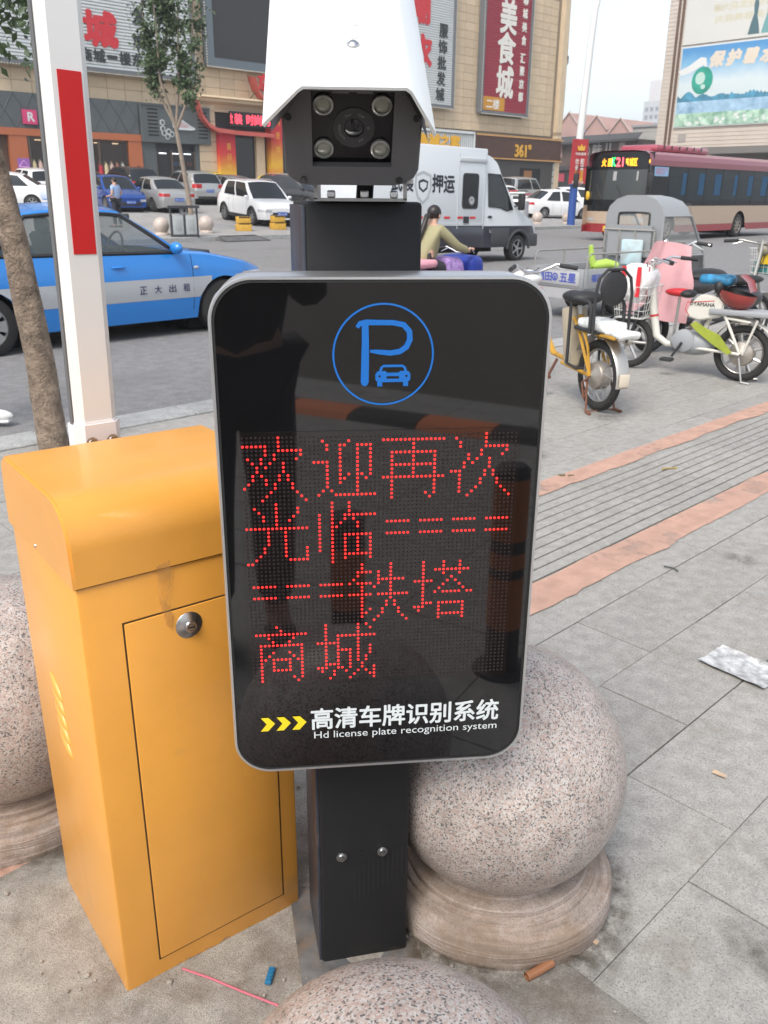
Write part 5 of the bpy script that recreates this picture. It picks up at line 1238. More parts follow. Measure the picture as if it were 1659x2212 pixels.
b=B(); [b.tube([(.68,y,.72),(.68,y,1.04)],.014,6) for y in (-.4,-.1,.15,.4)]; b.tube([(.68,-.42,1.04),(.68,.42,1.04)],.014,6); obj('head_frame',b,mat('rail_grey',(.38,.36,.33),.4,.5),trk)
tag(obj('sack',B().box((0,0,.0),(.05,.34,.34),bev=.02),mat('printed_sack',(.55,.58,.57),.7,var=.25,vs=5,var2=(.45,.62,.66)),None,loc=trk.location+Matrix.Rotation(R(38),3,'Z')@Vector((.64,-.12,.78)),rot=(0,0,R(38))),'pale printed sack leaning against the front of the tricycle bed','sack')
b=B(); b.tube([(-.22,0,0),(0,.02,.02),(.16,-.01,.0)],[.06,.075,.05],8); b.tube([(-.2,0,0),(-.24,.01,.12),(-.27,.0,.27)],[.05,.045,.03],8)
tag(obj('inflatable_toy',b,mat('lime_plastic',(.42,.6,.1),.4),None,60,loc=trk.location+Matrix.Rotation(R(38),3,'Z')@Vector((.12,-.12,.62)),rot=(0,0,R(20))),'lime green plastic thing lying in the tricycle bed','toy')
# small white delivery tricycle on the far side
dt=thing('delivery_tricycle','small white covered tricycle coming along behind the armoured van','tricycle',W(29.2,22.9,ROAD),R(44+205))
b=B(); b.box((-.55,0,.85),(1.0,.95,.95),bev=.05); b.box((.05,0,.62),(.3,.9,.6),bev=.06); b.grid([[(-.1,y,1.62) for y in (-.46,.46)],[(.18,y,1.3) for y in (-.46,.46)]]); b.box((-.5,0,1.64),(1.1,1.0,.06),bev=.02); obj('cab',b,whitep,dt,40)
for s in (1,-1): obj('windscreen_pane',B().box((.09,s*.22,1.30),(.02,.40,.44),bev=.01),dglass,dt)
for s in (1,-1): obj('post',B().box((.08,s*.45,1.3),(.05,.06,.6)),whitep,dt)
b=B(); b.box((.14,0,1.02),(.14,.56,.18),bev=.05); obj('nose',b,whitep,dt,40)
obj('headlight',B().sphere((.22,0,.98),(.03,.05,.05),10,6),clearl,dt)
for s in (1,-1): obj('side_lamp',B().box((.21,s*.4,.72),(.03,.1,.24),bev=.01),redl,dt)
b=B(); b.tube([(.1,0,.9),(.22,0,.55),(.3,0,.25)],.04,8); obj('fork',b,blackp,dt)
wheel(dt,.32,0,.24,.24,.11,-1,spokes=5); 
for s in (1,-1): wheel(dt,-.7,s*.4,.24,.24,.11,s,spokes=5)
obj('roof_rack',B().box((-.45,0,1.71),(.7,.9,.05),bev=.01),blackp,dt); obj('roof_lamp',B().box((.0,0,1.71),(.06,.4,.05),bev=.01),redl,dt)
# ================================================================== electric bikes
def ground_at(x,y,z=0.0):      # where a sight line of the photograph (1659 x 2212 grid) meets the ground
    d=fw*1842+rt*(x-829.5)-up*(y-1106); t=(z-EYE)/d.z; return Vector((d.x*t,d.y*t,z))
spokem=mat('spoke',(.45,.44,.42),.35,.9); rubber=mat('grip_rubber',(.025,.025,.026),.7); rust=mat('rusty_stand',(.2,.09,.055),.75,.3,var=.3,vs=30); hubm=mat('hub_motor',(.36,.33,.29),.45,.6,dirt=(.25,.16,.1),ds=9,dw=.55); fend=mat('fender_steel',(.5,.48,.44),.3,.7,dirt=(.3,.22,.16),ds=8,dw=.6); seatb=mat('black_saddle',(.02,.02,.021),.55,bump=.2,bs=80)
def bike_wheel(t,x,r,tr_=.028,hub=.03,spk=18,rimc=None,mag=0,y=0):
    w_=obj('wheel',B().tube([(r*0+(r-tr_)*math.cos(R(a)),0,(r-tr_)*math.sin(R(a))) for a in range(0,360,10)],tr_,10,closed=True),tyre,t,60,loc=(x,y,r))
    b=B(); b.tube([((r-tr_*2.1)*math.cos(R(a)),0,(r-tr_*2.1)*math.sin(R(a))) for a in range(0,360,12)],.011,6,closed=True); obj('rim',b,rimc or spokem,w_,60)
    b=B(); M=Matrix.Rotation(R(90),4,'X')
    if hub>.05:
        b.lathe([(.012,-.075),(.03,-.07),(hub*.55,-.055),(hub*.93,-.042),(hub,-.03),(hub,.03),(hub*.93,.042),(hub*.55,.055),(.03,.07),(.012,.075)],28,M)
    else: b.lathe([(.01,-.05),(hub*.6,-.04),(hub,-.03),(hub*.6,-.02),(hub*.6,.02),(hub,.03),(hub*.6,.04),(.01,.05)],16,M)
    obj('hub',recalc(b),hubm,w_,40)
    b=B(); rr_=r-tr_*2.1
    if mag:
        for k in range(mag):
            a=2*math.pi*k/mag; b.tube([(hub*.8*math.cos(a),0,hub*.8*math.sin(a)),(rr_*math.cos(a),0,rr_*math.sin(a))],[.014,.010],6)
        obj('spoke',b,spokem,w_,40)
    else:
        for k in range(spk):
            a=2*math.pi*k/spk; c=a+(.35 if k%2 else -.35); s=.028 if k%4<2 else -.028
            b.tube([(hub*.95*math.cos(c),s,hub*.95*math.sin(c)),(rr_*math.cos(a),0,rr_*math.sin(a))],.0022,4)
        o=obj('spoke',b,spokem,w_,0); o['kind']='stuff'
    return w_
def fender(t,x,r,a0,a1,m,wd=.05,nm='fender'):
    b=B(); rows=[]
    for a in range(a0,a1+1,8):
        rows.append([(x+(r+.028+.012*math.cos(q))*math.cos(R(a)),wd*math.sin(q),r+(r+.028+.012*math.cos(q))*math.sin(R(a))) for q in [R(-80+20*k) for k in range(9)]])
    b.grid(rows); return obj(nm,b,m,t,60)
def basket(t,c,sz,nm='basket',m=None,tilt=0):
    b=B(); x,y,z=sz; M=Matrix.Translation(c)@Matrix.Rotation(tilt,4,'Y')
    def P(px,py,pz): k=.8+.2*pz; return M@Vector((px*x/2*k,py*y/2*k,(pz-.5)*z))
    for pz in (0,.25,.5,.75,1): b.tube([P(1,1,pz),P(1,-1,pz),P(-1,-1,pz),P(-1,1,pz)],.0045 if pz==1 else .003,5,closed=True)
    n=7
    for k in range(n):
        q=-1+2*k/(n-1)
        for s in (1,-1): b.tube([P(s,q,0),P(s,q,1)],.0026,4); b.tube([P(q,s,0),P(q,s,1)],.0026,4)
        b.tube([P(1,q,0),P(-1,q,0)],.0026,4)
    return obj(nm,b,m or mat('basket_white',(.7,.7,.67),.4),t,40)
def handlebar(t,c,wd,rise,m,grip=rubber,back=.14,gcol2=None):
    x,y,z=c; b=B(); pts=[(x-back,wd/2,z+rise*.7),(x-.04,wd/2-.1,z+rise),(x+.02,.06,z+.01),(x+.02,-.06,z+.01),(x-.04,-wd/2+.1,z+rise),(x-back,-wd/2,z+rise*.7)]
    b.tube(pts,.0115,8); hb=obj('handlebar',b,m,t,60)
    for s in (1,-1):
        b=B(); b.tube([(x-back-.02,s*(wd/2+.005),z+rise*.68),(x-back+.085,s*(wd/2-.085),z+rise*.9)],.017,10); obj('grip',b,(gcol2 if (gcol2 and s>0) else grip),t,40)
        b=B(); b.tube([(x-.035,s*(wd/2-.11),z+rise-.005),(x-.0,s*(wd/2-.09),z+rise-.02),(x-.06,s*(wd/2-.02),z+rise*.6-.03)],[.009,.007,.005],6); obj('brake_lever',b,alu,t,40)
    b=B(); b.tube([(x,.05,z+rise*.6),(x+.09,.02,z+.02),(x+.02,.0,z-.25)],.004,5); b.tube([(x,-.05,z+rise*.6),(x+.10,-.03,z),(x+.0,-.0,z-.3)],.004,5); obj('cable',b,rubber,t,40)
    return hb
def stand_(t,x,wd,h,m):
    b=B(); b.tube([(x,wd/2,h),(x-.05,wd/2+.02,.012),(x-.05,-wd/2-.02,.012),(x,-wd/2,h)],.009,7)
    for s in (1,-1): b.tube([(x-.05,s*(wd/2+.02),.012),(x-.12,s*(wd/2+.03),.008)],.011,6)
    return obj('stand',b,m,t,40)
def lumpy(b,amp,fr,seed):
    for v_ in b.bm.verts: v_.co+=Vector((mnoise.noise(v_.co*fr+Vector((seed,0,0))),mnoise.noise(v_.co*fr+Vector((0,seed,9))),mnoise.noise(v_.co*fr+Vector((5,0,seed)))))*amp
    return b
def soft(c,d,n=3,M=None,bev=.03):
    b=B(); b.box(c,d,M,bev=bev,seg=3); bmesh.ops.subdivide_edges(b.bm,edges=b.bm.edges[:],cuts=n,use_grid_fill=True); return b
# ---- yellow bike, tail towards the lens
yb=thing('electric_bike','yellow framed electric bike with black child seat, tail towards the black panel','electric bike',ground_at(1287,886),R(110))
ym=mat('bike_yellow',(.50,.27,.03),.42,dirt=(.2,.12,.05),ds=12,dw=.52); beige=mat('battery_beige',(.42,.36,.26),.5,dirt=(.25,.2,.14),ds=7,dw=.58)
r=.245; bike_wheel(yb,0,r,.03,.095,24); bike_wheel(yb,1.13,r,.028,.03,20)
fender(yb,0,r,28,190,fend); fender(yb,1.13,r,0,150,fend)
obj('mud_flap',B().box((-.292,0,.262),(.012,.075,.085),bev=.004),mat('reflector_white',(.6,.53,.42),.4),yb)
b=B()
for s in (1,-1): b.tube([(.0,s*.075,r),(.19,s*.07,.53),(.30,s*.05,.60)],.012,7); b.tube([(0,s*.075,r),(.05,s*.08,.44),(.10,s*.085,.53)],.010,6); b.tube([(0,s*.07,r),(.4,s*.06,.27)],.013,7)
b.tube([(.28,0,.62),(.42,0,.28),(.62,0,.30),(.98,0,.66)],.022,8); b.tube([(.98,0,.62),(1.02,0,.78)],.02,8); obj('frame',b,ym,yb,40)
b=B(); 
for s in (1,-1): b.tube([(1.0,s*.05,.58),(1.09,s*.055,.42),(1.13,s*.055,r)],.012,7)
obj('fork',b,ym,yb,40)
obj('battery_case',B().box((0,0,0),(.12,.15,.42),Matrix.Translation((.34,0,.46))@Matrix.Rotation(R(12),4,'Y'),bev=.02),beige,yb)
b=B(); b.box((-.02,0,.535),(.46,.17,.02),bev=.004); obj('rack',b,ym,yb)
cloth=mat('white_cloth_wrap',(.62,.63,.6),.8,var=.25,vs=24,var2=(.66,.68,.66)); blkcloth=mat('black_pad',(.03,.032,.036),.7)
obj('rear_pad',lumpy(soft((.02,0,.585),(.34,.2,.07),3),.012,14,1),cloth,yb,60); obj('rear_pad_tail',lumpy(soft((-.2,0,.555),(.22,.17,.05),3),.014,16,5),cloth,yb,60)
obj('pad_side',lumpy(soft((.06,.0,.552),(.30,.21,.03),2,bev=.012),.004,10,3),blkcloth,yb,60)
b=B(); b.tube([(-.08,s_,z_) for s_,z_ in ((-.135,.52),(-.14,.80),(-.12,.90),(-.06,.955),(.06,.955),(.12,.90),(.14,.80),(.135,.52))],.011,8)
for s in (1,-1): b.tube([(.22,s*.13,.30),(.22,s*.13,.72),(.19,s*.13,.745),(.0,s*.13,.745),(-.03,s*.13,.71),(-.03,s*.13,.54)],.012,7); b.tube([(.22,s*.13,.30),(.1,s*.12,.28),(.02,s*.12,.30)],.010,6)
obj('child_seat_frame',b,rubber,yb,40)
b=B(); b.sphere((-.075,0,.835),(.018,.105,.115),20,12); obj('child_backrest',b,seatb,yb,60)
b=B(); b.sphere((.34,0,.735),(.15,.095,.05),16,10); b.sphere((.24,0,.74),(.08,.12,.05),14,8); obj('saddle',lumpy(b,.01,10,2),seatb,yb,60); b=B(); b.tube([(.32,0,.70),(.30,0,.6)],.016,8); obj('seat_post',b,spokem,yb)
stand_(yb,-.0,.19,.22,rust)
b=B(); b.tube([(-.03,.1,r),(.02,.12,.2),(.0,.11,.09)],.008,6); b.tube([(.0,.11,.1),(-.01,.1,.13),(.03,.1,.15)],.006,5); obj('chain_tensioner',b,rust,yb)
b=B(); b.lathe([(.0,.006),(.085,.006),(.085,-.006),(0,-.006)],20,Matrix.Translation((.43,-.07,.29))@Matrix.Rotation(R(90),4,'X')); b.tube([(.43,.08,.29),(.5,.1,.16)],.01,6); b.box((.51,.13,.15),(.09,.06,.022)); obj('crank',b,rust,yb,40)
handlebar(yb,(1.0,0,.84),.56,.07,chrome)
b=B(); b.sphere((1.1,0,.80),(.10,.13,.065),16,10); obj('headlight_cowl',b,whitep,yb,60); b=B(); b.sphere((1.19,0,.79),(.03,.055,.04),12,8); obj('headlight',b,clearl,yb,60)
# ---- white bike with basket, side on
pf=ground_at(1352,793); pr_=ground_at(1594,823); dirv=(pf-pr_); wbL=dirv.length
wbk=thing('electric_bike','white electric bike with lime chain guard, basket and red helmet, side on','electric bike',pr_,math.atan2(dirv.y,dirv.x))
cream=mat('cream_enamel',(.62,.6,.53),.35,coat=.2); limeg=mat('lime_guard',(.30,.35,.04),.5,var=.15,vs=9); grym=mat('grey_shell',(.30,.31,.32),.5)
r=.225; bike_wheel(wbk,0,r,.03,.10,0,mag=9); bike_wheel(wbk,wbL,r,.03,.04,0,mag=6)
fender(wbk,0,r,20,150,cream,.05); fender(wbk,wbL,r,10,120,rubber,.045)
k=wbL/1.2
b=B()
for s in (1,-1): b.tube([(0,s*.075,r),(.2*k,s*.07,.52),(.28*k,s*.06,.56)],.012,7); b.tube([(0,s*.075,r),(.45*k,s*.07,.24)],.013,7); b.tube([(-.02,s*.08,r+.0),(-.10,s*.085,.50)],.010,7); b.tube([(.2*k,s*.07,.50),(-.05,s*.08,.48)],.010,7)
b.tube([(.32*k,0,.72),(.34*k,0,.55),(.45*k,0,.26)],.02,8); b.tube([(.42*k,0,.25),(.78*k,0,.24),(.90*k,0,.30),(.965*k,0,.52),(1.0*k,0,.70)],[.026,.028,.032,.034,.03],10); obj('frame',b,cream,wbk,50)
obj('red_stripe',B().tube([(.945*k,0,.455),(.950*k,0,.472)],.036,12,caps=False),mat('bike_red',(.5,.03,.03),.4),wbk)
b=B()
for s in (1,-1): b.tube([(1.0*k,s*.055,.62),(1.1*k,s*.06,.44),(wbL,s*.06,r)],[.012,.014,.012],7)
obj('fork',b,rubber,wbk,40)
obj('motor_shell',B().sphere((.50*k,0,.27),(.2,.09,.10),18,12),grym,wbk,60)
b=B(); b.lathe([(0,.03),(.05,.03),(.09,.015),(.092,-.03)],24,Matrix.Translation((.58*k,.075,.29))@Matrix.Rotation(R(-90),4,'X')); obj('crank_cover',b,grym,wbk,40)
b=B(); b.tube([(.58*k,.11,.28),(.66*k,.13,.16)],.011,6); b.box((.69*k,.17,.14),(.1,.08,.025),Matrix.Identity(4),bev=.006); obj('pedal',b,rubber,wbk,40)
gd_=[(.52*k,.43),(.47*k,.455),(.36*k,.41),(.22*k,.365),(.06,.235),(.09,.215),(.30*k,.30),(.46*k,.385)]
b=B(); b.prism(gd_,.085,.10,Matrix(((1,0,0,0),(0,0,1,0),(0,1,0,0),(0,0,0,1)))); recalc(b); obj('chain_guard',b,limeg,wbk,0)
tankp=[(.60*k,.49),(.55*k,.60),(.46*k,.67),(.30*k,.66),(.22*k,.60),(.24*k,.50),(.45*k,.46)]
b=B(); b.prism(tankp,-.075,.075,Matrix(((1,0,0,0),(0,0,1,0),(0,1,0,0),(0,0,0,1)))); recalc(b); bmesh.ops.bevel(b.bm,geom=b.bm.edges[:],offset=.012,segments=2,affect='EDGES',clamp_overlap=True); obj('battery_box',b,cream,wbk,40)
NM=Matrix(((-1,0,0,0),(0,0,1,0),(0,1,0,0),(0,0,0,1)))
b=B(); b.text('YAMAHA',Matrix.Translation((.415*k,.0775,.592))@NM,(.17,.03),bold=.02); b.lathe([(.008,0),(.013,0)],14,Matrix.Translation((.415*k+.1,.0775,.592))@NM); obj('lettering',b,mat('ink_black',(.02,.02,.02),.5),wbk,0)
b=B(); b.ribbon([(-.09,-.075),(-.125,-.03),(-.115,.03),(.1,.055)],.007,.0,Matrix.Translation((.44*k,.0763,.57))@NM); obj('stripe_red',b,mat('bike_red',(.5,.03,.03),.4),wbk,0)
b=B(); b.box((.05,0,.545),(.46,.2,.045),bev=.012); obj('rear_seat',b,grym,wbk)
sb_=soft((.34*k,0,.785),(.26,.18,.07),3); obj('saddle_cover',lumpy(sb_,.02,9,4),mat('blue_black_cover',(.02,.03,.045),.6,var=.9,vs=12,var2=(.02,.16,.3)),wbk,60)
b=B(); b.sphere((.70*k,.0,.665),(.13,.06,.035),14,10); cs=obj('child_saddle',b,mat('saddle_red',(.5,.02,.025),.4),wbk,60); b=B(); b.sphere((.62*k,0,.66),(.07,.085,.035),12,8); obj('child_saddle_tail',b,seatb,cs,60)
b=B(); b.tube([(.7*k,0,.64),(.72*k,0,.3)],.012,7); obj('child_saddle_post',b,spokem,wbk)
b=B(); b.tube([(1.0*k,0,.66),(1.03*k,0,.80),(1.0*k,0,.93)],.018,8); obj('stem',b,cream,wbk,50)
handlebar(wbk,(.97*k,0,.87),.6,.06,alu,back=.2)
basket(wbk,(1.16*k,0,.57),(.30,.36,.26))
obj('carrier_bag',lumpy(soft((1.16*k,0,.72),(.27,.32,.30),4,bev=.1),.035,8,6),mat('bag_plastic',(.74,.73,.72),.35,var=.06,vs=20),wbk,60)
b=B(); 
for y in (-.05,.09): b.ribbon([(0,-.14),(.01,0),(.0,.12)],.03,0,Matrix.Translation((1.02*k-.005,y,.74))@Matrix(((0,0,-1,0),(1,0,0,0),(0,1,0,0),(0,0,0,1))))
for y in (-.06,.07): b.box((1.16*k+y,.168,.74),(.035,.012,.24))
obj('bag_band',b,mat('bag_red',(.62,.02,.03),.45),wbk,0)
stand_(wbk,-.0,.18,.2,spokem)
b=B(); b.sphere((-.215,0,.42),(.02,.045,.035),10,8); obj('tail_light',b,redl,wbk,60); obj('number_plate',B().box((-.225,0,.52),(.008,.17,.1),Matrix.Identity(4)),platew,wbk)
hp_=wbk.location+Matrix.Rotation(wbk.rotation_euler.z,3,'Z')@Vector((.10,.02,.565))
hl=thing('motorcycle_helmet','dark red helmet resting upside down on the white bike','helmet',hp_,wbk.rotation_euler.z)
b=B(); g=[]
for i in range(9):
    ph=R(90+90*i/8); g.append([(.15*math.sin(ph)*math.cos(R(a)),.12*math.sin(ph)*math.sin(R(a)),.135+.135*math.cos(ph)+.03*math.cos(R(a))*math.sin(ph)) for a in range(0,360,18)])
b.grid(g,closed=True); b.add(g[-1],[]); obj('shell',recalc(b),mat('helmet_red',(.26,.035,.03),.3,coat=.3,dirt=(.1,.05,.04),ds=6,dw=.55),hl,60)
b=B(); g2=[[(q[0]*.93,q[1]*.93,q[2]*.95+.01) for q in r_] for r_ in g]; b.grid(g2,closed=True); obj('lining',b,seatb,hl,60)
b=B(); b.sphere((.13,0,.17),(.05,.10,.07),12,8); obj('lining_pad',b,seatb,hl,60)
b=B(); b.grid([[(-.13+.02*math.cos(R(a)),.11*math.sin(R(a)),.14) for a in range(-70,71,14)],[(-.10+.03*math.cos(R(a)),.11*math.sin(R(a)),.22) for a in range(-70,71,14)],[(-.04+.03*math.cos(R(a)),.10*math.sin(R(a)),.265) for a in range(-70,71,14)]]); obj('visor',b,mat('helmet_red',(.26,.035,.03),.3),hl,60)
# ---- scooter under a pink wind quilt
def scooter(name,label,p,rz,bodym,quilt=None,mirrors=True,base=True):
    t=thing(name,label,'scooter',p,rz)
    r=.21
    if base:
        bike_wheel(t,0,r,.04,.09,0,mag=5); bike_wheel(t,1.2,r,.04,.04,0,mag=5)
        b=B(); b.sphere((.15,0,.46),(.34,.10,.13),18,12); b.box((.62,0,.30),(.55,.26,.06),bev=.02); b.tube([(.9,0,.3),(1.05,0,.6),(1.0,0,.85)],[.07,.10,.06],10); obj('body_shell',b,bodym,t,60)
        b=B(); b.sphere((.12,0,.64),(.28,.11,.05),16,10); obj('saddle',b,seatb,t,60)
        b=B(); [b.tube([(1.05,s*.07,.5),(1.2,s*.07,r)],.016,7) for s in (1,-1)]; obj('fork',b,rubber,t,40)
        fender(t,1.2,r,20,140,bodym,.06)
    handlebar(t,(1.0,0,.93),.58,.09,alu,back=.12)
    if mirrors:
        for s in (1,-1):
            b=B(); b.tube([(.94,s*.2,1.0),(.98,s*.28,1.16)],.006,5); b.sphere((.98,s*.3,1.2),(.015,.06,.04),10,8); obj('mirror',b,rubber,t,60)
    if quilt:
        b=B(); rows=[]
        for i in range(15):
            q=i/14; z=1.02-.70*q; row=[]
            for j in range(17):
                a=-1+2*j/16; wdt=(.22+.13*min(1,q*2.2)); row.append((1.16-.10*a*a*(1-.2*q)+.10*q+.05*mnoise.noise((a*2.2,q*1.6,3))+.022*math.sin(a*8+q*3+2*mnoise.noise((q*3,a,1)))*(.25+q), a*wdt*1.15, z-.035*a*a*(1-q)))
            rows.append(row)
        b.grid(rows); obj('wind_quilt',b,quilt,t,70)
    return t
pinkq=mat('pink_quilt',(.56,.30,.31),.7,var=.1,vs=4,bump=.5,bs=9)
scooter('electric_scooter','electric scooter wrapped in a pink wind quilt behind the basket of the white bike',Vector((3.62,8.75,0)),R(205),mat('scooter_dark',(.04,.04,.045),.4),pinkq,mirrors=False)
# ---- bike at the right edge with a wire basket
db=thing('electric_bike','dark electric bike with black seat and wire basket at the right edge','electric bike',Vector((2.98,8.35,0)),R(38))
r=.23; bike_wheel(db,0,r,.03,.09,0,mag=6); bike_wheel(db,1.12,r,.028,.03,18); fender(db,0,r,20,170,fend); fender(db,1.12,r,10,140,fend)
silverf=mat('frame_silver',(.4,.39,.36),.35,.6)
b=B()
for s in (1,-1): b.tube([(0,s*.07,r),(.2,s*.06,.55),(.3,0,.6)],.012,7); b.tube([(0,s*.07,r),(.45,s*.05,.27)],.012,7)
b.tube([(.3,0,.64),(.45,0,.28),(.68,0,.3),(.94,0,.66)],.026,8); obj('frame',b,mat('scooter_dark',(.04,.04,.045),.4),db,40)
b=B(); b.tube([(.93,0,.58),(1.0,0,.86),(1.02,0,1.0)],.018,8); [b.tube([(.95,s*.05,.62),(1.12,s*.05,r)],.014,7) for s in (1,-1)]; obj('fork',b,silverf,db,40)
b=B(); b.sphere((.1,0,.70),(.28,.14,.07),16,10); obj('saddle',b,seatb,db,60); b=B(); b.sphere((-.02,0,.62),(.26,.13,.08),16,10); obj('seat_box',b,mat('scooter_dark',(.04,.04,.045),.4),db,60)
b=B(); b.sphere((-.27,0,.64),(.03,.06,.04),10,8); obj('tail_light',b,redl,db,60)
handlebar(db,(1.0,0,.96),.6,.04,silverf,back=.16); b=B(); b.sphere((1.08,0,.92),(.07,.07,.07),12,8); obj('headlight',b,mat('lamp_housing',(.3,.27,.2),.4),db,60)
basket(db,(1.22,0,.80),(.28,.34,.24)); obj('basket_bag',lumpy(soft((1.22,0,.74),(.22,.27,.15),3,bev=.05),.02,9,8),mat('teal_bag',(.05,.25,.24),.6),db,60)
b=B(); b.box((1.08,0,.82),(.012,.12,.10)); obj('number_tag',b,mat('tag_yellow',(.75,.5,.03),.5),db,0)
stand_(db,0,.18,.2,spokem)
# ---- woman riding a purple covered scooter
ws=thing('electric_scooter','scooter with purple spotted seat cover ridden by the woman in khaki','scooter',W(8.04,7.82,ROAD-.16),R(50))
bike_wheel(ws,0,.21,.04,.09,0,mag=5); bike_wheel(ws,1.2,.21,.04,.04,0,mag=5)
purp=mat('purple_spotted',(.25,.13,.42),.7,var=.35,vs=16,var2=(.40,.26,.52)); bluec=mat('blue_rain_cover',(.02,.045,.32),.5)
b=soft((.15,0,.62),(.75,.34,.38),4,bev=.1); obj('seat_cover',lumpy(b,.03,6,3),purp,ws,60)
b=B(); b.box((.6,0,.3),(.5,.26,.06),bev=.02); b.tube([(.9,0,.3),(1.08,0,.6),(1.0,0,.9)],[.07,.09,.05],10); obj('body_shell',b,mat('scooter_pink',(.6,.22,.3),.4),ws,60)
b=soft((.62,0,.72),(.36,.46,.40),4,bev=.08); obj('lap_cover',lumpy(b,.04,5,7),purp,ws,60)
b=soft((1.05,0,.66),(.34,.62,.52),4,bev=.1); obj('wind_cover',lumpy(b,.04,4,9),bluec,ws,60)
b=soft((.0,-.10,.87),(.42,.30,.10),3,bev=.05); obj('pink_cushion',lumpy(b,.01,7,2),mat('pink_cushion',(.7,.32,.38),.7),ws,60)
handlebar(ws,(1.0,0,.95),.58,.08,alu)
J=dict(pelvis=(.2,0,.80),waist=(.24,0,.98),chest=(.33,0,1.2),neck=(.39,0,1.33),head0=(.42,0,1.40),head1=(.44,0,1.50))
for s,q in (('l',1),('r',-1)):
    J['sh'+s]=(.33,q*.17,1.27); J['el'+s]=(.58,q*.27,1.06); J['wr'+s]=(.82,q*.28,1.0); J['hand'+s]=(.89,q*.28,1.02)
    J['hip'+s]=(.24,q*.1,.82); J['kn'+s]=(.64,q*.13,.76); J['an'+s]=(.70,q*.13,.40); J['toe'+s]=(.85,q*.13,.37)
def pony(hb,h0,h1,fd):
    c=h0.lerp(h1,.6); hb.tube([c-fd*.08,c-fd*.17+Vector((0,0,-.03)),c-fd*.24+Vector((0,0,-.16)),c-fd*.30+Vector((0,.01,-.29)),c-fd*.33+Vector((0,.02,-.38))],[.03,.036,.034,.026,.01],9)
    hb.sphere(c-fd*.085+Vector((0,-.05,.03)),.012,8,6)
person('person','woman with a long dark ponytail in a khaki jacket riding the purple scooter',ws.location,R(52),J,mat('khaki_jacket',(.33,.30,.17),.85,bump=.4,bs=14),mat('dark_trousers',(.03,.03,.035),.8),hairf=pony,sleeve=2,sub=2,rsc=1.04)
# ================================================================== shopping mall across the road
FV=52.5; G0=plaza(FV)
beige=mat('beige_cladding',(.60,.47,.315),.65,rnd=.07,var=.06,vs=1.2); beigej=mat('cladding_joint',(.24,.19,.13),.9)
mall=thing('shopping_mall','beige stone clad shopping mall with large sign boards across the road','building',(0,0,0),STREET)
b=B(); b.box((32,FV+8.1,11),(81.5,16,24)); obj('wall',b,beigej,mall,0)
SG=[(20.5,33.0,8.0,19),(34.1,47.0,9.0,19),(50.5,57.8,8.0,19),(61.1,68.0,7.9,19)]      # sign boards cover the wall here
cwm,chm=1.15,.62; cl_=[]
for j in range(18):
    z0=6.66+chm*j
    for i in range(-4,70):
        u0=-6+cwm*i+(.0 if j%2 else .0)
        if u0+cwm>72.6: continue
        if any(a-.0<u0 and u0+cwm<c+.0 and zz<z0+.01 and z0+chm<zt_ for a,c,zz,zt_ in SG): continue
        cl_.append((u0,z0))
cm_=mesh_of(B().box((cwm/2,0,chm/2),(cwm-.022,.05,chm-.022)),'cladding_panel',beige,0)
def vis(c):
    p=W(c[0]+.5,FV,c[1]+.3)-Vector((0,0,EYE)); zc=p.dot(fw); return abs(p.dot(rt)/zc)<.47 and abs(p.dot(up)/zc)<.615
cl_.sort(key=lambda c:(not vis(c),W(c[0],FV,c[1]).length))
rest=B()
for k,(u0,z0) in enumerate(cl_):
    if k<300:
        o=bpy.data.objects.new('cladding_panel',cm_); C.objects.link(o); o.parent=mall; o.location=(u0,FV+.07,z0)
    else: rest.box((u0+cwm/2,FV+.07,z0+chm/2),(cwm-.022,.05,chm-.022))
o=obj('cladding_panel',rest,beige,mall,0); o['kind']='stuff'
for x0,x1,nm in ((72.65,73.4,'corner_pier'),(33.3,34.6,'corner_pier')):
    b=B()
    for k in range(9): b.box(((x0+x1)/2,FV-.12,G0+.35+.62*k),(x1-x0,.5,.60),bev=.01,seg=1)
    if x1>70: b.box(((x0+x1)/2,FV-.12,G0+11.5),(x1-x0,.5,12.4))
    obj(nm,b,beige,mall,0)
# moulded cornice over the portal
pr=[(0,0),(-.9,0),(-.95,-.12),(-.8,-.2),(-.75,-.32),(-.45,-.5),(-.3,-.75),(-.28,-.9),(0,-.9)]
b=B(); b.prism([(y,z) for y,z in pr],33.3,52.5,Matrix(((0,0,1,0),(1,0,0,FV+.05),(0,1,0,7.35),(0,0,0,1)))); recalc(b); obj('cornice',b,beige,mall,20)
fm=Matrix(((1,0,0,0),(0,0,-1,0),(0,1,0,0),(0,0,0,1)))
def FB(b,u0,u1,z0,z1,o0=.0,o1=.2,bev=0): b.box(((u0+u1)/2,FV-(o0+o1)/2,(z0+z1)/2),(u1-u0,abs(o1-o0),z1-z0),bev=bev); return b
def part(nm,u0,u1,z0,z1,o0,o1,m,par=None,bev=0): return obj(nm,FB(B(),u0,u1,z0,z1,o0,o1,bev),m,par or mall,0)
def T(u,z,o): return Matrix.Translation((u,FV-o,z))@fm
shopdark=mat('shop_dark_grey',(.085,.10,.105),.6,var=.12,vs=1); shopglass=mat('shop_glass',(.02,.022,.024),.06,spec=.6); orangef=mat('orange_fascia',(.42,.125,.05),.5); brownf=mat('brown_fascia',(.07,.03,.02),.5,var=.25,vs=1.5); copper=mat('copper_trim',(.5,.27,.10),.4); bronze=mat('bronze_frame',(.12,.085,.065),.5,.3)
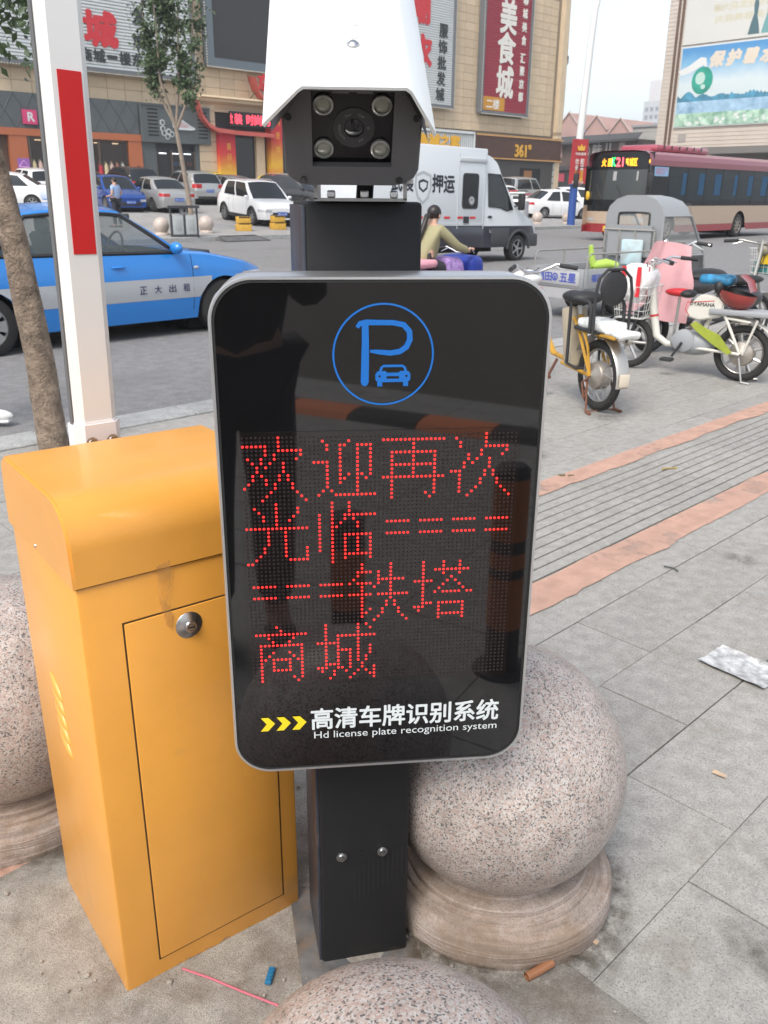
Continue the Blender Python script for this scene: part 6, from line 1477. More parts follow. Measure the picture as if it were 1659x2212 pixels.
# --- left shop: grey lattice fascia over an orange frame
s1=thing('clothes_shop','clothes shop with grey diamond lattice fascia and orange frame','shop',(0,0,0),STREET)
part('fascia',-2,29.05,4.78,6.62,.0,.35,shopdark,s1)
b=B()
for k in range(0,24):
    u=3+1.15*k
    for q in (0,1): b.tube([(u,FV-.36,4.8+1.8*q),(u+1.15,FV-.36,6.6-1.8*q)],.018,4)
obj('lattice',b,mat('lattice_edge',(.05,.06,.065),.6),s1,0)
part('orange_band',-2,29.1,4.40,4.78,0,.42,orangef,s1)
for a,c in ((-2,8),(13,14.3),(20.9,21.9),(28.2,29.1)): part('orange_pier',a,c,G0-.3,4.40,0,.38,orangef,s1)
part('backwall',-2,29,G0-.3,4.4,-.02,.05,mat('shop_inside',(.10,.055,.035),.7),s1)
random.seed(4); cols=[(.5,.42,.25),(.45,.03,.05),(.03,.03,.035),(.4,.4,.38),(.35,.15,.1),(.5,.35,.3)]
b=B(); gm=[]
for k in range(16):
    u=22.2+.37*k; 
    bb=B(); bb.tube([(u,FV-.22,G0+1.75),(u,FV-.22,G0+1.45),(u,FV-.22,G0+.7)],[.06,.16,.2],8); obj('hanging_coat',bb,mat('coat%d'%(k%6),cols[(k*5)%6],.85),s1,50)
wl=mat('shop_lamp',(1,.8,.55),.4,emit=(1,.75,.45),es=1.1)
for k in range(5): obj('ceiling_lamp',B().box((22.6+1.2*k,FV-.2,G0+2.75),(.35,.1,.05)),wl,s1)
obj('shelf_light',FB(B(),22,28,G0+2.86,G0+2.93,.1,.3),mat('shelf_glow',(.5,.3,.15),.4),s1,0)
gl_t=glass('shop_clear_glass',(.05,.05,.05),.35,.03)
for a,c in ((22,24.0),(24.1,26.2),(26.3,28.15)): part('shop_window',a,c,G0-.1,4.38,.30,.315,gl_t,s1)
for u in (24.05,26.25,22.0): part('mullion',u-.06,u+.06,G0-.2,4.38,.28,.36,bronze,s1)
o=part('door_poster',21.2,21.9,2.0,3.2,.385,.40,mat('purple_neon',(.3,.12,.4),.4),s1)
b=B(); b.ribbon([(21.25,2.75),(21.55,3.1),(21.85,2.75),(21.25,2.75)],.06,0,Matrix(((1,0,0,0),(0,0,-1,FV-.41),(0,1,0,0),(0,0,0,1)))); b.text('361',T(21.55,2.5,.41),(.5,.22)); obj('poster_mark',b,mat('neon_pink',(.8,.4,.8),.4),s1,0)
sg=thing('hanging_sign','small pink box sign with a white letter under the lattice fascia','sign',(0,0,0),STREET); part('box',21.8,22.6,5.0,5.75,.38,.5,mat('sign_pink',(.6,.05,.16),.4),sg); b=B(); b.text('R',T(22.25,5.38,.51),(.36,.45),bold=.03); obj('letter',b,white,sg,0)
# --- shoe shop
s2=thing('shoe_shop','dark grey shoe shop with vents, a trainer and hexagon badges on its fascia','shop',(0,0,0),STREET)
part('fascia',29.12,34.1,4.38,6.58,0,.55,shopdark,s2,.02)
part('fascia_rim',29.12,34.1,6.50,6.60,.55,.62,shopdark,s2)
for u in (29.55,33.15):
    for k in range(8): part('vent_slot',u,u+.72,4.75+.21*k,4.84+.21*k,.53,.556,wellm,s2)
for (u,z) in ((30.55,5.55),(30.55,5.2),(30.62,4.95),(30.95,5.05),(30.85,4.75),(31.18,4.9)):
    P=[(.19*math.cos(R(60*k+30)),.19*math.sin(R(60*k+30))) for k in range(6)]; b=B(); b.prism(P,0,.05,T(u,z,.55)); recalc(b); hx=obj('hexagon_badge',b,mat('badge_grey',(.5,.52,.52),.4),s2,0)
    b=B(); b.prism([(x*.6,y*.6) for x,y in P],0,.012,T(u,z,.6)); recalc(b); obj('badge_field',b,shopdark,hx,0)
shoe=[(-.75,-.12),(-.78,.15),(-.70,.38),(-.55,.40),(-.35,.30),(-.1,.38),(.2,.2),(.55,.02),(.8,-.06),(.84,-.18),(.6,-.24),(-.3,-.24)]
b=B(); b.prism(shoe,0,.08,T(32.05,5.42,.55)); recalc(b); so=obj('shoe_relief',b,mat('shoe_grey',(.5,.52,.54),.5),s2,20)
b=B(); b.ribbon([(-.72,-.16),(-.2,-.17),(.4,-.17),(.82,-.14)],.10,.085,T(32.05,5.42,.55)); obj('shoe_sole',b,white,so,0)
b=B(); [b.ribbon([(-.35+.16*k,-.1),(-.1+.14*k,.22-.06*k)],.045,.085,T(32.05,5.42,.55)) for k in range(4)]; obj('shoe_stripe',b,mat('shoe_red',(.5,.12,.1),.5),so,0)
part('pier',29.12,30.1,G0-.3,4.38,0,.30,shopdark,s2); part('pier',33.0,34.1,G0-.3,4.38,0,.30,shopdark,s2)
part('backwall',30.1,33,G0-.3,4.38,-.03,.03,mat('shoe_inside',(.015,.02,.03),.6),s2)
for k in range(9): part('shoe_shelf',31.3+.55*(k%3),31.7+.55*(k%3),G0+.5+.55*(k//3),G0+.75+.55*(k//3),.04,.12,mat('shoe_box%d'%(k%3),[(.05,.18,.4),(.4,.42,.45),(.3,.1,.08)][k%3],.6),s2)
for k in range(3): obj('ceiling_lamp',FB(B(),30.4+.9*k,30.9+.9*k,G0+2.3,G0+2.35,.05,.2),mat('lamp_white',(1,1,1),.4,emit=(.9,.95,1),es=1.2),s2)
for a,c in ((30.15,31.2),(31.28,32.9)): part('shop_window',a,c,G0-.2,3.95,.2,.215,gl_t,s2)
for u in (31.24,32.95,30.12): part('door_frame',u-.06,u+.06,G0-.2,4.0,.17,.26,bronze,s2)
# --- portal with red banners
pt=thing('portal','red festival portal with banner columns and a curved red canopy','portal',(0,0,0),STREET)
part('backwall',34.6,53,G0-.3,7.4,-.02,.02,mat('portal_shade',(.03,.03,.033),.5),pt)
for a,c in ((36,37.9),(40.2,42.5),(43.5,46)): part('glass_door',a,c,G0-.2,5.2,.05,.07,shopglass,pt); 
part('stone_pier',37.9,38.6,G0-.3,5.3,.02,.3,beige,pt)
def grad(name,stops):
    m=bpy.data.materials.new(name); m.use_nodes=True; t=m.node_tree; bs=t.nodes['Principled BSDF']; bs.inputs['Roughness'].default_value=.6
    tc=t.nodes.new('ShaderNodeTexCoord'); sx=t.nodes.new('ShaderNodeSeparateXYZ'); cr=t.nodes.new('ShaderNodeValToRGB'); nz=t.nodes.new('ShaderNodeTexNoise'); nz.inputs['Scale'].default_value=1.1; ma=t.nodes.new('ShaderNodeMath'); ma.operation='MULTIPLY_ADD'; ma.inputs[1].default_value=.16
    t.links.new(tc.outputs['Generated'],sx.inputs[0]); t.links.new(tc.outputs['Object'],nz.inputs['Vector']); t.links.new(nz.outputs[0],ma.inputs[0]); t.links.new(sx.outputs[2],ma.inputs[2]); t.links.new(ma.outputs[0],cr.inputs[0])
    e=cr.color_ramp.elements
    e[0].position,e[0].color=stops[0][0],(*stops[0][1],1); e[1].position,e[1].color=stops[-1][0],(*stops[-1][1],1)
    for p,c in stops[1:-1]: x=e.new(p); x.color=(*c,1)
    t.links.new(cr.outputs[0],bs.inputs['Base Color']); return m
bann=grad('festival_banner',[(.1,(.5,.05,.03)),(.3,(.62,.16,.03)),(.42,(.70,.42,.04)),(.58,(.62,.2,.03)),(.75,(.55,.03,.035)),(1.1,(.5,.02,.04))])
gold=mat('gold_print',(.72,.42,.05),.5)
for (u0,u1,zt_,txt,lab) in ((34.6,35.85,5.2,'喜迎中秋','short'),(38.85,39.8,7.0,'月是故乡明','tall')):
    bo_=obj('banner_column',FB(B(),u0,u1,G0-.2,zt_,.1,.75),bann,pt,0)
    n=len(txt); zs=[(zt_-.6)-(zt_-G0-1.2)*(i+.4)/n for i in range(n)]
    for ch,z in zip(txt,zs): b=B(); b.text(ch,T((u0+u1)/2+.1,z,.76),(.36,.44),bold=.01); obj('banner_character',b,gold,bo_,0)
b=B(); cu=[(33.0,7.0),(33.25,6.2),(33.7,5.7),(34.4,5.42),(36,5.34),(38.9,5.3)]
b.grid([[(u,FV-.1,z+.1) for u,z in cu],[(u,FV-1.1,z-.05) for u,z in cu],[(u,FV-1.1,z-.28) for u,z in cu],[(u,FV-.1,z-.2) for u,z in cu]]); obj('canopy',b,mat('canopy_red',(.5,.1,.08),.5),pt,30)
cu2=[(37.5,8.7),(37.8,7.9),(38.3,7.35),(38.9,7.15),(40.2,7.1),(44,7.1)]
b=B(); b.grid([[(u,FV-.1,z+.1) for u,z in cu2],[(u,FV-1.1,z-.05) for u,z in cu2],[(u,FV-1.1,z-.28) for u,z in cu2]]); obj('canopy',b,mat('canopy_red',(.5,.1,.08),.5),pt,30)
ls=thing('led_sign','black sign with scrolling red characters over the shop door','sign',(0,0,0),STREET); part('board',35.4,38.85,5.62,6.5,.8,.95,mat('led_black',(.012,.012,.014),.4),ls)
ledr=mat('led_red',(1,.06,.08),.4,emit=(1,.05,.09),es=1.2)
for ch,u in (('装',36.05),('时',37.0),('尚',37.65),('男',38.35)): b=B(); b.text(ch,T(u,6.05,.96),(.6,.62),bold=.02); obj('led_character',b,ledr,ls,0)
b=B(); b.text('女',T(35.5,6.05,.958),(.2,.62),bold=.02); obj('led_character',b,ledr,ls,0)
js=thing('roof_letter','red steel character on struts above the portal','sign',(0,0,0),STREET)
b=B(); b.text('京',T(38.5,8.45,.6),(.85,.95),bold=.03,ext=.06); obj('character',b,mat('letter_red',(.62,.03,.04),.4),js,0)
b=B(); b.tube([(37.6,FV-.2,7.4),(38.4,FV-.5,8.4)],.03,5); b.tube([(38.9,FV-.2,7.4),(38.7,FV-.5,8.2)],.03,5); b.tube([(38.1,FV-.5,7.95),(39,FV-.5,7.95)],.03,5); obj('strut',b,bronze,js,0)
# --- sign boards high on the wall
def slatboard(name,label,u0,u1,z0,z1,m,sp=.17,fr=.22,framem=None):
    t=thing(name,label,'sign',(0,0,0),STREET)
    fm_=framem or mat('board_frame',(.13,.14,.15),.5)
    b=B(); FB(b,u0-fr,u0,z0-fr,z1,.05,.62); FB(b,u1,u1+fr,z0-fr,z1,.05,.62); FB(b,u0,u1,z0-fr,z0,.05,.62); obj('frame',b,fm_,t,0)
    b=B(); n=int((z1-z0)/sp)
    for k in range(n):
        z=z0+sp*k; b.grid([[(u,FV-.42,z) for u in (u0,u1)],[(u,FV-.5,z+sp*.18) for u in (u0,u1)],[(u,FV-.5,z+sp*.80) for u in (u0,u1)],[(u,FV-.42,z+sp*.96) for u in (u0,u1)],[(u,FV-.36,z+sp) for u in (u0,u1)]])
    o=obj('slat',b,m,t,0); o['kind']='stuff'
    b=B(); n=int((u1-u0+2*fr)/.16)
    for k in range(n): b.box((u0-fr+.16*(k+.5),FV-.64,z0-fr-.03),(.06,.06,.06))
    for q in (u0-fr,u1+fr):
        for k in range(int((z1-z0)/.16)): b.box((q,FV-.64,z0+.16*k),(.06,.06,.06))
    o=obj('bulb',b,mat('sign_bulb',(.6,.57,.5),.3),t,0); o['kind']='stuff'; return t
slw=mat('slat_white',(.60,.63,.63),.5); slr=mat('slat_red',(.36,.03,.055),.5); blackt=mat('char_black',(.025,.03,.03),.5); redt=mat('char_red',(.55,.02,.03),.45); whitet=mat('char_white',(.72,.70,.64),.5)
def chars(t,lst,m,o=.53,nm='character',bold=.03,ext=.02):
    for ch,u,z,w_,h in lst: b=B(); b.text(ch,T(u,z,o),(w_,h),bold=bold,ext=ext); obj(nm,b,m,t,0)
sb1=slatboard('sign_board','white slatted board with a red character above the clothes shop',20.6,33.0,8.25,18.5,slw)
chars(sb1,[('城',27.0,10.3,1.95,1.75),('商',27.0,13.2,1.95,1.75)],redt,bold=.05)
chars(sb1,[('城',29.4,9.95,.75,.75),('发',29.5,11.2,.8,.8)],blackt)
chars(sb1,[(c,24.3+.82*i,8.9-.0*i,.7,.66) for i,c in enumerate('京都商城一楼东侧') if c!='一']+[('一',24.3+.82*4,8.9,.6,.12)],blackt)
scr=thing('video_screen','big dark video screen with steel frame on the mall wall','screen',(0,0,0),STREET)
b=B(); FB(b,34.2,34.75,9.1,19,.05,.5); FB(b,34.75,47.5,9.1,9.6,.05,.5); obj('frame',b,mat('screen_frame',(.12,.15,.17),.5),scr,0)
part('screen',34.75,47,9.6,19,.2,.42,mat('screen_dark',(.028,.026,.025),.35,var=.1,vs=40),scr)
b=B(); [b.box((34.2+.16*k,FV-.52,9.06),(.07,.06,.07)) for k in range(82)]; [b.box((34.17,FV-.52,9.1+.16*k),(.06,.06,.07)) for k in range(60)]; o=obj('bulb',b,mat('sign_bulb',(.6,.57,.5),.3),scr,0); o['kind']='stuff'
sb2=slatboard('sign_board','white slatted board with red and black vertical lettering beside the camera hood',50.6,57.5,8.3,18.5,slw)
chars(sb2,[('潮',53.7,15.0,1.9,2.2),('衣',54.0,12.0,1.9,2.1)],redt,bold=.05)
chars(sb2,[(c,56.35-.06*i,13.6-1.14*i,.95,.92) for i,c in enumerate('服饰批发城')],blackt)
sb3=slatboard('sign_board','red slatted board with large white calligraphy, left of the street lamp',61.4,67.5,8.25,19,slr)
chars(sb3,[('美',64.4,15.6,2.1,2.5),('食',64.3,13.2,2.3,2.3),('城',64.3,10.6,2.2,2.4)],whitet,bold=.03)
chars(sb3,[(c,66.6,17.1-1.02*i+(0 if i<4 else -.35),.62,.72) for i,c in enumerate('聊城美食汇聚京都')],whitet)
pl_=obj('floor_label',FB(B(),61.5,64.4,8.3,9.35,.5,.53),mat('label_orange',(.55,.25,.02),.5),sb3,0); b=B(); b.text('二楼',T(62.8,8.8,.54),(1.7,.72),bold=.03); obj('label_characters',b,whitet,pl_,0)
# --- striped shop and sports shop
s3=thing('striped_shop','shop with white striped fascia and yellow characters behind the van roof','shop',(0,0,0),STREET)
part('fascia',48,60.7,4.4,6.35,.05,.3,mat('stripe_dark',(.07,.07,.07),.6),s3)
for k in range(48): part('white_fin',48.1+.26*k,48.24+.26*k,4.5,6.25,.3,.42,slw,s3)
part('rim',48,60.75,6.3,6.5,.05,.5,slw,s3); part('rim',60.6,60.75,4.4,6.5,.05,.5,slw,s3)
for i,ch in enumerate('海澜之家'): b=B(); b.text(ch,T(54.3+1.32*i,5.65,.45),(1.15,.85),bold=.05,ext=.03); obj('character',b,mat('char_yellow',(.75,.40,.02),.4),s3,0)
part('shop_window',48,60.6,G0-.3,4.4,.0,.1,shopglass,s3)
s4=thing('sports_shop','sports shop with brown fascia and copper trim carrying gold numerals','shop',(0,0,0),STREET)
part('fascia',60.8,73.3,4.55,6.4,.05,.5,brownf,s4); part('copper_strip',60.9,73.5,6.28,6.42,.5,.58,copper,s4); part('copper_strip',60.9,73.4,4.45,4.56,.5,.58,copper,s4)
b=B(); b.text('361°',T(67.4,5.25,.55),(2.3,1.05),bold=.02,ext=.05); obj('numerals',b,mat('char_gold',(.62,.34,.04),.4),s4,0)
part('wall',60.8,73.3,G0-.3,4.45,.0,.3,mat('shop_brown_dark',(.05,.048,.045),.6),s4)
part('door_opening',67.4,70.5,G0-.2,3.8,.29,.315,wellm,s4); part('lit_interior',68.0,69.2,G0,3.6,.31,.32,mat('warm_inside',(.28,.13,.05),.6),s4)
for k in range(4): part('pillar_poster',72.4,73.3,2.0+.6*k,2.5+.6*k,.31,.36,mat('poster_pale',(.4,.4,.38),.6),s4)
# figure of a climber fixed to the corner of the mall
def climber():
    J=dict(pelvis=(-.12,0,.95),waist=(-.13,0,1.1),chest=(-.08,0,1.32),neck=(0,0,1.47),head0=(.03,0,1.55),head1=(.05,0,1.65))
    for s,q in (('l',1),('r',-1)):
        J['sh'+s]=(-.05,q*.18,1.40); J['el'+s]=(.22,q*.22,1.28+.1*q); J['wr'+s]=(.42,q*.18,1.42+.1*q); J['hand'+s]=(.5,q*.17,1.46+.1*q)
        J['hip'+s]=(-.1,q*.1,.9); J['kn'+s]=(.18,q*.16,.62+.05*q); J['an'+s]=(.38,q*.15,.3+.06*q); J['toe'+s]=(.5,q*.15,.36+.06*q)
    return J
person('person','climber figure in dark top and pale shorts hanging on the corner of the mall',W(73.9,FV+.1,12.2),R(44+180),climber(),mat('dark_top',(.02,.02,.022),.8),mat('pale_shorts',(.4,.38,.36),.8))
rp=thing('climbing_rope','thin rope hanging down the corner of the mall','rope',W(73.75,FV-.05,0)); obj('rope',B().tube([(0,0,4.5),(.1,0,12),(.02,0,21)],.02,5),mat('rope_pale',(.5,.42,.33),.8),rp,0)
# ================================================================== white building with billboards, right
wu=86.0
wt=mat('white_tile',(.56,.49,.42),.6,var=.07,vs=.5)
wbld=thing('corner_building','pale tiled building with two huge billboards at the right','building',(0,0,0),STREET)
# drawing plane: faces -u; x -> -v (to the right), y -> z
WM=Matrix(((0,0,-1,0),(-1,0,0,0),(0,1,0,0),(0,0,0,1)))
def WB_(v0,v1,z0,z1,o0,o1,m,nm,par=None): return obj(nm,B().box((wu-(o0+o1)/2,(v0+v1)/2,(z0+z1)/2),(abs(o1-o0),abs(v1-v0),z1-z0)),m,par or wbld,0)
WB_(20,49.4,-.3,26,-14,0,mat('tile_joint',(.40,.34,.28),.8),'wall')
b=B()
for k in range(54): 
    z=5.9+.36*k; b.box((wu-.02,34.7,z+.17),(.06,29.3,.325))
o=obj('tile_course',b,wt,wbld,0); o['kind']='stuff'
for v_ in (48.3,47.75+.1): WB_(v_-.12,v_+.12,5.5,26,.0,.14,mat('drain_brown',(.12,.07,.045),.6),'downpipe')
WB_(20,43,5.3,5.9,0,2.6,mat('canopy_grey',(.16,.15,.14),.6),'canopy'); WB_(20,49.3,-.3,5.3,-.1,.05,mat('ground_floor_shade',(.14,.12,.11),.7),'ground_floor')
WB_(46.1,46.9,6.6,7.3,.03,.1,mat('grille_grey',(.33,.30,.28),.6),'vent')
def WT(v,z,o): return Matrix.Translation((wu-o,v,z))@WM
bb=thing('billboard','green and blue environmental billboard with a hand holding a globe','billboard',(0,0,0),STREET)
bz0,bz1,bv1=8.0,14.95,47.4
obj('backing',B().box((wu-.12,36.7,11.5),(.16,21.6,7.2)),slw,bb,0)
skyp=grad('print_sky',[(.05,(.55,.62,.62)),(.45,(.58,.66,.68)),(.78,(.20,.43,.62)),(1.1,(.07,.26,.52))])
b=B(); b.box((wu-.215,36.7,(10.1+bz1)/2),(.02,21.4,bz1-10.1)); obj('print_sky',b,skyp,bb,0)
WB_(26,bv1,9.1,10.35,.205,.23,mat('print_lake',(.22,.42,.62),.6,var=.35,vs=.7,var2=(.35,.5,.62)),'print_lake',bb); WB_(26,bv1,bz0,9.15,.205,.235,mat('print_grass',(.15,.42,.27),.6,var=.4,vs=1.6,var2=(.42,.56,.45)),'print_grass',bb)
b=B(); P=[(26,10.2)]+[(26+21.4*i/120,10.5+.9*abs(mnoise.noise((i*.11,2,1)))+1.3*(1-i/120)*abs(mnoise.noise((i*.5,5,1)))) for i in range(121)]+[(47.4,10.2)]
b.prism([(-(v_-36.7),z) for v_,z in P][::-1],0,.01,Matrix.Translation((wu-.226,36.7,0))@WM); recalc(b); obj('print_hills',b,mat('print_teal',(.06,.24,.36),.6,var=.5,vs=1.2),bb,0)
gc=(45.0,12.0)
b=B(); b.prism([(1.08*math.cos(R(a)),1.2*math.sin(R(a))) for a in range(0,360,12)],0,.01,WT(*gc,.226)); recalc(b); go=obj('print_globe',b,mat('globe_green',(.02,.30,.22),.5,var=.3,vs=.8),bb,0)
b=B(); b.prism([(-.22+.5*math.cos(R(a)),.2+.55*math.sin(R(a))) for a in range(0,360,20)],0,.004,WT(*gc,.237)); b.prism([(.15+.25*math.cos(R(a)),-.55+.22*math.sin(R(a))) for a in range(0,360,30)],0,.004,WT(*gc,.237)); recalc(b); obj('globe_shine',b,mat('globe_pale',(.45,.62,.55),.5),go,0)
hand_=[(-2.6,1.0),(-1.6,1.35),(-.4,2.05),(.15,1.95),(.3,1.3),(.15,1.0),(0,1.35),(-.3,1.25),(-.5,1.15),(-1.3,.75),(-2.3,.55)]
b=B(); b.prism(hand_[::-1],0,.006,WT(*gc,.228)); recalc(b); obj('print_hand',b,mat('print_white2',(.66,.68,.66),.6),bb,0)
for i,ch in enumerate('保护碧水蓝天'): b=B(); b.text(ch,WT(43.7-1.62*i,13.75+.0*i,.24),(1.35,1.25),bold=.07,shear=.25); obj('character',b,mat('print_cream',(.66,.58,.48),.5),bb,0)
b=B(); random.seed(9)
for k in range(60): v_=26.5+20.5*random.random(); z=8.2+.8*random.random(); s=random.uniform(.06,.22); b.prism([(s*math.cos(R(a)),s*.8*math.sin(R(a))) for a in range(0,360,45)],0,.004,WT(v_,z,.238))
o=obj('print_flower',b,mat('print_white2',(.66,.68,.66),.6),bb,0); o['kind']='stuff'
bb2=thing('billboard','pale upper billboard with faint lettering and dancer figures','billboard',(0,0,0),STREET)
obj('backing',B().box((wu-.12,36.7,21.1),(.16,21.6,11.7)),mat('board_pale',(.58,.58,.54),.6,var=.04,vs=.2),bb2,0)
palep=mat('print_palegold',(.56,.53,.40),.6)
for (v_,z,tx_,w_,h) in ((42.4,18.1,'新大陆发型会员',5.6,.62),(42.2,17.1,'庆典美容美发',5.6,.62),(44.6,18.0,'热线',.8,.5)): b=B(); b.text(tx_,WT(v_-.5,z,.205),(w_,h),bold=.03); obj('lettering',b,palep,bb2,0)
b=B(); b.text('品质生活',WT(43.6,19.6,.205),(2.0,.36)); b.text('尊享',WT(41.4,19.4,.205),(.8,.4)); obj('lettering',b,mat('print_greyish',(.33,.34,.33),.6),bb2,0)
for (v_,dx,m_) in ((40.6,0,mat('dancer_dark',(.06,.13,.15),.6)),(39.5,.15,mat('dancer_teal',(.14,.33,.33),.6)),(38.4,0,mat('dancer_dark2',(.12,.12,.13),.6))):
    fig=[(-.5,15.5),(-.35,16.3),(-.12,17.2),(-.22,17.9),(-.1,18.6),(-.28,19.2),(-.2,19.9),(-.1,20.2),(.1,20.2),(.22,19.8),(.25,19.1),(.1,18.5),(.24,17.8),(.2,17.0),(.45,16.2),(.6,15.5)]
    b=B(); b.prism([(x+dx,z) for x,z in fig][::-1],0,.006,Matrix.Translation((wu-.204,v_,0))@WM); recalc(b); obj('dancer_print',b,m_,bb2,0)
# ================================================================== low brown shop, houses and tower behind
bs=thing('brown_shop','low brown tiled shop with dark pitched eaves and pale characters','building',(0,0,0),STREET)
bu=100.0
def BB(v0,v1,z0,z1,o0,o1,m,nm,par=None): return obj(nm,B().box((bu-(o0+o1)/2,(v0+v1)/2,(z0+z1)/2),(abs(o1-o0),abs(v1-v0),z1-z0)),m,par or bs,0)
def BT(v,z,o): return Matrix.Translation((bu-o,v,z))@WM
brw=mat('brown_wall',(.11,.075,.062),.8,var=.2,vs=.6)
BB(59.8,80,-.3,8.0,-8,0,brw,'wall')
b=B(); b.grid([[(bu-.9,59.2,8.05),(bu-.9,81,7.7)],[(bu+.3,59.4,8.75),(bu+.3,81,8.4)],[(bu+4,59.6,9.0),(bu+4,81,8.8)]]); b.grid([[(bu-.9,59.2,8.05),(bu-.9,81,7.7)],[(bu-.9,59.2,7.8),(bu-.9,81,7.45)],[(bu,59.2,7.8),(bu,81,7.45)]]); obj('eaves',b,mat('roof_dark',(.06,.06,.062),.8),bs,0)
b=B(); b.lathe([(.62,0),(.62,.1),(.72,.1),(.72,0)],28,BT(67.2,6.85,.02)); b.text('囡',BT(67.2,6.85,.06),(.85,.85),bold=.03); obj('ring_sign',b,mat('sign_pale',(.5,.47,.44),.5),bs,0)
for ch,v_ in (('味',65.4),('儿',63.8)): b=B(); b.text(ch,BT(v_,6.95,.06),(1.25,1.35),bold=.03,ext=.04); obj('character',b,mat('sign_pale',(.5,.47,.44),.5),bs,0)
for v_ in (61.9,69.9+1.2):
    pk=BB(v_-.42,v_+.42,6.15,8.0 if v_<65 else 7.6,0,.1,mat('panel_pink',(.42,.25,.24),.6),'vertical_sign'); b=B(); b.text('特\n色\n菜',BT(v_,7.0,.11),(.5,1.4),bold=.03); obj('sign_characters',b,mat('sign_pale',(.5,.47,.44),.5),pk,0)
BB(59.9,80,4.6,5.1,0,.5,mat('beam_dark',(.05,.045,.045),.7),'beam'); BB(70,75,3.2,4.2,.0,.2,mat('stall_red',(.4,.05,.08),.6),'red_sign')
for k in range(4): BB(61+4*k,63.5+4*k,0.2,4.4,.0,.03,shopglass,'window')
rsg=thing('shop_sign','red strip sign with white characters above the bus roof','sign',(0,0,0),STREET)
obj('board',B().box((bu-3,57.5,6.0),(.2,7,1.0)),mat('sign_red',(.5,.04,.05),.5),rsg,0); b=B(); b.text('大吃福利',Matrix.Translation((bu-3.12,57.5,6.0))@WM,(5.4,.7),bold=.03); obj('characters',b,whitet,rsg,0)
hs=mat('house_pink',(.40,.25,.215),.8,var=.1,vs=.3); bluer=mat('roof_blue',(.16,.23,.40),.6); whitep2=mat('trim_white',(.6,.6,.6),.6)
for i,(v_,du) in enumerate(((91,14.4),(85.6,13.6),(81.2,13.0))):
    hu=130; hz=du-2.0
    t=thing('terraced_house',('pink gabled house peeping out beside the mall corner','pink gabled house behind the street lamp, middle of the row','pink gabled house right of the street lamp behind the brown shop')[i],'house',(0,0,0),STREET,'pink houses beyond the brown shop')
    P=[(-2.2,0),(-2.2,hz-.8),(-1.9,hz),(0,hz+2.0),(1.9,hz),(2.2,hz-.8),(2.2,0)]
    b=B(); b.prism(P[::-1],0,10,Matrix.Translation((hu,v_,0))@Matrix(((0,0,1,0),(-1,0,0,0),(0,1,0,0),(0,0,0,1)))); recalc(b); obj('wall',b,hs,t,0)
    b=B(); b.tube([(hu-.1,v_+2.1,hz-.1),(hu-.1,v_,hz+2.1),(hu-.1,v_-2.1,hz-.1)],.16,5); obj('gable_trim',b,mat('trim_tan',(.42,.32,.28),.7),t,0)
    b=B(); b.grid([[(hu+1,v_-2.9,hz-1.0),(hu+1,v_-1.5,hz-1.0)],[(hu+4,v_-2.9,hz+.6),(hu+4,v_-1.5,hz+.6)]]); obj('blue_roof',b,bluer,t,0)
    for q in (-.7,.7): obj('window',B().box((hu-.04,v_+q,hz-2.6),(.1,.9,1.4)),whitep2,t,0)
tw=thing('tower_block','pale high rise block far behind the billboards','building',W(363,206,0),STREET)
b=B(); b.box((10,0,20),(20,20,40)); obj('wall',b,mat('tower_pale',(.48,.49,.50),.8),tw,0); obj('parapet',B().box((7,1,44),(14,14,8)),mat('tower_white',(.6,.58,.57),.8),tw,0)
wm_=mesh_of(B().box((0,0,0),(.3,1.3,1.5)),'window',mat('tower_window',(.22,.25,.28),.4),0)
for j in range(10):
    for i in range(8):
        o=bpy.data.objects.new('window',wm_); C.objects.link(o); o.parent=tw; o.location=(-.05,-8.4+2.4*i,9+3.1*j)
b=B(); b.text('人才\n酒店',Matrix.Translation((-.1,0,44.2))@WM,(5,5),bold=.04); obj('roof_lettering',b,mat('tower_red',(.5,.2,.22),.6),tw,0)
og=thing('grey_building','pale grey building between the brown shop and the billboard building','building',W(122,70,0),STREET); obj('wall',B().box((0,-5.5,5.4),(10,13,10.4)),mat('grey_wall',(.36,.35,.32),.8,var=.12,vs=.3),og,0); obj('parapet',B().box((0,-5.5,10.75),(10.4,13.4,.3)),mat('parapet_grey',(.3,.3,.3),.8),og,0)
# ================================================================== street furniture over the road
lp=thing('street_lamp','tall pale street lamp with blue base and a red banner','street lamp',W(38.45,25.95+.4,.03),STREET)
lx=.0
b=B(); b.tube([(0,0,0),(.03,0,1.95)],[.2,.19],14); obj('blue_base',b,mat('lamp_blue',(.02,.07,.27),.5,dirt=(.05,.1,.25),ds=2,dw=.6),lp,50)
b=B(); b.tube([(.03,0,1.95),(.18,0,4),(.46,0,8),(.62,0,9.6),(.95,0,10.6),(1.8,0,11.3),(3.0,0,11.6)],[.19,.18,.165,.15,.12,.09,.07],14); obj('pole',b,mat('lamp_white_paint',(.66,.66,.63),.5),lp,50)
b=B(); b.box((3.1,0,11.6),(.9,.3,.14),bev=.05); obj('lamp_head',b,mat('lamp_white_paint',(.66,.66,.63),.5),lp)
bnm=mat('banner_red',(.42,.03,.035),.7,var=.08,vs=1)
bt=Matrix.Rotation(R(-4),4,'Y')
b=B(); b.grid([[(-.52+1.05*i/6+.10*(z-2)*.12,-.2+.03*math.sin(i*1.4+z),z) for i in range(7)] for z in [1.95+2.05*j/8 for j in range(9)]])
bn=obj('banner',b,bnm,lp,60,rot=(0,0,R(-14)))
BN=lambda x,z: Matrix.Translation((x,-.245,z))@fm
def ban(txt,x,z,w_,h,m,lr=1.0): b=B(); b.text(txt,BN(x,z),(w_,h),bold=.02,lr=lr); obj('banner_character',b,m,bn,0)
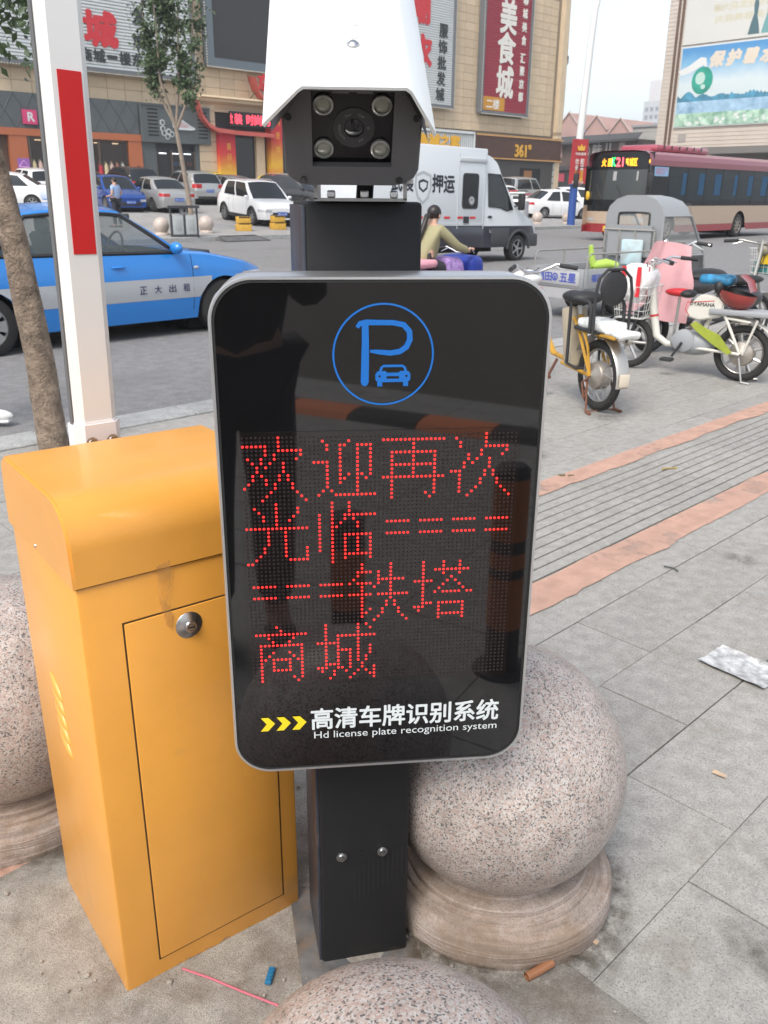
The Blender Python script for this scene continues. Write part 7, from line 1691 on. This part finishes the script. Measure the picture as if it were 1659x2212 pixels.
ban('中央港湾',.08,3.33,.66,.13,whitet); 
for i,ch in enumerate('优全之所'): ban(ch,-.12,2.98-.27*i,.23,.24,whitet if i<2 else gold)
for i,ch in enumerate('配套至善'): ban(ch,.22,2.98-.27*i,.23,.24,whitet if i<2 else gold)
ban('876687166',.02,2.03,.72,.12,whitet)
b=B(); b.prism([(-.2,.0),(-.26,.24),(-.1,.16),(0,.3),(.1,.16),(.26,.24),(.2,0)],0,.006,BN(.09,3.48)); recalc(b); obj('banner_crest',b,gold,bn,0)
b=B(); b.tube([(-.5,-.1,4.0),(.62,-.1,4.0)],.02,6); b.tube([(-.55,-.1,1.95),(.5,-.1,1.95)],.02,6); obj('banner_rod',b,steel,lp)
lathe_ball('stone_ball','small pale stone ball left of the blue lamp base',W(36.9,27.3,plaza(27.3)),.27,False)
lathe_ball('stone_ball','small pale stone ball right of the blue lamp base',W(38.9,26.9,plaza(26.9)),.27,False)
pale=granite('pale_ball_stone',(.5,.42,.36),[(.4,(.50,.42,.36)),(.4,(.54,.46,.40)),(.2,(.46,.38,.33))],60,.4,.02)
lathe_ball('stone_ball','small pale stone ball left of the grey litter bin',W(15.55,27.0,plaza(27.0)),.27,False,m1=pale,m2=pale)
lathe_ball('stone_ball','small pale stone ball right of the grey litter bin',W(17.5,27.3,plaza(27.3)),.27,False,m1=pale,m2=pale)
lathe_ball('stone_ball','small pale stone ball seen through the taxi window',W(12.1,26.9,plaza(26.9)),.27,False,m1=pale,m2=pale)
for o in C.objects:
    if o.name.startswith('stone_ball') and 'lamp base' in o.get('label',''):
        for ch in o.children: ch.data.materials[0]=pale
lb_=thing('litter_bin','grey twin litter bin with a dark roof on the far kerb','litter bin',W(15.95,26.2,.0),R(20))
lb_.scale=(.74,.74,.84)
binm=mat('bin_grey',(.34,.36,.36),.5); bind=mat('bin_dark',(.035,.037,.042),.5)
for x in (-.29,.29): obj('compartment',B().box((x,0,.50),(.48,.42,.72),bev=.015),binm,lb_); obj('compartment_panel',B().box((x,-.213,.5),(.26,.012,.42),bev=.004),mat('bin_panel',(.30,.32,.32),.5),lb_)
for x in (-.30,.30): obj('bin_mouth',B().box((x,0,.98),(.28,.3,.2),bev=.01),mat('bin_mouth',(.2,.2,.2),.5),lb_) if x>9 else None
b=B(); b.box((0,0,1.0),(.30,.34,.28),bev=.01); b.lathe([(.055,.002),(.055,-.02),(0,-.02)],14,at(.02,-.175,1.02)); obj('ash_box',b,mat('bin_mid',(.2,.2,.2),.5),lb_); obj('ash_hole',B().lathe([(0,.004),(.05,.004)],14,at(.02,-.175,1.02)),wellm,lb_)
b=B()
for x in (-.58,.58): b.box((x,0,.62),(.05,.36,1.1))
b.box((0,0,.07),(1.25,.4,.10)); b.box((0,-.0,.5),(.08,.40,.74)); obj('post',b,bind,lb_,0)
b=B(); b.prism([(-.70,1.14),(-.66,1.22),(.66,1.22),(.70,1.14),(.64,1.12),(-.64,1.12)],-.30,.30,Matrix(((1,0,0,0),(0,0,1,0),(0,1,0,0),(0,0,0,1)))); recalc(b); obj('roof',b,bind,lb_,0)
for i,(u,v_) in enumerate(((19.3,27.6),(21.0,27.75))):
    t=thing('barrier_block',('yellow plastic barrier block in front of the white suv, left one','yellow plastic barrier block close to the kiosk post top')[i],'barrier block',W(u,v_,plaza(v_)),R(20+10*i),'yellow blocks on the forecourt')
    ybm=mat('block_yellow',(.58,.33,.04),.6,var=.12,vs=6)
    b=B(); b.box((0,0,.13),(.56,.32,.26),bev=.02); b.box((0,.0,.40),(.52,.28,.24),bev=.02); obj('body',b,ybm,t)
    for z in (.27,.5): obj('slot',B().box((.02,-.155 if z<.3 else -.145,z),(.40,.02,.035)),wellm,t)
dr=thing('kerb_ramp','dark rusty metal ramp plate leaning on the far kerb','ramp',W(17.75,KERB-.45,ROAD),R(44))
b=B(); b.grid([[(-.9,-.35,.01),(.9,-.35,.01)],[(-.75,.33,.15),(.75,.33,.15)]]); b.tube([(-.9,-.35,.02),(.9,-.35,.02),(.75,.33,.16),(-.75,.33,.16)],.025,5,closed=True); obj('plate',b,mat('ramp_dark',(.10,.10,.10),.7,var=.3,vs=5),dr,0)
br_=thing('red_tape','red barrier tape stretched behind the parked cars','tape',(0,0,0),STREET); b=B(); 
p0,p1=(40,33.5,1.45),(56,37,1.7); b.grid([[p0,(48,35.2,1.45),p1],[(p0[0],p0[1],p0[2]+.09),(48,35.2,1.54),(p1[0],p1[1],p1[2]+.09)]]); obj('tape',b,mat('tape_red',(.6,.06,.08),.5),br_,0)
# ================================================================== thin city haze
hm=bpy.data.materials.new('haze_air'); hm.use_nodes=True; hn=hm.node_tree; hn.nodes.remove(hn.nodes['Principled BSDF'])
pv=hn.nodes.new('ShaderNodeVolumePrincipled'); pv.inputs['Color'].default_value=(.93,.95,.97,1); pv.inputs['Density'].default_value=.001; pv.inputs['Anisotropy'].default_value=.2
hn.links.new(pv.outputs[0],hn.nodes['Material Output'].inputs['Volume'])
hz=obj('haze',B().box((0,0,24),(2200,2200,52)),hm,None,0); hz['kind']='stuff'; hz.display_type='WIRE'
